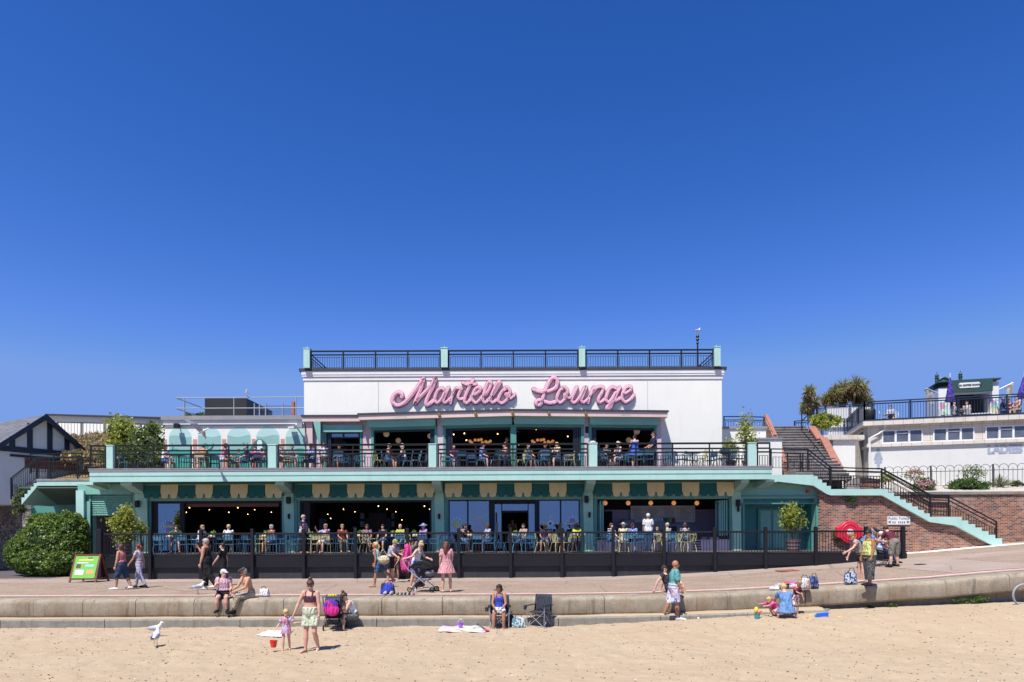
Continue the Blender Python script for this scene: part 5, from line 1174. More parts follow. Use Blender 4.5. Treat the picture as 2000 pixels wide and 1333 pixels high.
def bush(name,lab,c,r,n,size,mat,seed,cat='bush',k=30,sp=.30,shell=True,stem=True,core=True,long=1.6,up=0):
    t=thing(name,lab,cat,(c[0],c[1],c[2]-r[2]*.8))
    m=MB()
    leafcloud(m,c,r,n,size,seed,k,sp,shell=shell,long=long,up=up)
    m.build('foliage',M[mat],t)
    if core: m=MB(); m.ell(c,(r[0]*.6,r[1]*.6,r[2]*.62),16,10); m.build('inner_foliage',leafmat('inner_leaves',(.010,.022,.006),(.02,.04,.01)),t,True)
    if stem: m=MB(); trunk(m,(c[0],c[1],c[2]-r[2]),[(c[0]+.3*r[0],c[1],c[2]),(c[0]-.3*r[0],c[1],c[2])],.04); m.build('stem',M['bark'],t)
    return t
def zline(px,py,d): return W(px,py,d)
# big clipped evergreen bush at lower left built as overlapping lobes, one plant
t=thing('evergreen_bush','large dense dark evergreen bush filling the corner left of the mint pillar','bush',tuple(W(100,1120,31.5)))
m=MB(); mi=MB()
for i,(px,py,rx,rz,d) in enumerate(((98,1065,1.4,1.3,32.2),(52,1078,.8,.95,32.4),(145,1030,.55,.65,32.8),(118,1022,.7,.45,33.0),(135,1060,.75,1.35,32.3),(118,1038,1.0,.8,32.6),(75,1095,.9,.55,31.6),(130,1095,.8,.55,31.8),(150,1075,.45,1.0,32.3),(92,1025,.8,.55,33),(100,1108,1.3,.45,31.7))):
    c=W(px,py,d); leafshell(m,c,(rx,.9,rz),3600,.10,40+i,-1,.20); mi.ell(c,(rx*.78,.68,rz*.78),14,9)
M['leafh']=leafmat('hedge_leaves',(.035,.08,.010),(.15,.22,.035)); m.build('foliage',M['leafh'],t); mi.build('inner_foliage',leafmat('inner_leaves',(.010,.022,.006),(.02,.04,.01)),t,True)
m=MB(); trunk(m,W(100,1122,31.8),[W(80,1060,32),W(120,1050,32)],.06); m.build('stem',M['bark'],t)
bush('wall_creeper','yellowish creeper hanging over the rubble wall below the left stairs',tuple(W(38,978,35.2)),(.4,.3,.75),700,.09,'leafm',51,'creeper',core=False)
bush('leafy_shrub','tall yellow-green shrub behind the left end of the balcony railing',tuple(W(237,852,39)),(1.0,.9,1.35),2600,.14,'leafy',52,k=26,sp=.34,shell=False,core=False)
bush('leafy_shrub','spreading mid green shrub against the left edge of the mural wing',tuple(W(295,873,38.5)),(1.25,1.0,1.2),3400,.12,'leafm',53,k=40,sp=.3)
bush('leafy_shrub','low olive green shrub behind the balcony railing below the tall shrub',tuple(W(255,892,37.2)),(1.6,.8,.65),2600,.11,'leafm',54,k=40,sp=.3)
t=thing('dry_bank_plants','brown dry grass and scrub on the bank below the cliff top railing','grass',tuple(W(170,880,41))); m=MB()
for i in range(26):
    px=rnd.uniform(135,235); f_=rnd.random(); d=lerp(44.5,38.5,f_); c=W(px,lerp(853,893,f_),d); leafcloud(m,c,(.8,.5,.30),320,.10,60+i,8,.5,long=2.6,up=1.5,shell=False)
m.build('foliage',M['dry'],t)['kind']='stuff'; tag(t,kind='stuff')
bush('roof_moss','small dark shrub showing behind the tube rail on the mural wing roof',tuple(W(383,812,41.5)),(.75,.4,.22),420,.09,'leafd',55,core=False,stem=False)
# garden plants in front of the toilets
GD=37.0
def gb(px,py,rx,rz,d,n,s,mat,seed,lab,**k): c=W(px,py,d); return bush('garden_shrub',lab,tuple(c),(rx,rx*.8,rz),n,s,mat,seed,'shrub',**k)
gb(1890,951,1.05,.48,36.4,3600,.075,'leafd',71,'low dense dark green shrub on the gravel above the brick wall',k=40,sp=.25)
gb(1905,925,.75,.45,36.9,420,.07,'leafm',72,'wispy grey-green shrub behind the low dense green one',core=False,k=14,sp=.4,shell=False)
gb(1984,945,.32,.15,37.4,420,.07,'leafm',73,'small bright green rosette plant near the right edge of the garden')
gb(1730,935,.42,.22,36.2,420,.07,'leafy',74,'yellow-green plant leaning through the upper part of the stair railing',core=False)
gb(1793,960,.28,.12,35.6,330,.07,'leafy',75,'yellow-green clump by the coping behind the stair railing',core=False)
gb(1940,963,1.0,.06,35.9,700,.05,'dry',76,'thin dry ground cover along the brick coping',core=False,stem=False)
fb=gb(1806,950,.55,.42,36.0,1300,.07,'leafm',77,'rounded shrub with pink flowers by the stair railing',k=24)
Mfl=leafmat('pink_flowers',(.55,.22,.28),(.62,.38,.42)); m=MB(); c=W(1806,945,35.8); leafcloud(m,c,(.55,.42,.38),420,.06,78,20,.3,shell=True,long=1); m.build('flowers',Mfl,fb)
fb=gb(1786,930,.6,.32,36.6,260,.06,'leafm',79,'sparse tall stems with reddish flowers behind the pink shrub',core=False,k=12,sp=.4,shell=False); m=MB(); c=W(1786,925,36.5); leafcloud(m,c,(.62,.42,.3),240,.075,80,9,.3,long=1); m.build('flowers',leafmat('red_brown_flowers',(.25,.06,.05),(.45,.20,.18)),fb)
sy_=thing('spiky_plant','spiky grey-green yucca plant on the white gravel','plant',tuple(W(1953,955,37.0))); m=MB(); c=W(1953,952,37.0); q=random.Random(5)
for i in range(90):
    a=q.uniform(0,6.28); e=q.uniform(.25,1.4); L=q.uniform(.5,.85); v=Vector((math.cos(a)*math.cos(e),math.sin(a)*math.cos(e),math.sin(e))); s=v.cross(Vector((0,0,1))).normalized()*.018; tip=c+v*L+Vector((0,0,-.12*L*math.cos(e)))
    m.add([c-s,c+s,c+v*L*.6+s,tip,c+v*L*.6-s],[(0,1,2,3,4)])
m.build('leaves',leafmat('grey_green_blades',(.12,.15,.08),(.24,.26,.15)),sy_); m=MB(); m.tube([c,c+Vector((0,0,.72))],[.05,.02],6); m.build('flower_spike',M['leafd'],sy_)
c=W(1613,822,40.3); bush('leafy_shrub','bright yellow-green shrub spilling over the top of the right stair parapet',tuple(c),(.75,.6,.5),1500,.13,'leafy',82,k=24)
c=W(1662,978,32.8); bush('wall_weed','green weed growing out of the brick wall above the life ring',tuple(c),(.28,.1,.12),260,.05,'leafd',83,'weed',core=False,stem=False)
c=W(1636,1048,32.8); bush('wall_weed','green ivy patch on the brick wall left of the life ring housing',tuple(c),(.22,.1,.35),260,.06,'leafm',84,'weed',core=False,stem=False)
for i,(px,py,rx) in enumerate(((1742,1184,.16),(1700,1187,.07),(1890,1174,.5),(1915,1170,.3))):
    d=20.55; c=W(px,py,d); bush('beach_weed',['small tuft of weeds below the sea wall where the ledge ends','tiny weed at the rounded end of the ledge','trailing patch of green weeds under the sea wall near the right edge','darker clump of weeds at the right end of the trailing patch'][i],tuple(c),(rx,.12,.08),int(500*rx)+120,.035,'leafd' if i else 'leafm',90+i,'weed',core=False,stem=False)
# cordylines
def cordy(name,lab,base,trunks,seed):
    t=thing(name,lab,'cordyline tree',tuple(base)); q=random.Random(seed); tr=MB(); gr=MB(); dd_=MB()
    for (x,y,z,hs) in trunks:
        tip=Vector((x,y,z)); tr.tube([base,base.lerp(tip,.5)+Vector((q.uniform(-.15,.15),0,0)),tip],[.12,.09,.07],7)
        for i in range(230):
            a=q.uniform(0,6.28); e=math.asin(q.uniform(-.95,1)); L=hs*q.uniform(.65,1.1)*(1.15 if e>.5 else .85)
            v=Vector((math.cos(a)*math.cos(e),math.sin(a)*math.cos(e),math.sin(e))); s=v.cross(Vector((q.gauss(0,1),q.gauss(0,1),q.gauss(0,1)))).normalized()*.028
            mid=tip+v*L*.6; end=tip+v*L+Vector((0,0,-.30*L*(math.cos(e))))
            (gr if e>-.05 or q.random()<.25 else dd_).add([tip-s*.5,mid-s,end,mid+s,tip+s*.5],[(0,1,2,3,4)])
        for i in range(90):
            a=q.uniform(0,6.28); r=q.uniform(.02,.30)*hs*1.4; p=tip+Vector((math.cos(a)*r*.4,math.sin(a)*r*.4,-.05)); e_=tip+Vector((math.cos(a)*r,math.sin(a)*r,-q.uniform(.3,.75)*hs*1.1)); s=Vector((-math.sin(a),math.cos(a),0))*.03; dd_.add([p-s,p+s,e_],[(0,1,2)])
    tr.build('trunk',M['bark'],t); gr.build('crown',M['cord'],t); dd_.build('dead_leaves',M['corddead'],t); return t
def cb(px,py,d): v=W(px,py,d); return v
def ct(lst,d): return [(*cb(px,py,d+((i*37)%5-2)*.15),h) for i,(px,py,h) in enumerate(lst)]
cordy('cordyline_tree','single shaggy cordyline tree left of the terrace railing',cb(1592,835,44),ct([(1580,768,.62),(1576,790,.66),(1590,788,.66),(1572,800,.5)],43.5),1)
cordy('cordyline_tree','left cordyline of the group behind the white boarded fence',cb(1632,830,49),ct([(1630,768,.8),(1619,779,.75),(1640,775,.7),(1624,787,.6),(1612,784,.55)],48.5),2)
cordy('cordyline_tree','middle cordyline of the group behind the white boarded fence',cb(1645,830,49.5),ct([(1648,760,.85),(1657,768,.8),(1640,770,.75),(1650,778,.7)],49),3)
cordy('cordyline_tree','tallest right cordyline of the group behind the white boarded fence',cb(1667,830,49),ct([(1671,755,.95),(1684,760,.85),(1668,770,.8),(1692,785,.75),(1676,782,.6)],48.5),4)
# ================================================================ FURNITURE
def leg_tube(pts,r,mat,parent): m=MB(); m.tube(pts,r,5); return m.build('leg',mat,parent)
def make_slat_chair(mat,label,grp):
    t=thing('slat_armchair',label,'chair',(0,0,0),0,grp)
    m=MB()
    for i in range(6): m.box(-.2,.2,-.21+i*.07,-.155+i*.07,.44,.452)
    m.box(-.22,.22,-.225,-.205,.425,.445); m.box(-.22,.22,.2,.22,.425,.445); m.box(-.225,-.205,-.22,.22,.425,.45); m.box(.205,.225,-.22,.22,.425,.45)
    m.build('seat',mat,t)
    m=MB(); m.box(-.20,.20,.235,.25,.62,.82); m.tube([(-.22,.22,.44),(-.22,.255,.83),(.22,.255,.83),(.22,.22,.44)],.014,5); m.build('backrest',mat,t)
    for sx in (-1,1):
        leg_tube([(sx*.22,-.21,.45),(sx*.24,-.24,0)],.014,mat,t); leg_tube([(sx*.22,.21,.45),(sx*.24,.28,0)],.014,mat,t)
        m=MB(); m.tube([(sx*.24,-.21,.44),(sx*.25,-.2,.64),(sx*.25,.2,.66),(sx*.22,.24,.66)],.013,5); m.build('armrest',mat,t)
    return t
def make_fan_chair(mat,label,grp):
    t=thing('ornate_chair',label,'chair',(0,0,0),0,grp)
    m=MB(); m.lathe([(.0,.44),(.2,.44),(.21,.45),(.21,.465),(0,.465)],(0,0,0),16); m.build('seat',mat,t)
    m=MB(); m.tube([(-.16,.19,.45),(-.21,.22,.65),(-.20,.25,.80),(-.10,.27,.90),(0,.275,.93),(.10,.27,.90),(.20,.25,.80),(.21,.22,.65),(.16,.19,.45)],.016,5)
    for a in (-2,-1,0,1,2): m.tube([(a*.02,.2,.46),(a*.055,.235,.66),(a*.085,.265,.86-abs(a)*.02)],.013,5)
    m.tube([(-.08,.25,.72),(-.12,.26,.78),(-.06,.265,.82),(0,.265,.78),(.06,.265,.82),(.12,.26,.78),(.08,.25,.72)],.010,4)
    m.build('backrest',mat,t)
    for sx in (-1,1):
        leg_tube([(sx*.14,-.14,.45),(sx*.2,-.2,.25),(sx*.19,-.22,0)],.016,mat,t); leg_tube([(sx*.14,.15,.45),(sx*.19,.22,.22),(sx*.21,.28,0)],.016,mat,t)
    return t
def make_cross_chair(mat,label,grp):
    t=thing('curved_back_chair',label,'chair',(0,0,0),0,grp)
    m=MB(); m.box(-.2,.2,-.2,.2,.445,.465); bevel(m.build('seat',mat,t),.02)
    m=MB(); m.tube([(-.19,.19,.45),(-.19,.25,.84),(-.08,.27,.88),(.08,.27,.88),(.19,.25,.84),(.19,.19,.45)],.015,5); m.tube([(-.19,.21,.55),(.12,.265,.86)],.011,4); m.tube([(.19,.21,.55),(-.12,.265,.86)],.011,4); m.build('backrest',mat,t)
    for sx in (-1,1): leg_tube([(sx*.19,-.19,.45),(sx*.2,-.21,0)],.014,mat,t); leg_tube([(sx*.19,.19,.45),(sx*.2,.26,0)],.014,mat,t)
    return t
def make_table(label,grp,top='table',r=.36):
    t=thing('cafe_table',label,'table',(0,0,0),0,grp)
    m=MB(); m.lathe([(0,.725),(r-.02,.725),(r,.735),(r,.755),(0,.755)],(0,0,0),20); m.build('table_top',M[top],t)
    m=MB(); m.tube([(0,0,.02),(0,0,.73)],.03,8); m.build('pedestal',M['black'],t)
    m=MB(); m.box(-.28,.28,-.03,.03,0,.03); m.box(-.03,.03,-.28,.28,.0,.028); m.build('base',M['black'],t); return t
M['blud']=paint('dark_blue_metal',(.03,.08,.14),.4,.1,5)
PR={}
for k_,f_ in (('A',make_slat_chair),('F',make_fan_chair),('C',make_cross_chair)):
    for c_,mm in (('b','blu'),('y','yel'),('d','blud')): PR[k_+c_]=f_(M[mm],'x','x')
cname={'b':'light blue','y':'pale yellow','d':'dark blue'}; kname={'A':'slatted metal armchair','F':'ornate fan-backed metal chair','C':'cross-backed metal chair'}
TP=make_table('x','x')
def facing(rz):
    a=(math.degrees(rz))%360; return ['facing the sea','facing right','facing the cafe','facing left'][int(((a+45)%360)//90)]
CH_L=[]
def chairs(lst,z,floor,grpw):
    for j,(px,d,kind,rz,where) in enumerate(lst):
        lab=' '.join((cname[kind[1]]+' '+kname[kind[0]]+' '+facing(R(rz))+' '+where).replace(' metal','').split()[:16])
        copy_tree(PR[kind],loc=(X(px,d),d,z),rz=R(rz),label=lab,group=cname[kind[1]]+' '+kname[kind[0]]+'s on the '+grpw)
GT=[(287,32.3,'Ab',-60,'beside the leftmost column'),(316,30.3,'Ab',160,'in front of the left window decal'),(322,31.9,'Ab',20,'behind the table with the small plant'),(355,30.4,'Ab',200,'right of the table with the small plant'),(376,31.5,'Ab',-100,'left of the white shirted diner'),(452,30.5,'Ab',170,'under the seated woman in white'),(388,31.0,'Ab',90,'under the left diner in white'),
 (487,31.0,'Ab',-60,'right of the two diners in white'),(476,32.3,'Ad',0,'at the back behind the diners in white'),(512,31.9,'Ay',0,'left of the second mint column'),(534,30.4,'Ab',180,'near the second mint column'),(552,31.6,'Ab',-90,'against the second mint column'),(581,30.5,'Ab',60,'left of the waiter'),
 (618,30.4,'Ay',190,'right of the waiter'),(638,30.6,'Ay',180,'under the man in the baseball shirt'),(669,31.5,'Ad',-20,'under the diner in red'),(688,31.2,'Ab',-80,'between the red shirt and the zebra plants'),(712,31.8,'Fy',20,'left of the beach walkers'),(726,31.0,'Ay',-80,'behind the woman in turquoise'),(779,31.4,'Ab',200,'under the yellow-green shirt'),
 (793,32.3,'Fy',10,'behind the man in the dark cap'),(826,30.8,'Ad',180,'under the diner in lilac'),(849,31.0,'Ab',-90,'left of the third mint column'),(889,31.8,'Fd',60,'against the first mirrored window'),(908,31.1,'Ab',90,'under the dark haired diner'),(933,30.4,'Ab',180,'in front of the framed menu'),(956,30.9,'Ab',-90,'under the diner in the pale blue shirt'),
 (979,30.8,'Fd',80,'left of the entrance door'),(1010,30.3,'Fb',180,'before the entrance door'),(1032,30.9,'Ab',200,'right of the entrance table'),(1057,30.8,'Fy',80,'below the white diamond decal'),(1075,31.6,'Fd',-70,'behind the yellow chairs'),(1087,31.2,'Fy',30,'left of the diner with the yellow top'),(1104,30.6,'Fy',-80,'at the table of the diner with the yellow top'),
 (1151,30.4,'Fb',175,'in front of the fourth mint column'),(1166,31.7,'Ad',-90,'left of the lilac counter'),(1204,31.0,'Ab',120,'left of the diner in the sun hat'),(1217,30.4,'Fy',180,'under the diner in the sun hat'),(1247,30.7,'Ab',190,'left of the man in the white shirt'),(1284,31.2,'Fy',180,'right of the man in the white shirt'),(1310,30.6,'Ab',180,'under the diner in grey'),
 (1322,31.4,'Ad',-80,'right of the diner in grey'),(1332,30.9,'Fy',20,'below the counter lettering'),(1347,30.4,'Fy',190,'before the striped counter vent')]
GT+=[(300,32.6,'Ad',0,'deep in the shade of the left window'),(430,32.5,'Ad',10,'in the back row between the diners in white'),(500,32.6,'Ad',-20,'in the back row near the second column'),(540,32.5,'Ad',0,'in the back row against the second column'),(602,32.5,'Ad',90,'in the back row behind the waiter'),(652,32.6,'Ad',0,'in the back row behind the baseball shirt'),
 (698,32.6,'Ad',20,'in the back row left of the red inner door'),(765,32.7,'Ad',0,'in the back row right of the red inner door'),(812,32.5,'Ab',-60,'in the back row behind the lilac shirt'),(875,30.4,'Ad',150,'right of the third column near the fence'),(920,32.5,'Ad',0,'against the framed menu window'),(995,31.8,'Fd',-30,'just left of the open entrance'),(1045,32.2,'Fd',30,'just right of the open entrance'),
 (1118,30.3,'Fd',170,'near the fence by the yellow print top'),(1190,31.9,'Ad',0,'in the back row by the counter left end'),(1228,30.3,'Ab',170,'near the fence between sun hat and white shirt'),(1262,30.3,'Ad',200,'near the fence below the white shirt'),(1300,32.3,'Fd',0,'against the counter behind the diner in grey')]
chairs(GT,ZF,ZF,'ground terrace')
BT=[(246,33.0,'Cb',80,'at the far left of the balcony'),(333,33.2,'Cb',40,'below the first painted arch'),(365,32.7,'Ab',-90,'left of the seated person in orange'),(395,32.4,'Ay',180,'under the person in orange'),(437,32.4,'Ad',-60,'under the woman in the pink top'),(468,33.0,'Cb',90,'below the middle painted arch'),(479,32.3,'Ad',-90,'right of the woman in the pink top'),(510,32.6,'Ad',160,'by the mint pillar before the painted figure'),
 (548,32.5,'Ad',0,'right of the second mint pillar'),(568,32.4,'Ay',70,'at the mural end table'),(592,32.9,'Ab',-70,'left of the person in bright blue'),(637,32.3,'Cd',180,'under the person with a white patterned top'),(662,32.4,'Ab',190,'before the dark left door'),(674,33.0,'Ab',-60,'behind the empty chair at the left door'),(703,32.5,'Ab',-80,'left of the third mint pillar jamb'),
 (741,32.4,'Fy',70,'left of the two chatting women'),(757,32.8,'Fb',90,'under the left chatting woman'),(796,32.7,'Fb',-80,'under the right chatting woman'),(812,32.4,'Fb',-70,'right of the two chatting women'),(826,33.0,'Fd',-60,'left of the middle mint pillar'),(872,32.8,'Ab',90,'right of the middle mint pillar'),(903,32.4,'Ad',180,'in front of the left chandelier'),(940,32.5,'Fb',90,'under the woman in the blue dress left of centre'),
 (966,32.6,'Fb',-80,'between the blue dress and the woman in salmon'),(998,32.5,'Ad',-90,'under the woman in the salmon top'),(1016,32.6,'Fy',-70,'right of the woman in the salmon top'),(1040,32.3,'Fb',120,'in the middle of the balcony'),(1054,32.9,'Fb',-150,'behind the middle blue chair'),(1066,32.4,'Ab',180,'left of the blonde woman'),(1092,32.6,'Ad',60,'under the blonde woman'),(1112,32.4,'Ay',-90,'right of the blonde woman'),(1127,32.8,'Fb',-60,'by the dark folding doors'),
 (1184,32.8,'Fd',70,'under the man in sunglasses'),(1216,32.5,'Ab',-80,'under the woman in the straw hat'),(1252,32.4,'Ab',150,'below the woman in bright blue'),(1292,32.6,'Fb',90,'right of the man in navy'),(1303,32.3,'Fb',-160,'in the shade edge right of the man in navy'),(1331,32.4,'Ad',60,'left of the first empty round table'),(1345,33.0,'Fd',10,'behind the first empty round table'),(1370,32.3,'Fy',-80,'right of the first empty round table'),(1403,32.5,'Fb',80,'left of the last round table'),(1447,32.4,'Fd',-80,'right of the last round table')]
BT+=[(280,32.6,'Cd',-70,'by the shrub at the left of the balcony'),(384,33.4,'Cd',0,'against the coral painted pier'),(420,33.4,'Ad',20,'against the second painted arch'),(455,33.5,'Cd',0,'against the third painted arch'),(580,33.5,'Cd',0,'against the last painted arch'),(622,33.6,'Ad',90,'by the lilac pier at the left doors'),(690,33.5,'Ad',0,'in the back row at the left doors'),(770,33.6,'Ad',0,'in the back row behind the chatting women'),
 (888,33.0,'Fb',-60,'left of the left chandelier'),(921,33.2,'Ad',0,'behind the blue dress'),(976,32.3,'Ad',190,'near the railing by the salmon top'),(1029,33.3,'Fd',0,'in the back row at the centre post'),(1078,33.3,'Fd',10,'in the back row by the blonde woman'),(1104,33.3,'Ad',-30,'in the back row under the right chandelier'),(1176,32.3,'Ad',150,'near the railing by the white-hatted pillar'),(1229,33.3,'Ad',0,'behind the woman in bright blue'),(1265,32.2,'Ab',190,'near the railing between blue dress and navy shirt'),
 (1318,33.3,'Fb',0,'against the white wall shadow edge'),(1360,33.2,'Fb',20,'in the back row of the empty tables'),(1388,33.0,'Ad',-60,'in the back row before the sparse shrub'),(1413,32.1,'Ad',180,'near the railing at the last round table'),(1435,32.2,'Fb',160,'near the railing by the potted trees')]
chairs(BT,ZT,ZT,'balcony')
def tables(lst,z,grp):
    for px,d,where in lst: copy_tree(TP,loc=(X(px,d),d,z),rz=0,label='round black cafe table '+where,group=grp)
tables([(336,31.1,'with a small green plant near the left window'),(409,30.9,'between the two diners in white'),(515,31.1,'left of the second mint column'),(608,31.1,'by the waiter'),(705,31.0,'beside the zebra patterned chairs'),(765,31.4,'behind the turquoise walker'),(808,31.2,'with a green bottle before the third column'),(925,31.0,'with a red item before the framed menu'),(1008,31.2,'in front of the entrance'),(1128,31.0,'of the diner with the yellow top'),(1240,31.2,'between the sun hat and the white shirt'),(1289,31.6,'with an orange drink')],ZF,'round black tables on the ground terrace')
tables([(350,32.8,'at the left end of the mural'),(412,32.8,'behind the person in orange'),(497,32.8,'before the painted figure'),(598,32.7,'at the right end of the mural'),(688,32.9,'before the dark left door'),(776,32.9,'between the chatting women'),(900,32.9,'left of the blue dress'),(962,32.8,'by the woman in salmon'),(1076,32.8,'by the blonde woman'),(1200,32.8,'by the straw hat'),(1272,32.8,'by the man in navy'),(1353,32.6,'first empty one right of the white wall shadow'),(1424,32.7,'last one by the potted trees')],ZT,'round black tables on the balcony')
for o in list(PR.values())+[TP]: remove_tree(o)
# things on the tables
def pot_plant(px,d,z,lab,s=1):
    x=X(px,d); t=thing('table_plant',lab,'plant',(x,d,z+.757)); m=MB(); m.lathe([(.05*s,z+.757),(.06*s,z+.757+.1*s),(.05*s,z+.757+.1*s)],(x,d,0),10); m.build('pot',M['whitep'],t); m=MB(); leafcloud(m,(x,d,z+.757+.18*s),(.11*s,.11*s,.09*s),90,.045,int(px),8,.4); m.build('foliage',leafmat('lime_leaves',(.10,.22,.02),(.25,.40,.04)),t)
for px,d,w in ((336,31.05,'on the table near the left window'),(418,30.9,'between the diners in white'),(520,31.1,'on the table left of the second column'),(607,31.05,'on the table by the waiter'),(702,31,'on the table by the zebra chairs'),(766,31.4,'behind the turquoise walker'),(808,31.2,'on the table before the third column'),(1007,31.2,'on the table before the entrance')): pot_plant(px,d,ZF,'small white pot with a lime green plant '+w,1.1)
def cup(px,d,z,mt,lab,h=.12,r=.035,cat='cup'):
    x=X(px,d); m=MB(); m.lathe([(r*.8,z+.757),(r,z+.757+h),(r*.85,z+.757+h)],(x,d,0),10); tag(m.build('cup' if cat=='cup' else cat,mt),lab,cat)
cream=paint('white_china',(.75,.74,.70),.25,.05); org=paint('orange_drink',(.75,.25,.04),.3,.1); rd=paint('red_item',(.65,.03,.03),.3)
def box2(px,d,z,lab,mt,w=.1,h=.14,cat='condiment box'):
    x=X(px,d); t=thing('condiment_box',lab,cat,(x,d,z+.757)); m=MB(); m.box(x-w,x+w,d-.06,d+.06,z+.757,z+.757+.05); m.build('tray',paint('wood_tray',(.42,.24,.09),.6,.2,9),t); m=MB(); m.box(x-w*.8,x+w*.8,d-.04,d+.04,z+.757+.05,z+.757+h); m.build('menus',mt,t)
for px,d,w in ((330,30.95,'left window table'),(412,30.85,'table of the diners in white'),(516,30.95,'table left of the second column'),(700,30.9,'table by the zebra chairs'),(812,31.1,'table before the third column'),(917,30.85,'table before the framed menu'),(1000,31.0,'entrance table'),(1122,30.9,'table of the diner in the yellow top')): box2(px,d,ZF,'wooden tray of white napkins and menus on the '+w.replace('table of the ',''),cream)
for px,d,mt,w in ((929,30.8,rd,'red bottle top on the table before the framed menu'),(1142,30.9,cream,'white mug on the table of the diner with the yellow top'),(1290,31.4,org,'tall orange drink on the servery table'),(1129,30.85,cream,'slim white candle on the table of the diner with the yellow top'),(1013,31.1,cream,'white cup on the entrance table'),(822,31.1,cream,'white cup on the table before the third column')): cup(px,d,ZF,mt,w,.16 if mt is org else .12,.05 if mt is org else .04)
# ================================================================ A-FRAME BOARD
ab=thing('a_frame_sign','brown wooden A-frame board with a bright green poster on the promenade','sign board',(X(172,27.9),27.9,.86)); W_=.52;cx=X(174,27.9)
Mg=paint('green_poster',(.14,.42,.05),.5,.08,3)
def fr_par(y0,y1,nm):
    m=MB(); H=1.12
    for sx in (-1,1): m.beam((cx+sx*W_,y0,.86),(cx+sx*(W_-.03),y1,.86+H),.07,.05,(0,1,0))
    m.beam((cx-W_,y1,.86+H-.03),(cx+W_,y1,.86+H-.03),.05,.07); m.beam((cx-W_,lerp(y0,y1,.13),.86+.14),(cx+W_,lerp(y0,y1,.13),.86+.14),.05,.06); return m.build(nm,M['redwood'],ab)
f_=fr_par(27.45,27.85,'front_frame'); fr_par(28.35,27.92,'rear_frame')
P_=lambda u,v,o=0:(cx+u*(W_-.06),lerp(27.5,27.83,v)-.03-o,.86+.17+v*.88)
m=MB(); m.hexa([P_(-1,0),P_(1,0),P_(1,0,-.02),P_(-1,0,-.02)],[P_(-1,1),P_(1,1),P_(1,1,-.02),P_(-1,1,-.02)]); po=m.build('poster',Mg,ab)
for (u0,u1,v0,v1,c) in ((-.7,.6,.80,.86,(.65,.66,.1)),(-.75,.2,.68,.72,(.75,.75,.7)),(.0,.75,.52,.62,(.25,.55,.6)),(-.8,-.05,.16,.38,(.7,.7,.75)),(.2,.8,.2,.38,(.72,.3,.12)),(-.8,-.4,.46,.64,(.08,.04,.05)),(.1,.5,.88,.95,(.1,.1,.1))):
    m=MB(); m.add([P_(u0,v0,.004),P_(u1,v0,.004),P_(u1,v1,.004),P_(u0,v1,.004)],[(0,1,2,3)]); m.build('printed_panel',paint('print_%d'%int(u0*10+v0*100),c),po)
# ================================================================ GULLS
Mgw=paint('gull_white',(.72,.72,.72),.6,.05,6); Mgg=paint('gull_grey',(.36,.39,.44),.6,.08,6); Mgy=paint('gull_bill',(.62,.40,.05),.4); Mgl=paint('gull_leg_pink',(.5,.28,.25),.6)
def gull(loc,rz,s,lab,legs=True):
    t=thing('seagull',lab,'seagull',(0,0,0),0)
    z=.12 if legs else .05
    m=MB(); m.smooth=True; P=[Vector((0,.20,z+.06)),Vector((0,.10,z+.085)),Vector((0,0,z+.10)),Vector((0,-.10,z+.14)),Vector((0,-.15,z+.20)),Vector((0,-.17,z+.25)),Vector((0,-.185,z+.275))]
    m.tube(P,[.012,.055,.082,.075,.042,.034,.02],10); m.ell((0,-.18,z+.262),(.034,.045,.034),10,7); m.build('body',Mgw,t,True)
    for sx in (-1,1):
        m=MB(); m.ell((sx*.055,.04,z+.12),(.035,.16,.055),10,7); m.build('wing',Mgg,t,True)
    m=MB(); m.tube([(0,-.21,z+.26),(0,-.265,z+.25)],[.012,.004],6); m.build('beak',Mgy,t)
    m=MB(); m.add([(-.03,.12,z+.10),(.03,.12,z+.10),(.02,.30,z+.085),(-.02,.30,z+.085)],[(0,1,2,3)]); m.add([(-.03,.12,z+.09),(.03,.12,z+.09),(.02,.30,z+.075),(-.02,.30,z+.075)],[(3,2,1,0)]); m.build('wing_tips',M['black'],t)
    if legs:
        for sx in (-1,1): m=MB(); m.tube([(sx*.03,.0,z+.04),(sx*.03,.0,.005),(sx*.03,-.05,.004)],.006,5); m.build('leg',Mgl,t)
    t.location=loc; t.rotation_euler=(0,0,rz); t.scale=(s,)*3; return t
def gon(px,py,z=None,d=None):
    if d is None: d=(CH-z)*F/((py+ROLL*(px-1000))-1041)
    return Vector((X(px,d),d,z if z is not None else W(px,py,d).z))
g_=gon(303,1243,.07); g_.z=sandh(g_.x,g_.y); gull(g_,R(82),1.0,'white and grey seagull on the sand turned right, behind the other sand gull')
g_=gon(303,1264,.07); g_.z=sandh(g_.x,g_.y); gull(g_,R(180+12),1.08,'white and grey seagull on the sand seen from behind, nearest the camera')
gull(gon(386,1161,.87),R(140),1.0,'seagull standing on the promenade edge by the man in black')
gull(Vector((X(1364,35.5),35.5,13.1)),R(100),.75,'small seagull perched on top of the roof lamp post')
gull(Vector((X(483,36),36,10.0)),R(20),.9,'small seagull perched on the galvanised roof rail')
fg=thing('seagull','large seagull flying with raised wings in front of the mural','seagull',(0,0,0)); c=W(395,843,30.2)
m=MB(); m.tube([c+Vector((-.20,0,-.09)),c+Vector((-.1,0,-.05)),c+Vector((0,0,0)),c+Vector((.14,0,.06)),c+Vector((.24,0,.115))],[.02,.06,.075,.045,.02],8); m.ell(c+Vector((.25,0,.12)),(.05,.035,.035),8,6); m.build('body',Mgw,fg,True)
m=MB(); m.tube([c+Vector((.29,0,.12)),c+Vector((.36,0,.11))],[.014,.004],5); m.build('beak',Mgy,fg)
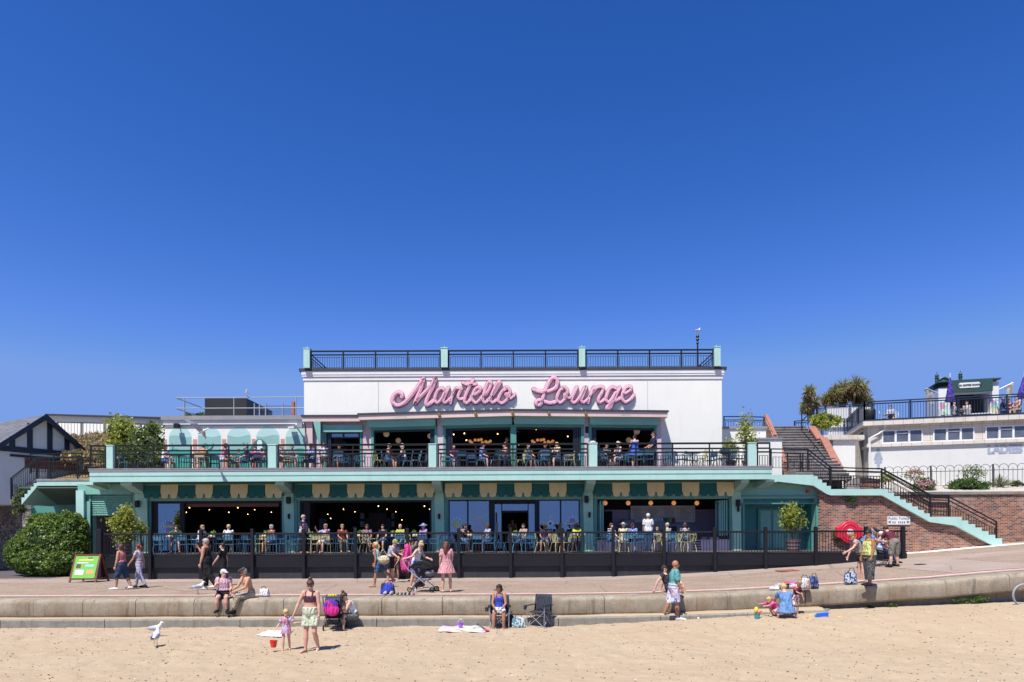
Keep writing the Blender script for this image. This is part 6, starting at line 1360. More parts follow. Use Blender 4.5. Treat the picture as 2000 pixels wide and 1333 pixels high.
def wing(pts,nm='wing'): 
    m=MB(); n=len(pts)//2; vs=[c+Vector(p) for p in pts]; m.add(vs+[v+Vector((.004,.012,.0)) for v in vs],[(i,i+1,n*2-2-i,n*2-1-i) for i in range(n-1)]+[(2*n+n*2-1-i,2*n+n*2-2-i,2*n+i+1,2*n+i) for i in range(n-1)]); m.build(nm,Mgg,fg)
wing([(.08,-.04,.03),(-.10,-.25,.30),(-.42,-.42,.46),(-.56,-.47,.48),(-.36,-.40,.30),(-.16,-.22,.08),(-.12,-.04,-.04)][:3]+[(-.60,-.47,.50)]+[(-.60,-.46,.46),(-.36,-.38,.28),(-.20,-.2,.08),(-.12,-.04,-.04)])
wing([(.06,.04,.02),(.02,.25,.02),(-.06,.45,-.10),(-.10,.6,-.24),(-.12,.6,-.25),(-.16,.42,-.12),(-.16,.22,-.02),(-.12,.04,-.03)])
# ================================================================ PEOPLE
def remesh(m,vox,sm=2):
    me=bpy.data.meshes.new('t'); me.from_pydata([tuple(v) for v in m.v],[],m.f); me.update()
    o=bpy.data.objects.new('t',me); COL.objects.link(o)
    r=o.modifiers.new('r','REMESH'); r.mode='VOXEL'; r.voxel_size=vox; r.use_smooth_shade=True
    if sm: k=o.modifiers.new('s','SMOOTH'); k.factor=.5; k.iterations=sm
    dg=bpy.context.evaluated_depsgraph_get(); out=bpy.data.meshes.new_from_object(o.evaluated_get(dg)); bpy.data.objects.remove(o); bpy.data.meshes.remove(me)
    out.polygons.foreach_set('use_smooth',[True]*len(out.polygons)); return out
def attach(me,name,mat,parent):
    me.name=name; me.materials.clear(); me.materials.append(mat); o=bpy.data.objects.new(name,me); COL.objects.link(o); o.parent=parent; return o
def dv(f,a,s): f=R(f); a=R(a); return Vector((s*math.sin(a),-math.sin(f)*math.cos(a),-math.cos(f)*math.cos(a)))
SK={'p':(.60,.36,.27),'t':(.50,.27,.17),'b':(.36,.17,.095),'d':(.16,.075,.045),'r':(.58,.33,.25)}
def skin(k):
    nm='skin_'+k
    if nm in MATS: return MATS[nm]
    t=NT(nm); c=SK[k]; n=t.noise(t.obj,7,4,.6); t.base(t.mix(n,dk(c,.86),tuple(min(1,x*1.08) for x in c))); t.p.inputs['Subsurface Weight'].default_value=.08; t.p.inputs['Subsurface Radius'].default_value=(.02,.008,.004); MATS[nm]=t.done(.5,0,.35); return MATS[nm]
HR={'blonde':(.50,.36,.17),'brown':(.07,.035,.02),'dark':(.018,.012,.010),'grey':(.36,.34,.32),'white':(.62,.60,.57),'ginger':(.30,.12,.04),'light':(.30,.20,.10),'auburn':(.13,.035,.02)}
def hairm(k):
    nm='hair_'+k
    if nm in MATS: return MATS[nm]
    t=NT(nm); w=t.noise(t.mapv(t.obj,(40,40,8)),2,4,.7); t.base(t.mix(w,dk(HR[k],.6),tuple(min(1,x*1.25) for x in HR[k]))); t.bump(w,.5,.01); MATS[nm]=t.done(.55,0,.4); return MATS[nm]
STAND=dict(lean=2,armL=(4,7,14,4),armR=(4,7,14,4),legL=(2,3,-2,2),legR=(2,3,-2,2))
WALK=dict(lean=4,armL=(22,5,38,2),armR=(-18,6,-2,4),legL=(-14,2,-28,1),legR=(20,2,8,1))
SIT=dict(seat=.46,lean=4,lean2=8,armL=(22,10,62,-12),armR=(22,10,62,-12),legL=(84,8,4,3),legR=(84,8,4,3))
def person(label,loc,rz,h=1.68,pose=STAND,fat=1.0,sk='p',cl=(),hair=('brown','short'),hat=None,glasses=None,shoes=None,vox=.010,hs=1.0,group=None,scale_leg=1.0,**ov):
    p=dict(pose); p.update(ov); H=h
    t=thing('person',label,'person',loc,R(rz),group)
    lean=p.get('lean',2); lean2=p.get('lean2',lean); side=p.get('side',0); tw=R(p.get('twist',0))
    U1=Vector((math.sin(R(side)),-math.sin(R(lean)),math.cos(R(lean)))).normalized(); U2=Vector((math.sin(R(side)),-math.sin(R(lean2)),math.cos(R(lean2)))).normalized()
    LX=Vector((1,0,0)); SX=Vector((math.cos(tw),math.sin(tw),0))
    P0=Vector((0,0,0)); Cc=P0+U1*.175*H; N=Cc+U2*.125*H
    hp=R(p.get('head',(4,0))[0]); hy=R(p.get('head',(4,0))[1])
    HM=Matrix.Rotation(hy+tw,3,'Z')@Matrix.Rotation(hp+R(lean2)*.3,3,'X')
    nd=(U2*.6+HM@Vector((0,0,1))*.6).normalized(); HC=N+nd*(.088*H)*(.5+.5*hs)
    if p.get('hoff'): HC=HC+Vector(p['hoff'])*H
    jo={}
    for s,k in ((1,'L'),(-1,'R')):
        sh=N-U2*.022*H+SX*(s*.094*H*(.88+.12*fat)); a=p['arm'+k]; e=sh+dv(a[0],a[1],s)*.165*H; w=e+dv(a[2],a[3],s)*.145*H
        hip=P0-U1*.018*H+LX*(s*.052*H); l=p['leg'+k]; kn=hip+dv(l[0],l[1],s)*.245*H*scale_leg; an=kn+dv(l[2],l[3],s)*.235*H*scale_leg
        jo[k]=(sh,e,w,hip,kn,an,s,dv(a[2],a[3],s))
    if 'pz' in p: pz=p['pz']
    elif 'seat' in p: pz=p['seat']+.062*H*fat**.5
    else: pz=-min(jo['L'][5].z,jo['R'][5].z)+.042*H
    off=Vector((0,p.get('py',0),pz))
    P0=P0+off;Cc=Cc+off;N=N+off;HC=HC+off
    for k in jo: jo[k]=tuple((v+off if i<6 else v) for i,v in enumerate(jo[k]))
    def tors(s):   # centre,width,depth along spine
        W_=[(0,.070,.056),(.14,.094,.070),(.30,.090,.066),(.50,.076*(.55+.45*fat),.058*(.3+.7*fat)),(.78,.090*(.7+.3*fat),.066*(.6+.4*fat)),(.93,.082,.052),(1.0,.046,.040)]
        fb=.35+.65*fat; w=tab(s,[(a,b) for a,b,c in W_]); d=tab(s,[(a,c) for a,b,c in W_])
        if s<.4: w*=fb; d*=fb
        z=(s-.14)/.86
        c=P0-U1*(.045*H*(1-s/.14)) if s<.14 else (P0+U1*(z*.30*H) if z<.58 else P0.lerp(Cc,1)+U2*((z-.583)/.417*.125*H))
        if .14<=s and z>.58: c=Cc+U2*((z-.583)/.417*.125*H)
        fwd=Vector((0,-1,0)); c=c+fwd*(.018*H*(fat-1)*max(0,1-abs(s-.45)*2.6))
        return c,w*H,d*H,(U1 if z<.58 else U2)
    def loft(m,rings,n=16):
        vs=[];
        for (c,w,d,u,sx) in rings:
            f=u.cross(sx).normalized()
            for i in range(n):
                a=2*math.pi*i/n; ca,sa=math.cos(a),math.sin(a); vs.append(c+sx*(w*math.copysign(abs(ca)**.85,ca))+f*(d*math.copysign(abs(sa)**.85,sa)))
        K=len(rings); fs=[(i*n+j,i*n+(j+1)%n,(i+1)*n+(j+1)%n,(i+1)*n+j) for i in range(K-1) for j in range(n)]; fs+=[tuple(range(n-1,-1,-1)),tuple((K-1)*n+j for j in range(n))]; m.add(vs,fs)
    def torso(m,s0,s1,inf=0,k=9):
        rr=[]
        for i in range(k+1):
            s=lerp(s0,s1,i/k); c,w,d,u=tors(s); sx=LX.lerp(SX,max(0,min(1,(s-.3)/.5))); rr.append((c,w+inf,d+inf,u,sx))
        loft(m,rr)
    def limb(m,pts,rs,n=10):
        m.tube(pts,rs,n); m.ell(pts[0],rs[0],n,6); m.ell(pts[-1],rs[-1],n,6)
    lf=.5+.5*fat
    b=MB(); torso(b,0,1)
    b.tube([N-U2*.03*H,N+nd*.02*H,HC-nd*.02*H],[.046*H,.033*H*lf,.033*H*lf],10)
    hh=hs*1.06
    b.ell(HC+HM@Vector((0,.006*H*hh,.010*H*hh)),(.044*H*hh,.052*H*hh,.056*H*hh),16,12,HM); b.ell(HC+HM@Vector((0,-.014*H*hh,-.028*H*hh)),(.034*H*hh,.036*H*hh,.038*H*hh),12,8,HM)
    b.ell(HC+HM@Vector((0,-.052*H*hh,-.010*H*hh)),(.009*H*hh,.012*H*hh,.015*H*hh),8,6,HM)
    for s in (-1,1): b.ell(HC+HM@Vector((s*.044*H*hh,.004*H*hh,-.004*H*hh)),(.006*H*hh,.012*H*hh,.018*H*hh),8,6,HM)
    legr=(.050*H*lf,.046*H*lf,.031*H*lf**.7,.034*H*lf**.7,.019*H)
    for k in 'LR':
        sh,e,w,hip,kn,an,s,fd=jo[k]
        b.ell(sh,.0295*H*lf,10,7); limb(b,[sh,sh.lerp(e,.4),e,e.lerp(w,.3),w],[.030*H*lf,.028*H*lf,.021*H*lf,.022*H*lf,.0135*H])
        # hand: palm + four fingers + thumb
        hd=p.get('hd'+k) or fd; hd=Vector(hd).normalized(); ax=Vector((0,-1,0)) if abs(hd.y)<.8 else Vector((0,0,1)); ax=(ax-hd*ax.dot(hd)).normalized(); pn=hd.cross(ax).normalized()*(-s)
        if (w+pn-w).dot(LX*s)>0: pn=-pn
        g=p.get('grip',.35)
        pc=w+hd*.026*H; loft(b,[(w,.013*H,.010*H,hd,ax),(w+hd*.022*H,.021*H,.010*H,hd,ax),(w+hd*.048*H,.023*H,.0095*H,hd,ax)],10)
        for i in range(4):
            r0=w+hd*.044*H+ax*((i-1.5)*.0125*H); L=(.038,.044,.041,.032)[i]*H; d1=(hd*math.cos(g)+pn*math.sin(g)); d2=(hd*math.cos(2.2*g)+pn*math.sin(2.2*g))
            b.tube([r0,r0+d1*L*.5,r0+d1*L*.5+d2*L*.5],[.0058*H,.0052*H,.0042*H],6); b.ell(r0+d1*L*.5+d2*L*.5,.0042*H,6,4)
        r0=w+hd*.012*H+ax*.018*H; b.tube([r0,r0+(hd*.6+ax*.7+pn*.3).normalized()*.022*H,r0+(hd*.6+ax*.7+pn*.3).normalized()*.022*H+(hd*.9+pn*.4).normalized()*.02*H],[.0075*H,.0065*H,.005*H],6)
        limb(b,[hip,hip.lerp(kn,.35),kn,kn.lerp(an,.35),an],legr)
        # foot
        fp=R(p.get('foot'+k,p.get('foot',0))); fy=R(p.get('toe',8))*s; fdv=Vector((math.sin(fy)*math.cos(fp),-math.cos(fp)*math.cos(fy),-math.sin(fp)))
        hl=an+Vector((0,.018*H,-.018*H)); b.tube([hl,an+fdv*.05*H+Vector((0,0,-.018*H)),an+fdv*.095*H+Vector((0,0,-.024*H)),an+fdv*.125*H+Vector((0,0,-.028*H))],[.019*H,.021*H,.019*H,.012*H],8); b.ell(hl,.021*H,8,6); b.ell(an+fdv*.12*H+Vector((0,0,-.027*H)),(.021*H,.016*H,.012*H),8,6)
        if shoes:
            m=MB(); i_=.007; m.tube([hl,an+fdv*.05*H+Vector((0,0,-.018*H)),an+fdv*.095*H+Vector((0,0,-.023*H)),an+fdv*.13*H+Vector((0,0,-.027*H))],[.022*H+i_,.023*H+i_,.021*H+i_,.014*H+i_],10); m.ell(hl,.022*H+i_,10,6); m.ell(an+fdv*.13*H+Vector((0,0,-.027*H)),(.024*H,.02*H,.014*H+i_),10,6)
            if shoes[0]!='low': m.tube([an+Vector((0,0,-.01*H)),an+Vector((0,0,.025*H))],.024*H,10)
            attach(remesh(m,max(vox,.010),1),'shoe',shoes[1],t)
    attach(remesh(b,vox,2),'body',skin(sk),t)
    for c_ in cl:
        kind,mt=c_[0],c_[1]; m=MB()
        if kind=='top':
            s0,s1,sl,inf=c_[2:6]; torso(m,s0,s1,inf,10)
            for k in 'LR':
                sh,e,w=jo[k][:3]
                if sl>0:
                    if sl<=1: limb(m,[sh,sh.lerp(e,sl)],[.0305*H*lf+inf*.7,.030*H*lf+inf*1.2])
                    else: limb(m,[sh,e,e.lerp(w,sl-1)],[.0305*H*lf+inf*.7,.026*H*lf+inf,.018*H*lf+inf])
            if sl==0 and s1<.95:
                c1,w1,d1,u1=tors(s1-.02)
                for s_ in (-1,1):
                    f_=Vector((0,-1,0)); x_=SX*(s_*.050*H); m.tube([c1+x_+f_*(d1+inf*.6),c1.lerp(N,.75)+x_+f_*(d1*.75+inf),N-U2*.004*H+x_*1.05+Vector((0,0,.012)),c1.lerp(N,.6)+x_-f_*(d1*.9+inf*.6),c1+x_-f_*(d1+inf*.4)],.013,6)
            nm='top'
        elif kind=='legs':
            L,inf,flare=c_[2:5]; torso(m,0.0,c_[5] if len(c_)>5 else .34,inf,5)
            for k in 'LR':
                hip,kn,an=jo[k][3:6]; pts=[hip,hip.lerp(kn,.35)]; rs=[.052*H*lf+inf,.048*H*lf+inf+flare*.3]
                if L<=1: pts.append(hip.lerp(kn,L)); rs.append(lerp(.048,.033,L)*H*lf+inf+flare)
                else: pts+=[kn,kn.lerp(an,L-1)]; rs+=[.034*H*lf+inf+flare*.6,lerp(.034,.02,L-1)*H*lf+inf+flare]
                m.tube(pts,rs,12); m.ell(pts[0],rs[0],12,6)
            nm='trousers' if L>1 else 'shorts'
        elif kind=='dress':
            s0,s1,sl,inf,L,fl=c_[2:8]; torso(m,.2,s1,inf,9)
            seatd='seat' in p
            if not seatd:
                c0,w0,d0,u0=tors(.30); rr=[]
                for i in range(6):
                    q=i/5; cc=c0+Vector((0,0,-1))*L*q*H; rr.append((cc,w0+inf+fl*q,d0+inf+fl*q*.8,Vector((0,0,1)),LX))
                loft(m,rr[::-1],20)
            else:
                for k in 'LR': hip,kn,an=jo[k][3:6]; m.tube([hip,hip.lerp(kn,.9)],[.055*H*lf+inf,.045*H*lf+inf+.02],12); m.ell(hip,.055*H*lf+inf,10,6)
            for k in 'LR':
                sh,e,w=jo[k][:3]
                if sl>0: limb(m,[sh,sh.lerp(e,sl)],[.0305*H*lf+inf*.7,.032*H*lf+inf*1.2])
            nm='dress'
        attach(remesh(m,max(vox,.011),2),nm,mt,t)
    hk,st=hair
    ho=lambda x,y,z:HC+HM@(Vector((x,y,z))*H*hh)
    if st!='bald':
        m=MB(); up=.004
        m.ell(ho(0,.018,.018),(.050*H*hh,.050*H*hh,.056*H*hh),14,10,HM)
        if st in('short','bob'): m.ell(ho(0,.002,.036),(.046*H*hh,.052*H*hh,.036*H*hh),12,8,HM)
        if st=='bob':
            for s in(-1,1): m.ell(ho(s*.040,.010,-.008),(.018*H*hh,.032*H*hh,.05*H*hh),10,7,HM)
            m.ell(ho(0,.035,-.01),(.045*H*hh,.028*H*hh,.05*H*hh),10,7,HM)
        if st in('bun','pony','long','updo'): m.ell(ho(0,.0,.034),(.046*H*hh,.052*H*hh,.036*H*hh),12,8,HM)
        if st=='bun': m.ell(ho(0,.03,.078),(.028*H*hh,)*3,10,7)
        if st=='updo': m.ell(ho(0,.03,.06),(.042*H*hh,)*3,10,7)
        if st=='pony': m.tube([ho(0,.06,.03),ho(0,.09,-.01),ho(0,.085,-.09)],[.02*H,.024*H,.010*H],8)
        if st=='long':
            m.tube([ho(0,.04,.0),ho(0,.055,-.05),ho(0,.06,-.13),ho(0,.055,-.19)],[.048*H,.046*H,.040*H,.018*H],10)
            for s in(-1,1): m.tube([ho(s*.036,.012,.01),ho(s*.042,.012,-.05),ho(s*.045,.01,-.12)],[.02*H,.018*H,.008*H],8)
        if st=='side': m.ell(ho(0,.03,-.005),(.047*H*hh,.034*H*hh,.04*H*hh),12,8,HM)
        attach(remesh(m,max(vox,.009),1),'hair',hairm(hk),t)
    if hat:
        m=MB(); ht,hm=hat
        if ht=='cap': m.ell(ho(0,.004,.034),(.051*H*hh,.060*H*hh,.044*H*hh),14,8,HM); m.ell(ho(0,-.062,.026),(.036*H*hh,.045*H*hh,.006*H*hh),12,6,HM)
        if ht=='capback': m.ell(ho(0,.004,.034),(.051*H*hh,.060*H*hh,.044*H*hh),14,8,HM)
        if ht=='flat': m.ell(ho(0,-.006,.050),(.054*H*hh,.066*H*hh,.024*H*hh),14,8,HM); m.ell(ho(0,-.058,.036),(.036*H*hh,.028*H*hh,.006*H*hh),12,6,HM)
        if ht=='sun': m.ell(ho(0,.004,.045),(.052*H*hh,.06*H*hh,.04*H*hh),14,8,HM); m.ell(ho(0,.004,.030),(.115*H*hh,.12*H*hh,.008*H*hh),18,6,HM)
        attach(remesh(m,.008,1),'hat',hm,t)
    if glasses:
        m=MB(); 
        for s in (-1,1): m.ell(ho(s*.017,-.049,.006),(.014*H*hh,.006*H*hh,.011*H*hh),10,6,HM)
        m.tube([ho(-.045,.0,.010),ho(-.034,-.045,.008),ho(0,-.053,.008),ho(.034,-.045,.008),ho(.045,.0,.010)],.0025*H,5)
        attach_m=m.build('sunglasses',M['black'],None,True); attach_m.parent=t
    elif vox<.012:
        for s in(-1,1): m=MB(); m.ell(ho(s*.016,-.0455,.006),(.0055*H*hh,.004*H*hh,.004*H*hh),8,6); o=m.build('eye',M['black'],None,True); o.parent=t
    if vox<.012:
        m=MB(); m.ell(ho(0,-.0465,-.034),(.012*H*hh,.004*H*hh,.0035*H*hh),8,6); o=m.build('mouth',paint('lips',(.35,.11,.10)),None,True); o.parent=t
    t['_w']=0; del t['_w']
    return t,jo,HC
def prop_world(t,v): return t.location+Matrix.Rotation(t.rotation_euler[2],3,'Z')@Vector(v)
def onprom(px,py):
    d=25
    for _ in range(12):
        x=X(px,d); d=(CH-gz(x))*F/((py+ROLL*(px-1000))-1041)
    return Vector((X(px,d),d,gz(X(px,d))))
def onsand(px,py):
    d=18
    for _ in range(12): x=X(px,d); d=(CH-sandz(x,d))*F/((py+ROLL*(px-1000))-1041)
    return Vector((X(px,d),d,sandh(X(px,d),d)-.01))
C=cloth
white=C('white_cotton',(.72,.72,.74)); navy=C('navy_cotton',(.02,.03,.08)); blk=C('black_cotton',(.016,.016,.018)); grey=C('grey_cotton',(.20,.21,.23)); denim=C('blue_denim',(.05,.11,.25)); beige=C('beige_cotton',(.36,.31,.23))
trn=C('white_trainers',(.7,.7,.7)); bsh=C('black_shoes',(.015,.015,.018))
# ---- promenade walkers
person('woman in a coral vest and navy knee shorts walking left past the green poster board',onprom(238,1152),-90,1.62,WALK,1.35,'t',[('top',C('coral_vest',(.62,.16,.17)),.16,.90,0,.012),('legs',C('navy_shorts',(.03,.06,.13)),1.12,.022,.012)],('brown','bob'),glasses=1,shoes=('low',white),legL=(20,2,2,1),legR=(-16,2,-24,1),armL=(6,8,14,4),armR=(4,8,20,4))
person('young woman in lilac top and pale lilac trousers walking behind the woman in coral',onprom(263,1150)+Vector((0,.3,0)),-90,1.62,WALK,.9,'t',[('top',C('lilac_top',(.52,.46,.56)),.42,.95,.35,.008),('legs',C('lilac_trousers',(.42,.40,.56)),1.9,.012,.012)],('auburn','pony'),glasses=1,shoes=('low',bsh),head=(0,-20))
person('big man in black tank top and black trousers walking left holding something to his chin',onprom(404,1153),-90,1.79,WALK,1.55,'t',[('top',blk,.14,.93,0,.014),('legs',C('black_trousers',(.018,.018,.018)),1.85,.022,.018)],('grey','short'),glasses=1,shoes=('high',trn),armL=(4,10,14,4),armR=(45,5,150,-10),legL=(-20,2,-34,1),legR=(12,2,2,1))
person('person in black mostly hidden behind the big man in black',onprom(412,1147)+Vector((.15,.7,0)),-90,1.62,WALK,1.0,'p',[('top',blk,.14,.95,.5,.012),('legs',blk,1.9,.014,.01)],('dark','short'),shoes=('high',trn))
pt,pj,_=person('woman in turquoise top and denim shorts striding with a straw bag',onprom(740,1147)+Vector((0,.0,0)),-90,1.66,WALK,1.0,'b',[('top',C('turquoise_vest',(.14,.50,.60),(.5,.6,.6),26,'print'),.14,.88,0,.010),('legs',denim,.78,.016,.012)],('blonde','pony'),glasses=None,lean=14,lean2=18,head=(-22,0),legL=(16,2,6,1),legR=(-34,2,-48,1),armL=(-10,8,8,4),armR=(-10,8,30,4))
m=MB(); c=prop_world(pt,(.20,.22,.98)); t=thing('straw_bag','cream straw shoulder bag carried by the woman in turquoise','bag',tuple(c)); m.ell(c,(.20,.14,.17),14,9); m.build('bag_body',C('straw_weave',(.56,.44,.24),(.62,.55,.38),60,'stripe'),t,True); m=MB(); m.tube([c+Vector((-.15,0,.14)),c+Vector((-.05,0,.42)),c+Vector((.12,0,.14))],.014,5); m.build('strap',C('straw_strap',(.5,.4,.25)),t)
person('man in a khaki cap and lilac shirt behind the woman in turquoise',onprom(760,1139)+Vector((0,.2,0)),60,1.74,STAND,1.1,'r',[('top',C('pale_lilac_shirt',(.42,.40,.50)),.10,.97,.5,.012),('legs',C('black_shorts',(.02,.02,.025)),.85,.016,.012)],('grey','short'),hat=('cap',C('khaki_cap',(.30,.32,.10))),lean=16,lean2=26,armL=(30,6,70,-10),armR=(30,6,60,0),head=(20,0))
m=MB(); c=onprom(782,1134)+Vector((.0,.9,0)); t=thing('litter_bin','round black litter bin against the fence behind the bending child','bin',tuple(c)); m.lathe([(.26,c.z),(.30,c.z+.7),(.30,c.z+.78),(.22,c.z+.86),(.02,c.z+.88)],(c.x,c.y,0),18); m.build('bin_body',M['black'],t,True)
m=MB(); c2=c+Vector((.75,.1,0)); m.lathe([(.24,c2.z),(.27,c2.z+.75),(.24,c2.z+.80),(.02,c2.z+.82)],(c2.x,c2.y,0),18); t=thing('litter_bin','second black litter bin nearer the pink towel','bin',tuple(c2)); m.build('bin_body',M['black'],t,True)
person('dark haired child in a mauve swimsuit bending over with folded arms',onprom(771,1133)+Vector((0,.2,0)),5,1.22,STAND,.8,'t',[('top',C('mauve_swimsuit',(.20,.10,.11)),.02,.88,0,.008)],('dark','bob'),lean=34,lean2=62,head=(30,0),armL=(70,10,20,-30),armR=(70,10,20,-30),legL=(10,4,-4,4),legR=(10,4,-4,4),hs=1.12)
person('man in a dark cap and grey shirt behind the pink towel',onprom(808,1136)+Vector((0,.1,0)),-60,1.70,STAND,1.2,'b',[('top',C('charcoal_shirt',(.09,.10,.11)),.1,.97,.5,.014),('legs',C('black_shorts',(.02,.02,.025)),.9,.018,.012)],('dark','short'),hat=('cap',blk),lean=6,armL=(55,15,75,0),armR=(60,5,85,0),head=(15,0))
t=thing('towel','bright magenta towel held up between the child and the woman with the stroller','towel',tuple(onprom(795,1135)+Vector((0,-.1,0)))); c=W(796,1090,24.2); m=MB()
q=[]; 
for i in range(9):
    for j in range(10):
        u=i/8; v=j/9; q.append(c+Vector(((u-.5)*.30*(1.15-1.0*abs(v-.5))-.10*v+.03*math.sin(v*7),math.sin(u*9)*.06,.45-v*.98+.06*math.sin(u*4))))
m.add(q,[(i*10+j,i*10+j+1,(i+1)*10+j+1,(i+1)*10+j) for i in range(8) for j in range(9)]); o=m.build('cloth',C('magenta_towel',(.72,.03,.28)),t,True); o.modifiers.new('s','SOLIDIFY').thickness=.015
person('blonde woman in a white vest leaning over the black stroller',onprom(811,1150),70,1.66,STAND,1.15,'p',[('top',white,.10,.88,0,.014),('legs',C('white_blue_shorts',(.60,.64,.75),(.10,.2,.6),14,'print'),.7,.016,.014)],('blonde','updo'),glasses=1,lean=14,lean2=22,head=(30,0),armL=(30,8,72,-10),armR=(-25,35,-70,30),legL=(4,3,-4,2),legR=(-6,3,-12,2))
person('woman with long auburn hair in a pink smock dress seen from behind',onprom(872,1157),200,1.66,STAND,1.1,'p',[('dress',C('pink_smock',(.62,.27,.29)),.1,.95,.55,.014,.22,.13)],('auburn','long'),armL=(-4,10,20,0),armR=(6,9,22,-10),legL=(2,5,-2,1),legR=(2,5,-2,1),shoes=None,head=(6,-30))
# ---- stroller on the promenade
def wheel(m,c,r,w,ax='x',n=18):
    c=Vector(c); pts=[c+Vector((0,r*math.cos(2*math.pi*i/n),r*math.sin(2*math.pi*i/n))) if ax=='x' else c+Vector((r*math.cos(2*math.pi*i/n),0,r*math.sin(2*math.pi*i/n))) for i in range(n)]; m.tube(pts,w,6,closed=True)
    for a in range(0,180,60):
        v=(Vector((0,math.cos(R(a)),math.sin(R(a)))) if ax=='x' else Vector((math.cos(R(a)),0,math.sin(R(a)))))*r; m.tube([c-v,c+v],w*.35,4)
def stroller(loc,rz,lab,hood,seat,s=1,extra=None):
    t=thing('stroller',lab,'pushchair',(0,0,0))
    m=MB()
    for sx in(-.24,.24): m.tube([(sx,.62,1.0),(sx,.45,.75),(sx,-.35,.12)],.014,6); m.tube([(sx,.35,.12),(sx,-.02,.52)],.013,6); m.tube([(sx,-.28,.45),(sx,.1,.42)],.012,6)
    m.tube([(-.24,.62,1.0),(.24,.62,1.0)],.018,6); m.tube([(-.24,.35,.12),(.24,.35,.12)],.012,6); m.build('frame',M['black'] if extra and s<1 else M['galv'],t)
    for sx in(-.26,.26):
        for y in (.38,-.38):
            for dx in ((0,) if y>0 else (-.03,.03)): m=MB(); wheel(m,(sx+dx,y,.085),.07,.016); m.build('wheel',M['black'],t)
    m=MB(); m.add([(-.2,-.22,.42),(.2,-.22,.42),(.2,.10,.36),(-.2,.10,.36),(-.2,.30,.86),(.2,.30,.86)],[(0,1,2,3),(3,2,5,4)]); o=m.build('seat',seat,t); o.modifiers.new('s','SOLIDIFY').thickness=.04
    m=MB(); n=8; 
    pr_=[(math.cos(R(a))*.36+.14,math.sin(R(a))*.34+.66) for a in range(20,171,20)]
    vs=[(x,-(.0)+y_-.1,z) for (y_,z) in [(p_[0],p_[1]) for p_ in pr_] for x in (-.22,.22)]; m.add(vs,[(2*i,2*i+1,2*i+3,2*i+2) for i in range(len(pr_)-1)]); 
    for sx in (-.22,.22): m.add([(sx,y_-.1,z) for y_,z in pr_],[tuple(range(len(pr_)))])
    o=m.build('hood',hood,t); o.modifiers.new('s','SOLIDIFY').thickness=.015
    m=MB(); m.box(-.17,.17,-.02,.26,.16,.34); bevel(m.build('basket',M['black'],t),.03)
    if extra: extra(t)
    t.location=loc; t.rotation_euler=(0,0,R(rz)); t.scale=(s,)*3; return t
gm_=C('grey_lilac_fabric',(.22,.19,.24))
stroller(onprom(826,1156),80,'black and grey-lilac pushchair on the promenade facing right',blk,gm_,1.0,lambda t:[MB().ell((0,-.22,.62),(.2,.16,.13),12,8).build('hood_visor',gm_,t,True)])
pur=C('purple_pink_bag',(.10,.03,.42),(.60,.03,.25),2.4,'print')
def ex(t):
    m=MB(); m.ell((.02,.64,.78),(.21,.06,.15),14,9); m.ell((-.03,.65,.62),(.19,.06,.17),14,9); m.ell((.08,.64,.70),(.16,.05,.22),12,8); attach(remesh(m,.012,2),'hanging_cover',pur,t); m=MB(); m.ell((0,.45,1.02),(.14,.06,.05),10,6); m.build('yellow_cloth',C('yellow_cloth',(.70,.52,.03)),t,True)
stroller(onsand(652,1229),188,'pushchair with purple and pink cover seen from behind on the sand',C('dark_mesh',(.06,.06,.09)),blk,.98,ex)
# ---- sitting on the sea wall
person('woman in a white cap, pale pink top and black shorts sitting on the sea wall',(X(437,20.78),20.78,.86),12,1.60,SIT,1.5,'r',[('top',C('pale_pink_top',(.60,.36,.46)),.12,.95,.3,.014),('legs',blk,.62,.02,.014)],('white','short'),hat=('cap',white),seat=.0,legL=(78,6,-8,2),legR=(78,6,-14,2),armL=(14,14,30,0),armR=(30,10,118,-20),shoes=('high',bsh),twist=14,head=(4,40))
person('shirtless man in a flat cap and beige trousers sitting cross-legged on the sea wall',(X(487,20.8),20.8,.86),-38,1.76,SIT,1.15,'t',[('legs',beige,1.8,.018,.02)],('grey','short'),hat=('flat',C('dark_flat_cap',(.05,.05,.045))),glasses=1,seat=.0,lean=12,lean2=22,legL=(82,-6,12,-14),legR=(80,-2,-10,0),armL=(26,4,66,-18),armR=(30,4,70,-18),shoes=('high',bsh),head=(14,-10))
def bag(nm,lab,px,py,w,h,dp,mt,d=None,cat='bag',strap=True,z=None,back=False,parts=None):
    p_=onprom(px,py) if d is None else Vector((X(px,d),d,z)); t=thing(nm,lab,cat,tuple(p_))
    m=MB(); m.hexa([p_+Vector(v) for v in ((-w,-dp,0),(w,-dp,0),(w,dp,0),(-w,dp,0))],[p_+Vector(v) for v in ((-w*.85,-dp*.6,h),(w*.8,-dp*.6,h*.95),(w*.8,dp*.6,h*.95),(-w*.85,dp*.6,h))]); o=m.build('bag_body',mt,t); bevel(o,min(w,dp)*.5,3); o.data.polygons.foreach_set('use_smooth',[True]*len(o.data.polygons))
    if strap: m=MB(); m.tube([p_+Vector((-w*.5,-dp*.4,h*.9)),p_+Vector((-w*.3,-dp*.5,h*1.22)),p_+Vector((w*.3,-dp*.5,h*1.22)),p_+Vector((w*.5,-dp*.4,h*.9))],.010,5); m.build('handle',M['black'],t)
    return t
bag('plastic_bag','crumpled white carrier bag on the sea wall beside the shirtless man',516,1165,.16,.25,.11,white)
bag('tote_bag','bright blue shopping bag on the promenade edge by the row of shoes',757,1161,.24,.36,.10,C('bright_blue_bag',(.02,.05,.55),(.03,.03,.08),5,'print'))
bag('backpack','blue and white floral backpack standing on the promenade left of the yellow top',1661,1141,.19,.40,.14,C('floral_pack',(.03,.05,.14),(.45,.50,.60),13,'print'))
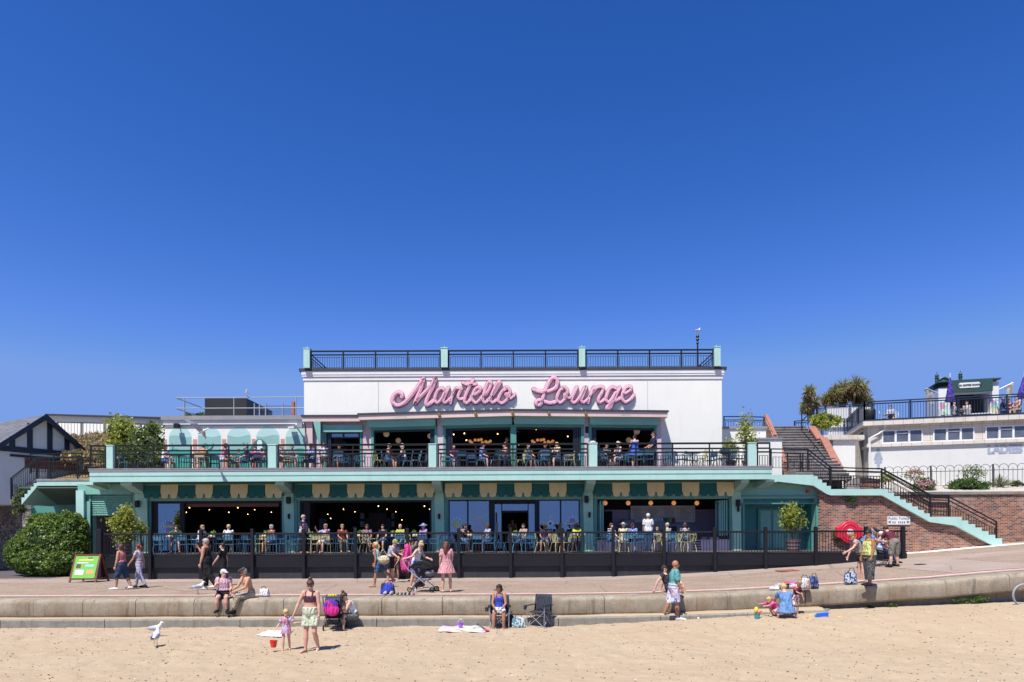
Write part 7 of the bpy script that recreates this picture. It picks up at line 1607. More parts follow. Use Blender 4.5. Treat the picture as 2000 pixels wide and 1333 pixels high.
bag('backpack','navy backpack leaning on a white picture bag at the sea wall edge',1588,1148,.15,.36,.11,C('navy_pack',(.03,.045,.13),(.10,.13,.3),9,'print'))
bag('tote_bag','white picture bag next to the navy backpack on the wall',1570,1151,.20,.34,.07,C('picture_bag',(.62,.64,.66),(.35,.22,.15),5,'print'))
t=bag('clothes_pile','heap of black and red clothes on the sea wall behind the kneeling woman',1538,1149,.42,.15,.16,C('black_clothes',(.02,.02,.03),(.5,.45,.45),6,'print'),cat='clothes',strap=False); 
bag('clothes_pile','red and pink towel lying on top of the black clothes heap',1543,1142,.22,.10,.12,C('red_pink_towel',(.6,.05,.10),(.5,.1,.4),6,'print'),cat='towel',strap=False)
bag('plastic_bag','small white crumpled bag at the left end of the clothes heap',1512,1152,.16,.09,.08,white,strap=False)
bag('handbag','small black and white bag between the couple on the sea wall',462,1163,.09,.13,.07,C('black_white_bag',(.03,.03,.03),(.6,.6,.6),9,'print'))
# shoes in a row
for i,(px,mt_,w) in enumerate(((752,'grey','large pale grey trainer at the left of the row'),(764,'grey','pale grey trainer second in the row'),(776,'olive','olive sandal third in the row'),(784,'olive','olive sandal fourth in the row'),(791,'nav','dark blue shoe fifth in the row'),(799,'nav','dark blue shoe sixth in the row'),(807,'pk','pink child shoe last in the row'))):
    p_=onprom(px,1162); mt=C('shoe_'+mt_,{'grey':(.42,.45,.48),'olive':(.14,.14,.08),'nav':(.03,.05,.12),'pk':(.6,.18,.2)}[mt_]); s=1.25 if i<2 else .8; m=MB(); m.tube([p_+Vector((0,.10*s,.05*s)),p_+Vector((0,0,.05*s)),p_+Vector((0,-.12*s,.035*s))],[.045*s,.045*s,.035*s],8); m.ell(p_+Vector((0,-.12*s,.035*s)),.036*s,8,6); m.ell(p_+Vector((0,.1*s,.05*s)),.045*s,8,6); tag(attach(remesh(m,.008,1),'shoe',mt,None),w+' of shoes on the wall edge','shoe',"row of shoes on the sea wall")
m=MB(); p_=onprom(811,1161); m.lathe([(.03,p_.z),(.032,p_.z+.13),(.012,p_.z+.17),(.012,p_.z+.2)],(p_.x,p_.y,0),10); tag(m.build('bottle',C('clear_bottle',(.5,.5,.55))),'small plastic bottle at the end of the row of shoes','bottle')
# ---- reclining woman and teal shirt man
person('woman in a dark vest sitting on the wall edge leaning back on one arm',(X(1308,21.3),21.3,gz(4.9)),74,1.64,SIT,1.25,'p',[('top',C('dark_grey_vest',(.035,.04,.06)),.1,.93,.15,.014),('legs',C('charcoal_shorts',(.05,.05,.06)),.5,.018,.014)],('dark','bob'),glasses=1,seat=.0,lean=-22,lean2=-14,legL=(122,4,20,4),legR=(84,-6,28,-10),armL=(-30,12,-14,6),armR=(-38,10,-20,6),head=(8,-15),twist=-20,shoes=('low',C('grey_sandal',(.3,.3,.32))))
pt,_,_=person('balding man in a teal shirt and pale lilac shorts walking right on the sand',onsand(1316,1211),90,1.76,WALK,1.35,'b',[('top',C('teal_shirt',(.10,.36,.35)),.02,.98,.75,.024),('legs',C('pale_lilac_shorts',(.62,.50,.66)),.9,.024,.02)],('grey','bald'),shoes=('high',trn),legL=(-18,2,-22,1),legR=(8,2,2,1),armL=(0,8,20,2),armR=(4,8,24,2))
bag('plastic_bag','white patterned carrier bag held by the man in the teal shirt',1312,1200,.16,.17,.05,C('white_bag_print',(.7,.7,.7),(.1,.15,.3),7,'print'),d=pt.location.y-.33,z=pt.location.z+.52,strap=False)
# ---- right group
person('woman in a yellow-green vest and dark grey cropped trousers standing on the wall edge',onprom(1698,1144),-80,1.64,STAND,1.4,'b',[('top',C('lime_vest',(.44,.46,.08),(.60,.60,.25),14,'print'),.0,.90,0,.03),('legs',C('dark_patterned_trousers',(.035,.04,.045),(.12,.12,.13),30,'print'),1.72,.03,.03)],('dark','updo'),shoes=('low',bsh),armL=(4,8,14,2),armR=(10,6,16,0),legL=(8,3,2,2),legR=(-4,3,-8,2),head=(16,0))
person('person with ginger hair leaning forward behind the woman in yellow-green',onprom(1688,1138)+Vector((.0,.2,0)),-88,1.60,STAND,.95,'p',[('top',C('beige_patterned_top',(.42,.38,.33),(.2,.17,.14),18,'print'),.1,.96,.3,.014),('legs',C('olive_shorts',(.06,.055,.05)),.5,.014,.012)],('ginger','short'),lean=22,lean2=30,head=(26,0),armL=(40,6,60,0),armR=(10,8,20,2))
person('man in a navy cap and blue polo shirt bending over the wheelchair',onprom(1703,1112)+Vector((0,.8,0)),58,1.74,STAND,1.1,'t',[('top',C('blue_polo',(.10,.22,.55)),.08,.98,.5,.016),('legs',navy,.9,.02,.014)],('grey','short'),hat=('cap',navy),lean=40,lean2=52,head=(0,0),armL=(45,6,75,-10),armR=(48,6,78,-10),legL=(8,3,-2,2),legR=(0,3,-8,2),shoes=('low',bsh))
person('man in a maroon T-shirt and khaki shorts bending beside the wheelchair',onprom(1747,1107),192,1.70,STAND,1.25,'p',[('top',C('maroon_shirt',(.14,.02,.045)),.06,.98,.55,.018),('legs',C('khaki_shorts',(.24,.215,.165)),.98,.024,.02)],('dark','short'),lean=34,lean2=46,head=(30,0),armL=(30,6,60,-10),armR=(24,12,10,6),legL=(6,5,-2,4),legR=(6,5,-2,4),shoes=('high',bsh))
wl_=onprom(1733,1104)+Vector((0,.55,0))
wc=thing('wheelchair','black wheelchair with large spoked wheels beside the fence end','wheelchair',(0,0,0))
for sx in (-.29,.29):
    m=MB(); wheel(m,(sx,.05,.31),.30,.016,n=26); wheel(m,(sx*1.07,.05,.31),.26,.008,n=24); m.build('large_wheel',M['black'],wc); m=MB(); wheel(m,(sx*.8,-.42,.09),.08,.018); m.build('castor',M['black'],wc)
m=MB()
for sx in (-.24,.24): m.tube([(sx,.30,.95),(sx,.28,.5),(sx,.26,.2),(sx,-.35,.2)],.013,6); m.tube([(sx,.28,.70),(sx,-.2,.70),(sx,-.22,.48),(sx,-.46,.12)],.013,6); m.tube([(sx,.30,.95),(sx,.42,.95)],.016,6)
m.build('frame',M['galv'],wc); m=MB(); m.box(-.22,.22,-.2,.26,.47,.51); m.build('seat',blk,wc); m=MB(); m.box(-.22,.22,.26,.29,.5,.92); m.build('backrest',blk,wc); 
for sx in(-.12,.12): m=MB(); m.box(sx-.08,sx+.08,-.62,-.46,.1,.12); m.build('footplate',M['black'],wc)
wc.location=wl_; wc.rotation_euler=(0,0,R(70))
person('white haired wheelchair user in a royal blue top',tuple(wl_+Vector((0,0,0))),70,1.58,SIT,1.2,'p',[('top',C('royal_blue_top',(.03,.06,.50),(.5,.5,.6),6,'print'),.1,.96,.8,.016),('legs',C('navy_print_trousers',(.05,.07,.15),(.2,.24,.35),16,'print'),1.8,.02,.014)],('white','short'),seat=.51,legL=(80,3,25,2),legR=(80,3,25,2),shoes=('high',bsh),vox=.012)
# ---- on the sand
wpos=onsand(607,1272)
_wp=person('woman in sunglasses, maroon bikini top and pale green shorts holding a toddler by the hand',wpos,-8,1.68,WALK,1.18,'r',[('top',C('maroon_bikini_top',(.10,.035,.06)),.58,.83,0,.012),('legs',C('pale_green_shorts',(.56,.62,.44)),.68,.022,.028,.38)],('brown','bun'),glasses=1,lean=3,head=(20,18),armL=(4,10,12,6),armR=(6,26,16,18),legL=(10,3,-26,2),legR=(6,3,2,1),footL=35,vox=.008)
wpos2=onsand(558,1270)
pt,pj,_=person('blonde toddler in a lilac tie-dye T-shirt dress carrying a red bucket',wpos2,10,.96,WALK,1.0,'p',[('dress',C('lilac_tie_dye',(.50,.44,.62),(.50,.22,.34),5,'print'),.1,.94,.5,.014,.17,.025)],('blonde','short'),hs=1.32,armL=(8,34,20,98),armR=(8,22,30,30),legL=(-6,3,-22,1),legR=(8,3,0,1),head=(22,10),vox=.007)
def bucket(c,mt,lab,s=1,handle=True,fill=None,cat='bucket'):
    t=thing('bucket',lab,cat,tuple(c)); c=Vector(c); m=MB(); m.lathe([(.07*s,c.z),(.10*s,c.z+.17*s),(.108*s,c.z+.17*s),(.108*s,c.z+.19*s),(.095*s,c.z+.19*s),(.065*s,c.z+.01)],(c.x,c.y,0),18); m.build('pail',mt,t)
    if handle: m=MB(); m.tube([c+Vector((.1*s*math.cos(R(a)),0,.18*s+.13*s*math.sin(R(a)))) for a in range(0,181,20)],.006,5); m.build('handle',white,t)
    return t
hw=prop_world(pt,pj['R'][2]); bucket((hw.x-.05,hw.y,hw.z-.42),paint('red_plastic_bucket',(.66,.03,.02),.35),'small red plastic bucket carried by the toddler',.85)
person('woman with tied hair and a white vest sitting by the sea wall beside the pushchair',(X(690,19.85),19.85,.05),-48,1.66,SIT,1.15,'p',[('top',white,.1,.9,0,.014),('legs',C('grey_shorts',(.17,.18,.17)),.8,.018,.014)],('brown','bun'),glasses=1,seat=.25,lean=22,lean2=34,legL=(98,6,2,2),legR=(92,8,18,2),armL=(34,6,84,-30),armR=(34,6,84,-30),head=(24,0))
# camping chairs
def camp(loc,rz,lab):
    t=thing('camping_chair',lab,'camping chair',(0,0,0)); m=MB()
    for sx in(-1,1):
        m.tube([(sx*.27,-.26,0),(sx*.22,.22,.44)],.011,6); m.tube([(sx*.27,.26,0),(sx*.25,-.24,.44)],.011,6); m.tube([(sx*.27,.26,0),(sx*.27,.30,.9)],.011,6); m.tube([(sx*.27,-.26,0),(sx*.28,-.26,.62)],.011,6)
    m.tube([(-.27,-.26,.0),(.24,-.24,.42)],.010,5); m.tube([(.27,-.26,.0),(-.24,-.24,.42)],.010,5); m.tube([(-.27,.26,.0),(.24,.24,.42)],.010,5); m.tube([(.27,.26,.0),(-.24,.24,.42)],.010,5); m.build('frame',M['galv'],t)
    cf=C('charcoal_canvas',(.045,.05,.07)); m=MB()
    n=6; q=[]
    for i in range(n+1):
        for j in range(n+1):
            u=i/n-.5; v=j/n; q.append((u*.50,-.25+v*.47,.44-.05*(1-(2*u)**2)*math.sin(v*3.14)))
    m.add(q,[(i*(n+1)+j,(i+1)*(n+1)+j,(i+1)*(n+1)+j+1,i*(n+1)+j+1) for i in range(n) for j in range(n)]); o=m.build('seat',cf,t,True); o.modifiers.new('s','SOLIDIFY').thickness=.012
    m=MB(); q=[]
    for i in range(n+1):
        for j in range(n+1):
            u=i/n-.5; v=j/n; q.append((u*.54,.20+v*.10+.06*(1-(2*u)**2),.42+v*.50))
    m.add(q,[(i*(n+1)+j,(i+1)*(n+1)+j,(i+1)*(n+1)+j+1,i*(n+1)+j+1) for i in range(n) for j in range(n)]); o=m.build('backrest',cf,t,True); o.modifiers.new('s','SOLIDIFY').thickness=.012
    for sx in(-1,1): m=MB(); m.box(sx*.28-.05,sx*.28+.05,-.3,.28,.615,.63); m.build('armrest',M['black'],t); 
    m=MB(); m.lathe([(.05,.5),(.055,.61),(.045,.61),(.04,.5)],(-.36,-.2,0),10); m.build('cup_holder',cf,t)
    t.location=loc; t.rotation_euler=(0,0,R(rz)); return t
c1=onsand(975,1226); camp(c1,0,'charcoal folding camping chair under the woman in the blue swimsuit top'); c2=onsand(1053,1224); camp(c2,-28,'empty charcoal folding camping chair at the foot of the sea wall')
person('woman with a dark bob and royal blue top sitting in a camping chair',(c1.x,c1.y,c1.z),-3,1.64,SIT,1.0,'b',[('top',C('royal_blue_vest',(.03,.08,.62)),.15,.86,0,.010),('legs',white,.5,.014,.012)],('dark','bob'),glasses=1,seat=.41,legL=(80,8,-4,0),legR=(80,8,4,0),armL=(24,8,56,-22),armR=(24,8,56,-22),head=(4,-35),lean=6,lean2=14,vox=.009)
bag('tote_bag','white tote bag with a blue leaf pattern between the camping chairs',1012,1226,.20,.33,.09,C('leaf_tote',(.62,.66,.66),(.10,.22,.28),13,'print'),d=c1.y-.1,z=c1.z)
bag('backpack','dark backpack on the ground just right of the occupied camping chair',996,1224,.11,.38,.10,C('dark_pack',(.03,.04,.07)),d=c1.y+.1,z=c1.z)
# towels, toys
def groundcloth(nm,lab,pts,mt,cat='towel'):
    P=[onsand(*q)+Vector((0,0,.035)) for q in pts]; m=MB(); n=14; q=[]
    for i in range(n+1):
        for j in range(n+1):
            a=P[0].lerp(P[1],i/n); b=P[3].lerp(P[2],i/n); v=a.lerp(b,j/n); q.append(v+Vector((0,0,.025*noise.noise(v*4)+.012*noise.noise(v*11))))
    m.add(q,[(i*(n+1)+j,(i+1)*(n+1)+j,(i+1)*(n+1)+j+1,i*(n+1)+j+1) for i in range(n) for j in range(n)]); o=m.build(nm,mt,None,True); o.modifiers.new('s','SOLIDIFY').thickness=.012; tag(o,lab,cat)
t=NT('rainbow_towel'); b=t.vor(t.mapv(t.pos,(2.2,7,1)),1.6,'Color'); k=t.n('ShaderNodeHueSaturation'); t.l(b,k.inputs['Color']); k.inputs['Saturation'].default_value=1.0; k.inputs['Value'].default_value=1.0; t.base(t.mix(.35,k.outputs[0],(.75,.72,.65))); rt=t.done(.9)
groundcloth('beach_towel','multicoloured beach towel spread on the sand with a purple bucket',[(853,1235),(948,1236),(940,1223),(862,1224)],rt)
groundcloth('beach_mat','white and pale blue beach towel lying behind the toddler',[(500,1243),(552,1244),(572,1234),(522,1233)],C('pale_stripe_towel',(.62,.66,.72),(.7,.68,.62),30,'stripe'))
q_=onsand(899,1228); bucket(q_+Vector((0,0,.04)),paint('purple_plastic',(.32,.10,.55),.4),'small purple bucket with a pink rim on the multicoloured towel',.75)
t=thing('toy_spade','pink headed beach spade lying across the multicoloured towel','spade',tuple(onsand(940,1230))); a_=onsand(929,1222)+Vector((0,0,.08)); b_=onsand(950,1234)+Vector((0,0,.05)); m=MB(); m.tube([a_,b_],.013,6); m.build('shaft',M['navy'],t); pk=paint('pink_plastic',(.75,.03,.18),.4); m=MB(); m.tube([a_+Vector((-.05,0,0)),a_+Vector((.04,0,.03))],.022,6); m.build('grip',pk,t); m=MB(); m.ell(b_,(.07,.09,.015),10,6); m.build('blade',pk,t)
person('blonde woman in a denim dress kneeling on the sand with her back to the camera',onsand(1543,1210)+Vector((0,.25,0)),176,1.66,STAND,1.2,'p',[('dress',C('light_denim_dress',(.10,.22,.46),(.14,.28,.52),6,'print'),.1,.97,.35,.02,.10,.10)],('blonde','short'),pz=.25,lean=16,lean2=26,legL=(84,16,-84,6),legR=(84,16,-84,6),footL=75,footR=75,armL=(50,10,60,-10),armR=(55,12,80,-8),head=(24,20))
person('small boy in a red wetsuit top and patterned red shorts standing by the kneeling woman',onsand(1566,1205)+Vector((.0,.45,0)),20,1.02,STAND,.95,'t',[('top',C('red_rash_vest',(.60,.04,.03),(.10,.04,.10),5,'print'),.1,.97,.6,.010),('legs',C('red_pattern_shorts',(.50,.10,.07),(.6,.6,.6),16,'print'),.95,.014,.010)],('light','short'),hs=1.28,lean=12,lean2=22,head=(35,10),armL=(8,12,20,4),armR=(40,6,80,0),vox=.008)
person('child in a pink top crouching left of the kneeling woman',onsand(1529,1207)+Vector((0,.4,0)),-70,1.0,STAND,1.0,'p',[('top',C('hot_pink_top',(.72,.05,.24)),.0,.97,1.2,.014),('legs',C('hot_pink_shorts',(.72,.05,.24)),.6,.014,.01)],('blonde','pony'),hs=1.28,lean=50,lean2=60,legL=(80,6,-50,3),legR=(90,6,-40,3),armL=(70,5,85,0),armR=(80,8,90,0),vox=.009)
def toy(px,py,lab,mt,shape,cat='sand toy'):
    p_=onsand(px,py); m=MB()
    if shape=='bar': m.hexa([p_+Vector(v) for v in((-.2,-.05,0),(.16,-.05,0),(.16,.05,0),(-.2,.05,0))],[p_+Vector(v) for v in((-.13,-.05,.10),(.19,-.05,.13),(.19,.05,.13),(-.13,.05,.10))])
    elif shape=='ball': m.ell(p_+Vector((0,0,.03)),.04,12,8)
    elif shape=='star': m.prism([(p_.x+(.07 if i%2 else .035)*math.cos(i*.628),p_.y+(.07 if i%2 else .035)*math.sin(i*.628)) for i in range(10)],p_.z,p_.z+.03,'z')
    o=m.build('sand_toy',mt); bevel(o,.012,2); tag(o,lab,cat)
yl=paint('yellow_plastic',(.75,.58,.05),.4); bl=paint('blue_plastic',(.01,.12,.60),.4); te=paint('teal_plastic',(.05,.30,.32),.4)
toy(1604,1204,'blue wedge shaped sand toy lying alone on the sand',bl,'bar'); toy(1583,1202,'yellow star sand mould nearest the boy',yl,'star'); toy(1576,1206,'orange star sand mould by the boy',paint('orange_plastic',(.75,.30,.08),.4),'star'); toy(1640,1205,'yellow star sand mould farthest right',yl,'star'); toy(1363,1209,'small white ball on the sand by the man in teal',white,'ball','ball')
q_=onsand(1478,1209); bt=bucket(q_,te,'teal sand bucket with a yellow and red spade left of the kneeling woman',.85,False); m=MB(); m.ell(q_+Vector((-.02,0,.26)),(.06,.04,.09),10,7); m.build('yellow_spade',yl,bt,True); m=MB(); m.tube([q_+Vector((0,0,.16)),q_+Vector((.14,0,.22))],[.03,.02],6); m.build('red_handle',paint('red_plastic_bucket',(.66,.03,.02),.35),bt)
# metal hoop at the right edge
t=thing('metal_hoop','galvanised tubular hoop stand at the right edge of the beach','bike stand',tuple(W(1992,1185,20))); m=MB(); c=W(2000,1163,20.0); pts=[c+Vector((.32*math.cos(R(a))*(1.6 if abs(a)<0 else 1),0,.32*math.sin(R(a)))) for a in range(80,281,15)]; pts=[pts[0]+Vector((1.2,0,0))]+pts+[pts[-1]+Vector((1.2,0,0))]; m.tube(pts,.03,8); m.build('tube_frame',M['galv'],t,True)
# ---- cafe guests (ground terrace)
def seated(px,d,z,rz,lab,sk,topm,hair,hat=None,glasses=None,h=1.66,fat=1.1,sl=.5,legs=None,**k):
    return person(lab,(X(px,d),d,z),rz,h,SIT,fat,sk,[('top',topm,.1,.97,sl,.014),('legs',legs or denim,k.pop('LL',.9),.016,.012)],hair,hat=hat,glasses=glasses,vox=.013,seat=.46,**k)
gg=1
seated(390,30.9,ZF,75,'diner in a white shirt with light hair on the left of the table','p',white,('light','short'),lean=12,lean2=18)
seated(447,30.75,ZF,-150,'blonde diner in a white shirt on the right of the table','p',white,('blonde','short'),lean=8,legs=blk)
person('waiter with grey hair, navy shirt and white apron standing at a table',(X(592,31.3),31.3,ZF),62,1.76,STAND,1.1,'t',[('top',navy,.1,.97,.5,.014),('dress',C('white_apron',(.55,.55,.60),(.3,.12,.2),8,'print'),.1,.80,0,.022,.1,.0),('legs',blk,1.9,.014,.01)],('grey','short'),glasses=1,vox=.012,armL=(14,8,30,0),armR=(14,8,40,0))
seated(638,30.7,ZF,-30,'man in a pale blue baseball shirt with maroon sleeves raising a glass to drink','r',C('baseball_shirt',(.42,.50,.66),(.16,.02,.06),3,'print'),('light','short'),glasses=1,armR=(70,20,140,-10),armL=(30,10,70,0),fat=1.2,legs=white)
seated(668,31.6,ZF,30,'person in a rust red patterned shirt','t',C('rust_print',(.42,.07,.03),(.15,.03,.03),14,'print'),('light','short'),legs=C('khaki_trousers',(.14,.12,.08)),LL=1.8)
seated(717,32.3,ZF,10,'dimly seen diner in a mauve patterned dress behind the zebra chairs','b',C('mauve_print',(.16,.08,.13),(.3,.2,.25),16,'print'),('brown','bob'))
seated(749,32.4,ZF,-15,'dimly seen diner in a black top with dark hair','p',blk,('dark','bob'))
seated(783,31.8,ZF,-20,'diner in a bright yellow-green shirt behind the litter bins','r',C('acid_green_shirt',(.42,.50,.04)),('grey','bald'),legs=C('pale_blue_jeans',(.22,.30,.48)),LL=1.8)
seated(829,31.2,ZF,-40,'diner in a lilac shirt and pale blue sun hat','p',C('lilac_shirt',(.42,.22,.50)),('white','short'),hat=('sun',C('pale_blue_hat',(.22,.30,.60))))
seated(905,31.5,ZF,55,'dark haired diner in a black vest left of the framed menu','b',blk,('dark','bob'),sl=0,armL=(50,5,80,-20),armR=(50,5,80,-20))
seated(955,31.2,ZF,-60,'diner in a pale blue shirt right of the framed menu','d',C('pale_blue_shirt',(.36,.42,.58)),('brown','short'))
person('woman standing in the dark entrance doorway',(X(1001,34.6),34.6,ZF),5,1.62,STAND,1,'b',[('top',C('brown_vest',(.14,.07,.05)),.1,.88,0,.012),('legs',blk,1.8,.014,.012)],('dark','updo'),vox=.013,armL=(20,8,80,-20),armR=(40,25,100,-20))
seated(1064,32.2,ZF,-5,'person in a brown sun hat and dark top in deep shade','b',C('dark_purple_top',(.06,.03,.06)),('dark','bob'),hat=('sun',C('brown_hat',(.08,.05,.03))))
seated(1093,32.5,ZF,0,'person with a black hat in deep shade against the window','b',blk,('dark','short'),hat=('sun',blk))
seated(1126,31.9,ZF,-8,'diner in a black top with a bright yellow print and a black sun hat','d',C('black_yellow_print',(.02,.02,.02),(.60,.66,.02),5,'print'),('dark','bob'),hat=('sun',blk),legs=C('khaki_shorts2',(.12,.09,.06)))
seated(1217,30.75,ZF,160,'diner in a straw sun hat and pale yellow top seen from behind','p',C('pale_yellow_top',(.62,.58,.32)),('white','short'),hat=('sun',C('straw_hat',(.56,.45,.26))),legs=white)
seated(1236,31.6,ZF,-20,'diner in a dark red cap and pale blue shirt','r',C('pale_blue_white',(.5,.56,.68),(.12,.2,.5),6,'print'),('grey','short'),hat=('cap',C('dark_red_cap',(.10,.015,.02))),legs=navy)
person('man in a white T-shirt and jeans standing at the servery seen from behind',(X(1266,31.9),31.9,ZF),178,1.78,STAND,1.15,'t',[('top',white,.02,.98,.6,.022),('legs',denim,1.95,.018,.012)],('white','short'),vox=.011,shoes=('low',bsh))
seated(1305,31.0,ZF,-150,'grey haired diner in a grey shirt seen from behind','p',C('light_grey_shirt',(.34,.34,.33)),('grey','short'),legs=C('floral_trousers',(.4,.3,.3),(.1,.1,.1),14,'print'))
seated(345,32.4,ZF,20,'dimly seen diner in a dark green shirt behind the left window table','p',C('dark_green_shirt',(.03,.08,.05)),('brown','short'))
seated(532,32.0,ZF,-30,'diner in a faded red top beside the second mint column','r',C('faded_red_top',(.30,.07,.06)),('grey','bob'))
seated(1024,31.9,ZF,-40,'diner in a beige shirt right of the entrance','t',C('beige_shirt',(.36,.30,.22)),('dark','short'))
seated(1192,31.4,ZF,40,'diner in a navy striped top at the left end of the counter','p',C('navy_stripe',(.03,.05,.14),(.5,.5,.55),60,'stripe'),('brown','bob'))
seated(1284,31.7,ZF,-20,'child in a blue and white top beside the man at the servery','p',C('blue_white_top',(.08,.2,.5),(.6,.6,.65),9,'print'),('light','short'),h=1.3)
seated(1338,31.4,ZF,170,'diner in a dark patterned blouse seen from behind at the counter','p',C('dark_pattern_blouse',(.05,.05,.07),(.4,.38,.36),16,'print'),('brown','bob'))
# ---- balcony guests
def balc(*a,**k): return seated(a[0],a[1],ZT,*a[2:],**k)
balc(322,33.2,80,'person at the extreme left of the mural in a white top','t',white,('brown','bob'))
balc(397,32.6,200,'person with ginger hair and an orange vest on the balcony','t',C('orange_vest',(.66,.24,.14)),('ginger','short'),sl=0,fat=1.4,lean=16,lean2=24)
balc(436,32.6,75,'dark haired woman in a bright pink top below the mural','b',C('bright_pink_top',(.72,.20,.50)),('dark','bob'),sl=0,legs=white,LL=.5,fat=1.3,lean=14,lean2=20)
balc(484,33.2,-60,'person in navy behind the middle balcony post','p',navy,('brown','short'))
balc(500,33.3,10,'person in magenta beside the painted figure','p',C('magenta_top',(.55,.05,.30)),('brown','short'),h=1.5)
balc(513,33.3,-10,'child in dark pink at the mural table','p',C('dark_pink_top',(.35,.04,.15)),('brown','short'),h=1.35)
balc(549,33.0,60,'blonde person in a white top right of the second mint pillar','p',white,('blonde','bob'),legs=blk)
balc(610,33.3,-30,'person in a vivid blue patterned shirt at the left terrace doors','b',C('vivid_blue_print',(.03,.12,.62),(.4,.5,.7),7,'print'),('dark','short'),hat=('cap',navy),h=1.75)
balc(633,32.7,-175,'person in a white patterned top with auburn hair in front of the blue shirt','r',C('white_pattern_top',(.66,.66,.70),(.15,.18,.25),7,'print'),('auburn','short'),legs=C('brown_shorts',(.16,.09,.05)),fat=1.3)
balc(757,33.0,75,'white haired woman in a navy vest chatting at a balcony table','t',C('navy_vest',(.05,.07,.15)),('white','short'),sl=0,lean=14)
balc(790,33.0,-75,'white haired woman in a white vest chatting at a balcony table','t',white,('white','bob'),sl=0,lean=10)
balc(942,32.9,60,'woman in a periwinkle blue dress left of the centre post','p',C('periwinkle_dress',(.14,.22,.55)),('brown','bob'),glasses=1)
balc(989,33.0,-70,'woman in a salmon top below the globe lamps','t',C('salmon_top',(.68,.30,.22)),('brown','updo'),fat=1.25,legs=navy)
person('person with curly blonde hair standing behind the woman in salmon',(X(991,33.9),33.9,ZT),-20,1.66,STAND,1,'t',[('top',C('brown_top',(.2,.1,.08)),.1,.95,.4,.012),('legs',blk,1.8,.014,.01)],('blonde','updo'),vox=.013)
balc(1090,32.8,-50,'blonde woman in a cream cardigan right of the centre post','p',C('cream_cardigan',(.55,.50,.36)),('blonde','bob'),armL=(40,5,120,-20),armR=(40,5,120,-20))
balc(1184,33.2,40,'man in sunglasses and a dark striped shirt right of the white-hatted pillar','t',C('dark_stripe_shirt',(.04,.04,.06),(.35,.35,.38),60,'stripe'),('dark','short'),glasses=1,legs=denim,LL=1.8)
balc(1210,32.8,-60,'woman in a straw hat and navy floral dress on the balcony','p',C('navy_floral',(.03,.04,.12),(.5,.52,.58),14,'print'),('brown','bob'),hat=('sun',C('straw_hat',(.56,.45,.26))),sl=0,fat=1.3,legs=C('navy_floral',(.03,.04,.12)))
person('woman in a vivid blue dress standing on the balcony seen from behind',(X(1241,32.6),32.6,ZT),200,1.66,STAND,1.15,'p',[('dress',C('vivid_blue_dress',(.02,.10,.62)),.1,.86,0,.014,.20,.14)],('dark','updo'),vox=.011,armL=(20,10,60,-20),armR=(20,10,60,-20))
person('dark haired man in a navy T-shirt and sunglasses standing in profile on the balcony',(X(1278,32.8),32.8,ZT),-80,1.82,STAND,1.1,'t',[('top',navy,.06,.98,.6,.014),('legs',C('charcoal_trousers',(.04,.04,.05)),1.9,.016,.01)],('dark','short'),glasses=1,vox=.011,armL=(16,8,50,0),armR=(16,8,60,0))
balc(468,33.4,-20,'child in a turquoise top below the third painted arch','p',C('turquoise_top',(.05,.30,.34)),('brown','short'),h=1.3)
balc(571,33.4,20,'person in a grey top against the last painted arch','t',grey,('grey','short'))
balc(665,33.4,-20,'dimly seen guest in dark clothes at the left doors','b',blk,('dark','short'))
balc(886,33.3,30,'guest in a plum top left of the left chandelier','p',C('plum_top',(.16,.04,.16)),('brown','bob'))
balc(1031,33.2,40,'guest in an olive shirt behind the middle blue chairs','t',C('olive_shirt',(.12,.14,.05)),('dark','short'))
balc(1066,33.4,-10,'guest in a deep blue shirt right of the centre post','b',C('deep_blue_shirt',(.03,.07,.25)),('dark','short'))
m=MB(); c=Vector((X(1159,31.68),31.68,6.93)); m.ell(c+Vector((0,0,.05)),(.13,.11,.06),12,8); m.ell(c+Vector((0,0,.02)),(.22,.17,.02),14,6); tag(m.build('sun_hat',white,None,True),'white sun hat left on top of the mint balcony pillar','hat')
m=MB(); c=Vector((X(1196,32.2),32.2,ZT)); m.lathe([(.22,c.z),(.30,c.z+.30),(.27,c.z+.30),(.2,c.z+.05)],(c.x,c.y,0),16); tag(m.build('basket',C('pink_brown_basket',(.40,.17,.10),(.7,.6,.5),9,'print')),'red-brown and cream picnic basket behind the balcony railing','basket')
# ---- roof terrace of the toilet block: kiosk, umbrellas, flags, chairs
kz=TZ; kd=CN.y+3.0
def K(px,n,z=0): t_=tpx(px); 
KN=3.6
def kp(u,n,z): return CN+U*u+V*n+Vector((0,0,kz+z))
def upx(px,n=KN): # position along U for a pixel at offset n
    k=(px-1000)/F; b=CN+V*n; return (b.y*k-b.x)/(U.x-k*U.y)
kk=thing('snack_kiosk','white snack kiosk with dark green sign board and counter on the roof terrace','kiosk',tuple(kp(upx(1895),KN,0)))
def kbox(nm,px0,px1,n0,n1,z0,z1,mt):
    m=MB(); lb=[kp(upx(px0),n0,z0),kp(upx(px1),n0,z0),kp(upx(px1),n1,z0),kp(upx(px0),n1,z0)]; lt2=[kp(upx(px0),n0,z1),kp(upx(px1),n0,z1),kp(upx(px1),n1,z1),kp(upx(px0),n1,z1)]; m.hexa(lb,lt2); return m.build(nm,mt,kk)
gk=paint('dark_green_board',(.022,.065,.058),.5)
kbox('left_pillar',1834,1857,KN,KN+2.5,0,2.35,M['whitep']); kbox('right_pillar',1934,1952,KN,KN+2.5,0,2.55,M['whitep']); kbox('back_wall',1834,1952,KN+2.5,KN+2.6,0,2.3,M['dark']); kbox('counter',1857,1934,KN,KN+.6,0,.62,gk); kbox('counter_top',1855,1936,KN-.1,KN+.65,.62,.68,M['whitep'])
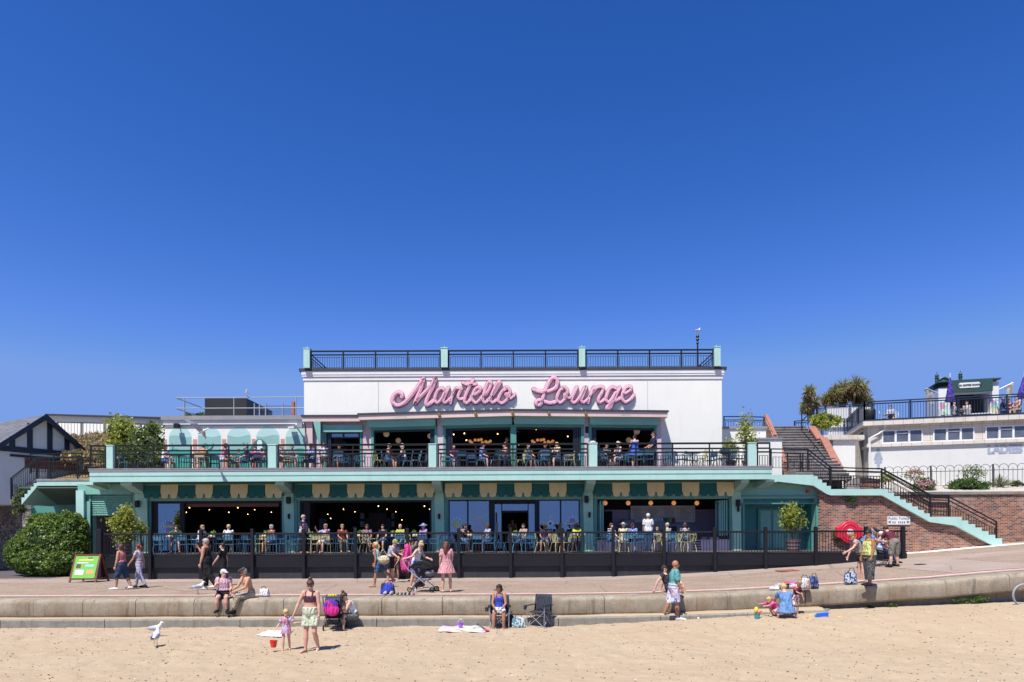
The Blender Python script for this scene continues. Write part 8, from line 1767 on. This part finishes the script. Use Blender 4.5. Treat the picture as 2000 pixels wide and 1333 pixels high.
sb=kbox('sign_board',1857,1936,KN-.35,KN-.25,1.95,2.65,gk); kbox('awning_underside',1857,1936,KN-.25,KN+.3,1.90,1.98,M['whitep']); kbox('roof',1832,1954,KN-.2,KN+2.6,2.66,2.74,gk); kbox('shutter_window',1878,1925,KN+.65,KN+.75,.7,1.9,M['dark'])
ua=upx(1872,KN-.4);ub_=upx(1918,KN-.4)
m=MB(); pts2=[(ua,2.38),(ua+.12,2.20),(ub_-.12,2.20),(ub_,2.38),(ub_-.12,2.52),(ua+.12,2.52)]; pp=[kp(u,KN-.365,z) for u,z in pts2]; m.add(pp+[v-V*.01 for v in pp],[(0,1,2,3,4,5),(11,10,9,8,7,6)]+[(i,i+6,(i+1)%6+6,(i+1)%6) for i in range(6)]); m.build('name_plate',M['whitep'],sb)
text('lettering','TEA COFFEE SNACKS',.135,M['black'],kp((ua+ub_)/2,KN-.395,2.36),sb,.003,-R(16),bold=.006)
m=MB(); n_=14; u0,u1=upx(1833),upx(1876); arcp=[(lerp(u0,u1,i/n_),2.55+.62*math.sin(math.pi*i/n_)) for i in range(n_+1)]
vs=[kp(u,KN+1.0,z) for u,z in arcp]+[kp(u,KN+1.0,2.4) for u,z in arcp]; m.add(vs,[(i+n_+1,i+n_+2,i+1,i) for i in range(n_)]); m.build('arched_gable',paint('grey_green_gable',(.20,.24,.27)),kk)
m=MB(); m.tube([kp(u,KN+.97,z) for u,z in arcp],.06,6); m.build('arch_trim',gk,kk)
for px in (1831,1877): 
    q2=kp(upx(px,KN+.9),KN+.9,0); m=MB(); m.lathe([(.10,q2.z+2.3),(.10,q2.z+3.1),(.14,q2.z+3.15),(.08,q2.z+3.2),(.12,q2.z+3.3),(.03,q2.z+3.42),(.01,q2.z+3.55)],(q2.x,q2.y,0),10); m.build('finial_post',gk,kk)
pc=NT('poster_mosaic'); vv=pc.vor(pc.pos,5,'Color'); pc.base(pc.mix(.4,vv,(.5,.45,.42))); pm=pc.done(.6)
for px0,px1 in ((1836,1853),(1936,1951)): kbox('menu_poster',px0,px1,KN-.04,KN-.01,.1,1.45,pm)
def umb(px,lab,tilt=0):
    c=kp(upx(px,2.0),2.0,0); t=thing('closed_parasol',lab,'parasol',tuple(c)); m=MB(); m.tube([c,c+Vector((tilt*.6,0,2.9))],.025,6); m.build('pole',M['whitep'],t)
    m=MB(); b0=c+Vector((tilt*.2,0,1.2)); n=16; vs=[];prof=[(.23,0),(.21,.15),(.15,.6),(.08,1.1),(.02,1.45)]
    for r_,z in prof:
        for j in range(n): a=2*math.pi*j/n; rr=r_*(1+.22*(j%2)); vs.append(b0+Vector((rr*math.cos(a)+tilt*.3*z,rr*math.sin(a),z)))
    m.add(vs,[(i*n+j,i*n+(j+1)%n,(i+1)*n+(j+1)%n,(i+1)*n+j) for i in range(4) for j in range(n)]+[tuple(range(n-1,-1,-1))]); m.build('folded_canopy',C('violet_canvas',(.04,.012,.24),(.10,.07,.34),9,'print'),t); return t
umb(1857,'closed violet parasol in front of the snack kiosk'); umb(1993,'closed violet parasol leaning in from the right edge of the photo',.5)
def flag(px,py,dx,dz,lab,n=3.2):
    c=W(px,py,42.0); t=thing('angled_flag',lab,'flag',tuple(c)); e=c+Vector((dx,-.2,dz)); m=MB(); m.tube([c,e],.03,6); m.build('pole',M['whitep'],t); m=MB(); a=c.lerp(e,.45); w=Vector((0,0,-.95)); m.add([a,e,e+w*.8+Vector((-.05,0,0)),a+w+Vector((.1,0,0))],[(0,1,2,3)]); o=m.build('flag_cloth',C('ice_cream_flag',(.42,.55,.62),(.34,.24,.18),4.0,'print'),t); o.modifiers.new('s','SOLIDIFY').thickness=.01
flag(1832,768,-.85,.25,'pale blue pictorial flag on a pole at the left of the kiosk'); flag(1951,761,.75,.38,'pale blue pictorial flag on a pole at the right of the kiosk'); flag(1940,763,.18,.65,'yellow-white flag furled upright on the right kiosk pillar')
wch=make_fan_chair(paint('white_metal_chair',(.62,.64,.68),.4),'x','white metal chairs on the roof terrace')
for px,n_,rz,w in ((1728,2.5,60,'at the far left of the roof terrace'),(1745,2.8,-60,'beside the leftmost white terrace table'),(1846,2.2,30,'below the left kiosk poster'),(1868,2.2,120,'below the kiosk sign board'),(1885,2.5,200,'right of the closed violet parasol'),(1960,2.4,60,'under the terrace guest in dark blue'),(1982,2.6,-90,'at the table at the right edge')):
    copy_tree(wch,loc=kp(upx(px,n_),n_,0),rz=R(rz),label='ornate white metal chair '+w)
remove_tree(wch)
tw_=make_table('x','white cafe tables on the roof terrace','whitep')
for px,n_,w in ((1737,2.8,'at the left end'),(1876,2.4,'before the kiosk'),(1972,2.5,'near the right edge')): copy_tree(tw_,loc=kp(upx(px,n_),n_,0),rz=0,label='round white table on the roof terrace '+w)
remove_tree(tw_)
p3=kp(upx(1958,2.3),2.3,0); person('guest in a white hat and dark blue top sitting on the roof terrace',tuple(p3),60,1.68,SIT,1.1,'r',[('top',navy,.1,.97,.8,.014),('legs',denim,1.8,.014,.01)],('white','short'),hat=('sun',white),vox=.014)
for px_,n_,rz_,mt_,w_ in ((1862,2.6,40,'pale_peach_top','guest in a peach top at a white table before the kiosk'),(1890,2.9,-60,'light_grey_shirt','guest in a grey shirt right of the closed violet parasol'),(1741,3.0,-30,'pale_blue_shirt','guest in pale blue at the far left white terrace table'),(1972,2.9,-40,'maroon_shirt','guest in maroon behind the right white terrace table')):
    person(w_,tuple(kp(upx(px_,n_),n_,0)),rz_,1.66,SIT,1.1,'r',[('top',C(mt_,(.6,.36,.30)),.1,.95,.3,.014),('legs',beige,.9,.014,.01)],('brown','short'),vox=.014)
p3=kp(upx(1990,2.0),2.0,0); person('guest in a pale pink top at the right edge of the roof terrace',tuple(p3),-80,1.66,SIT,1.2,'r',[('top',C('pale_peach_top',(.6,.36,.30)),.1,.95,.3,.014),('legs',beige,.9,.014,.01)],('grey','short'),vox=.014)
for px,n_ in ((1700,1.2),): q2=kp(upx(px,n_),n_,0); m=MB(); m.lathe([(.3,q2.z),(.32,q2.z+.75),(.28,q2.z+.85),(.02,q2.z+.9)],(q2.x,q2.y,0),16); tag(m.build('round_bin',M['slate'],None,True),'dark round bin at the corner of the roof terrace','bin')
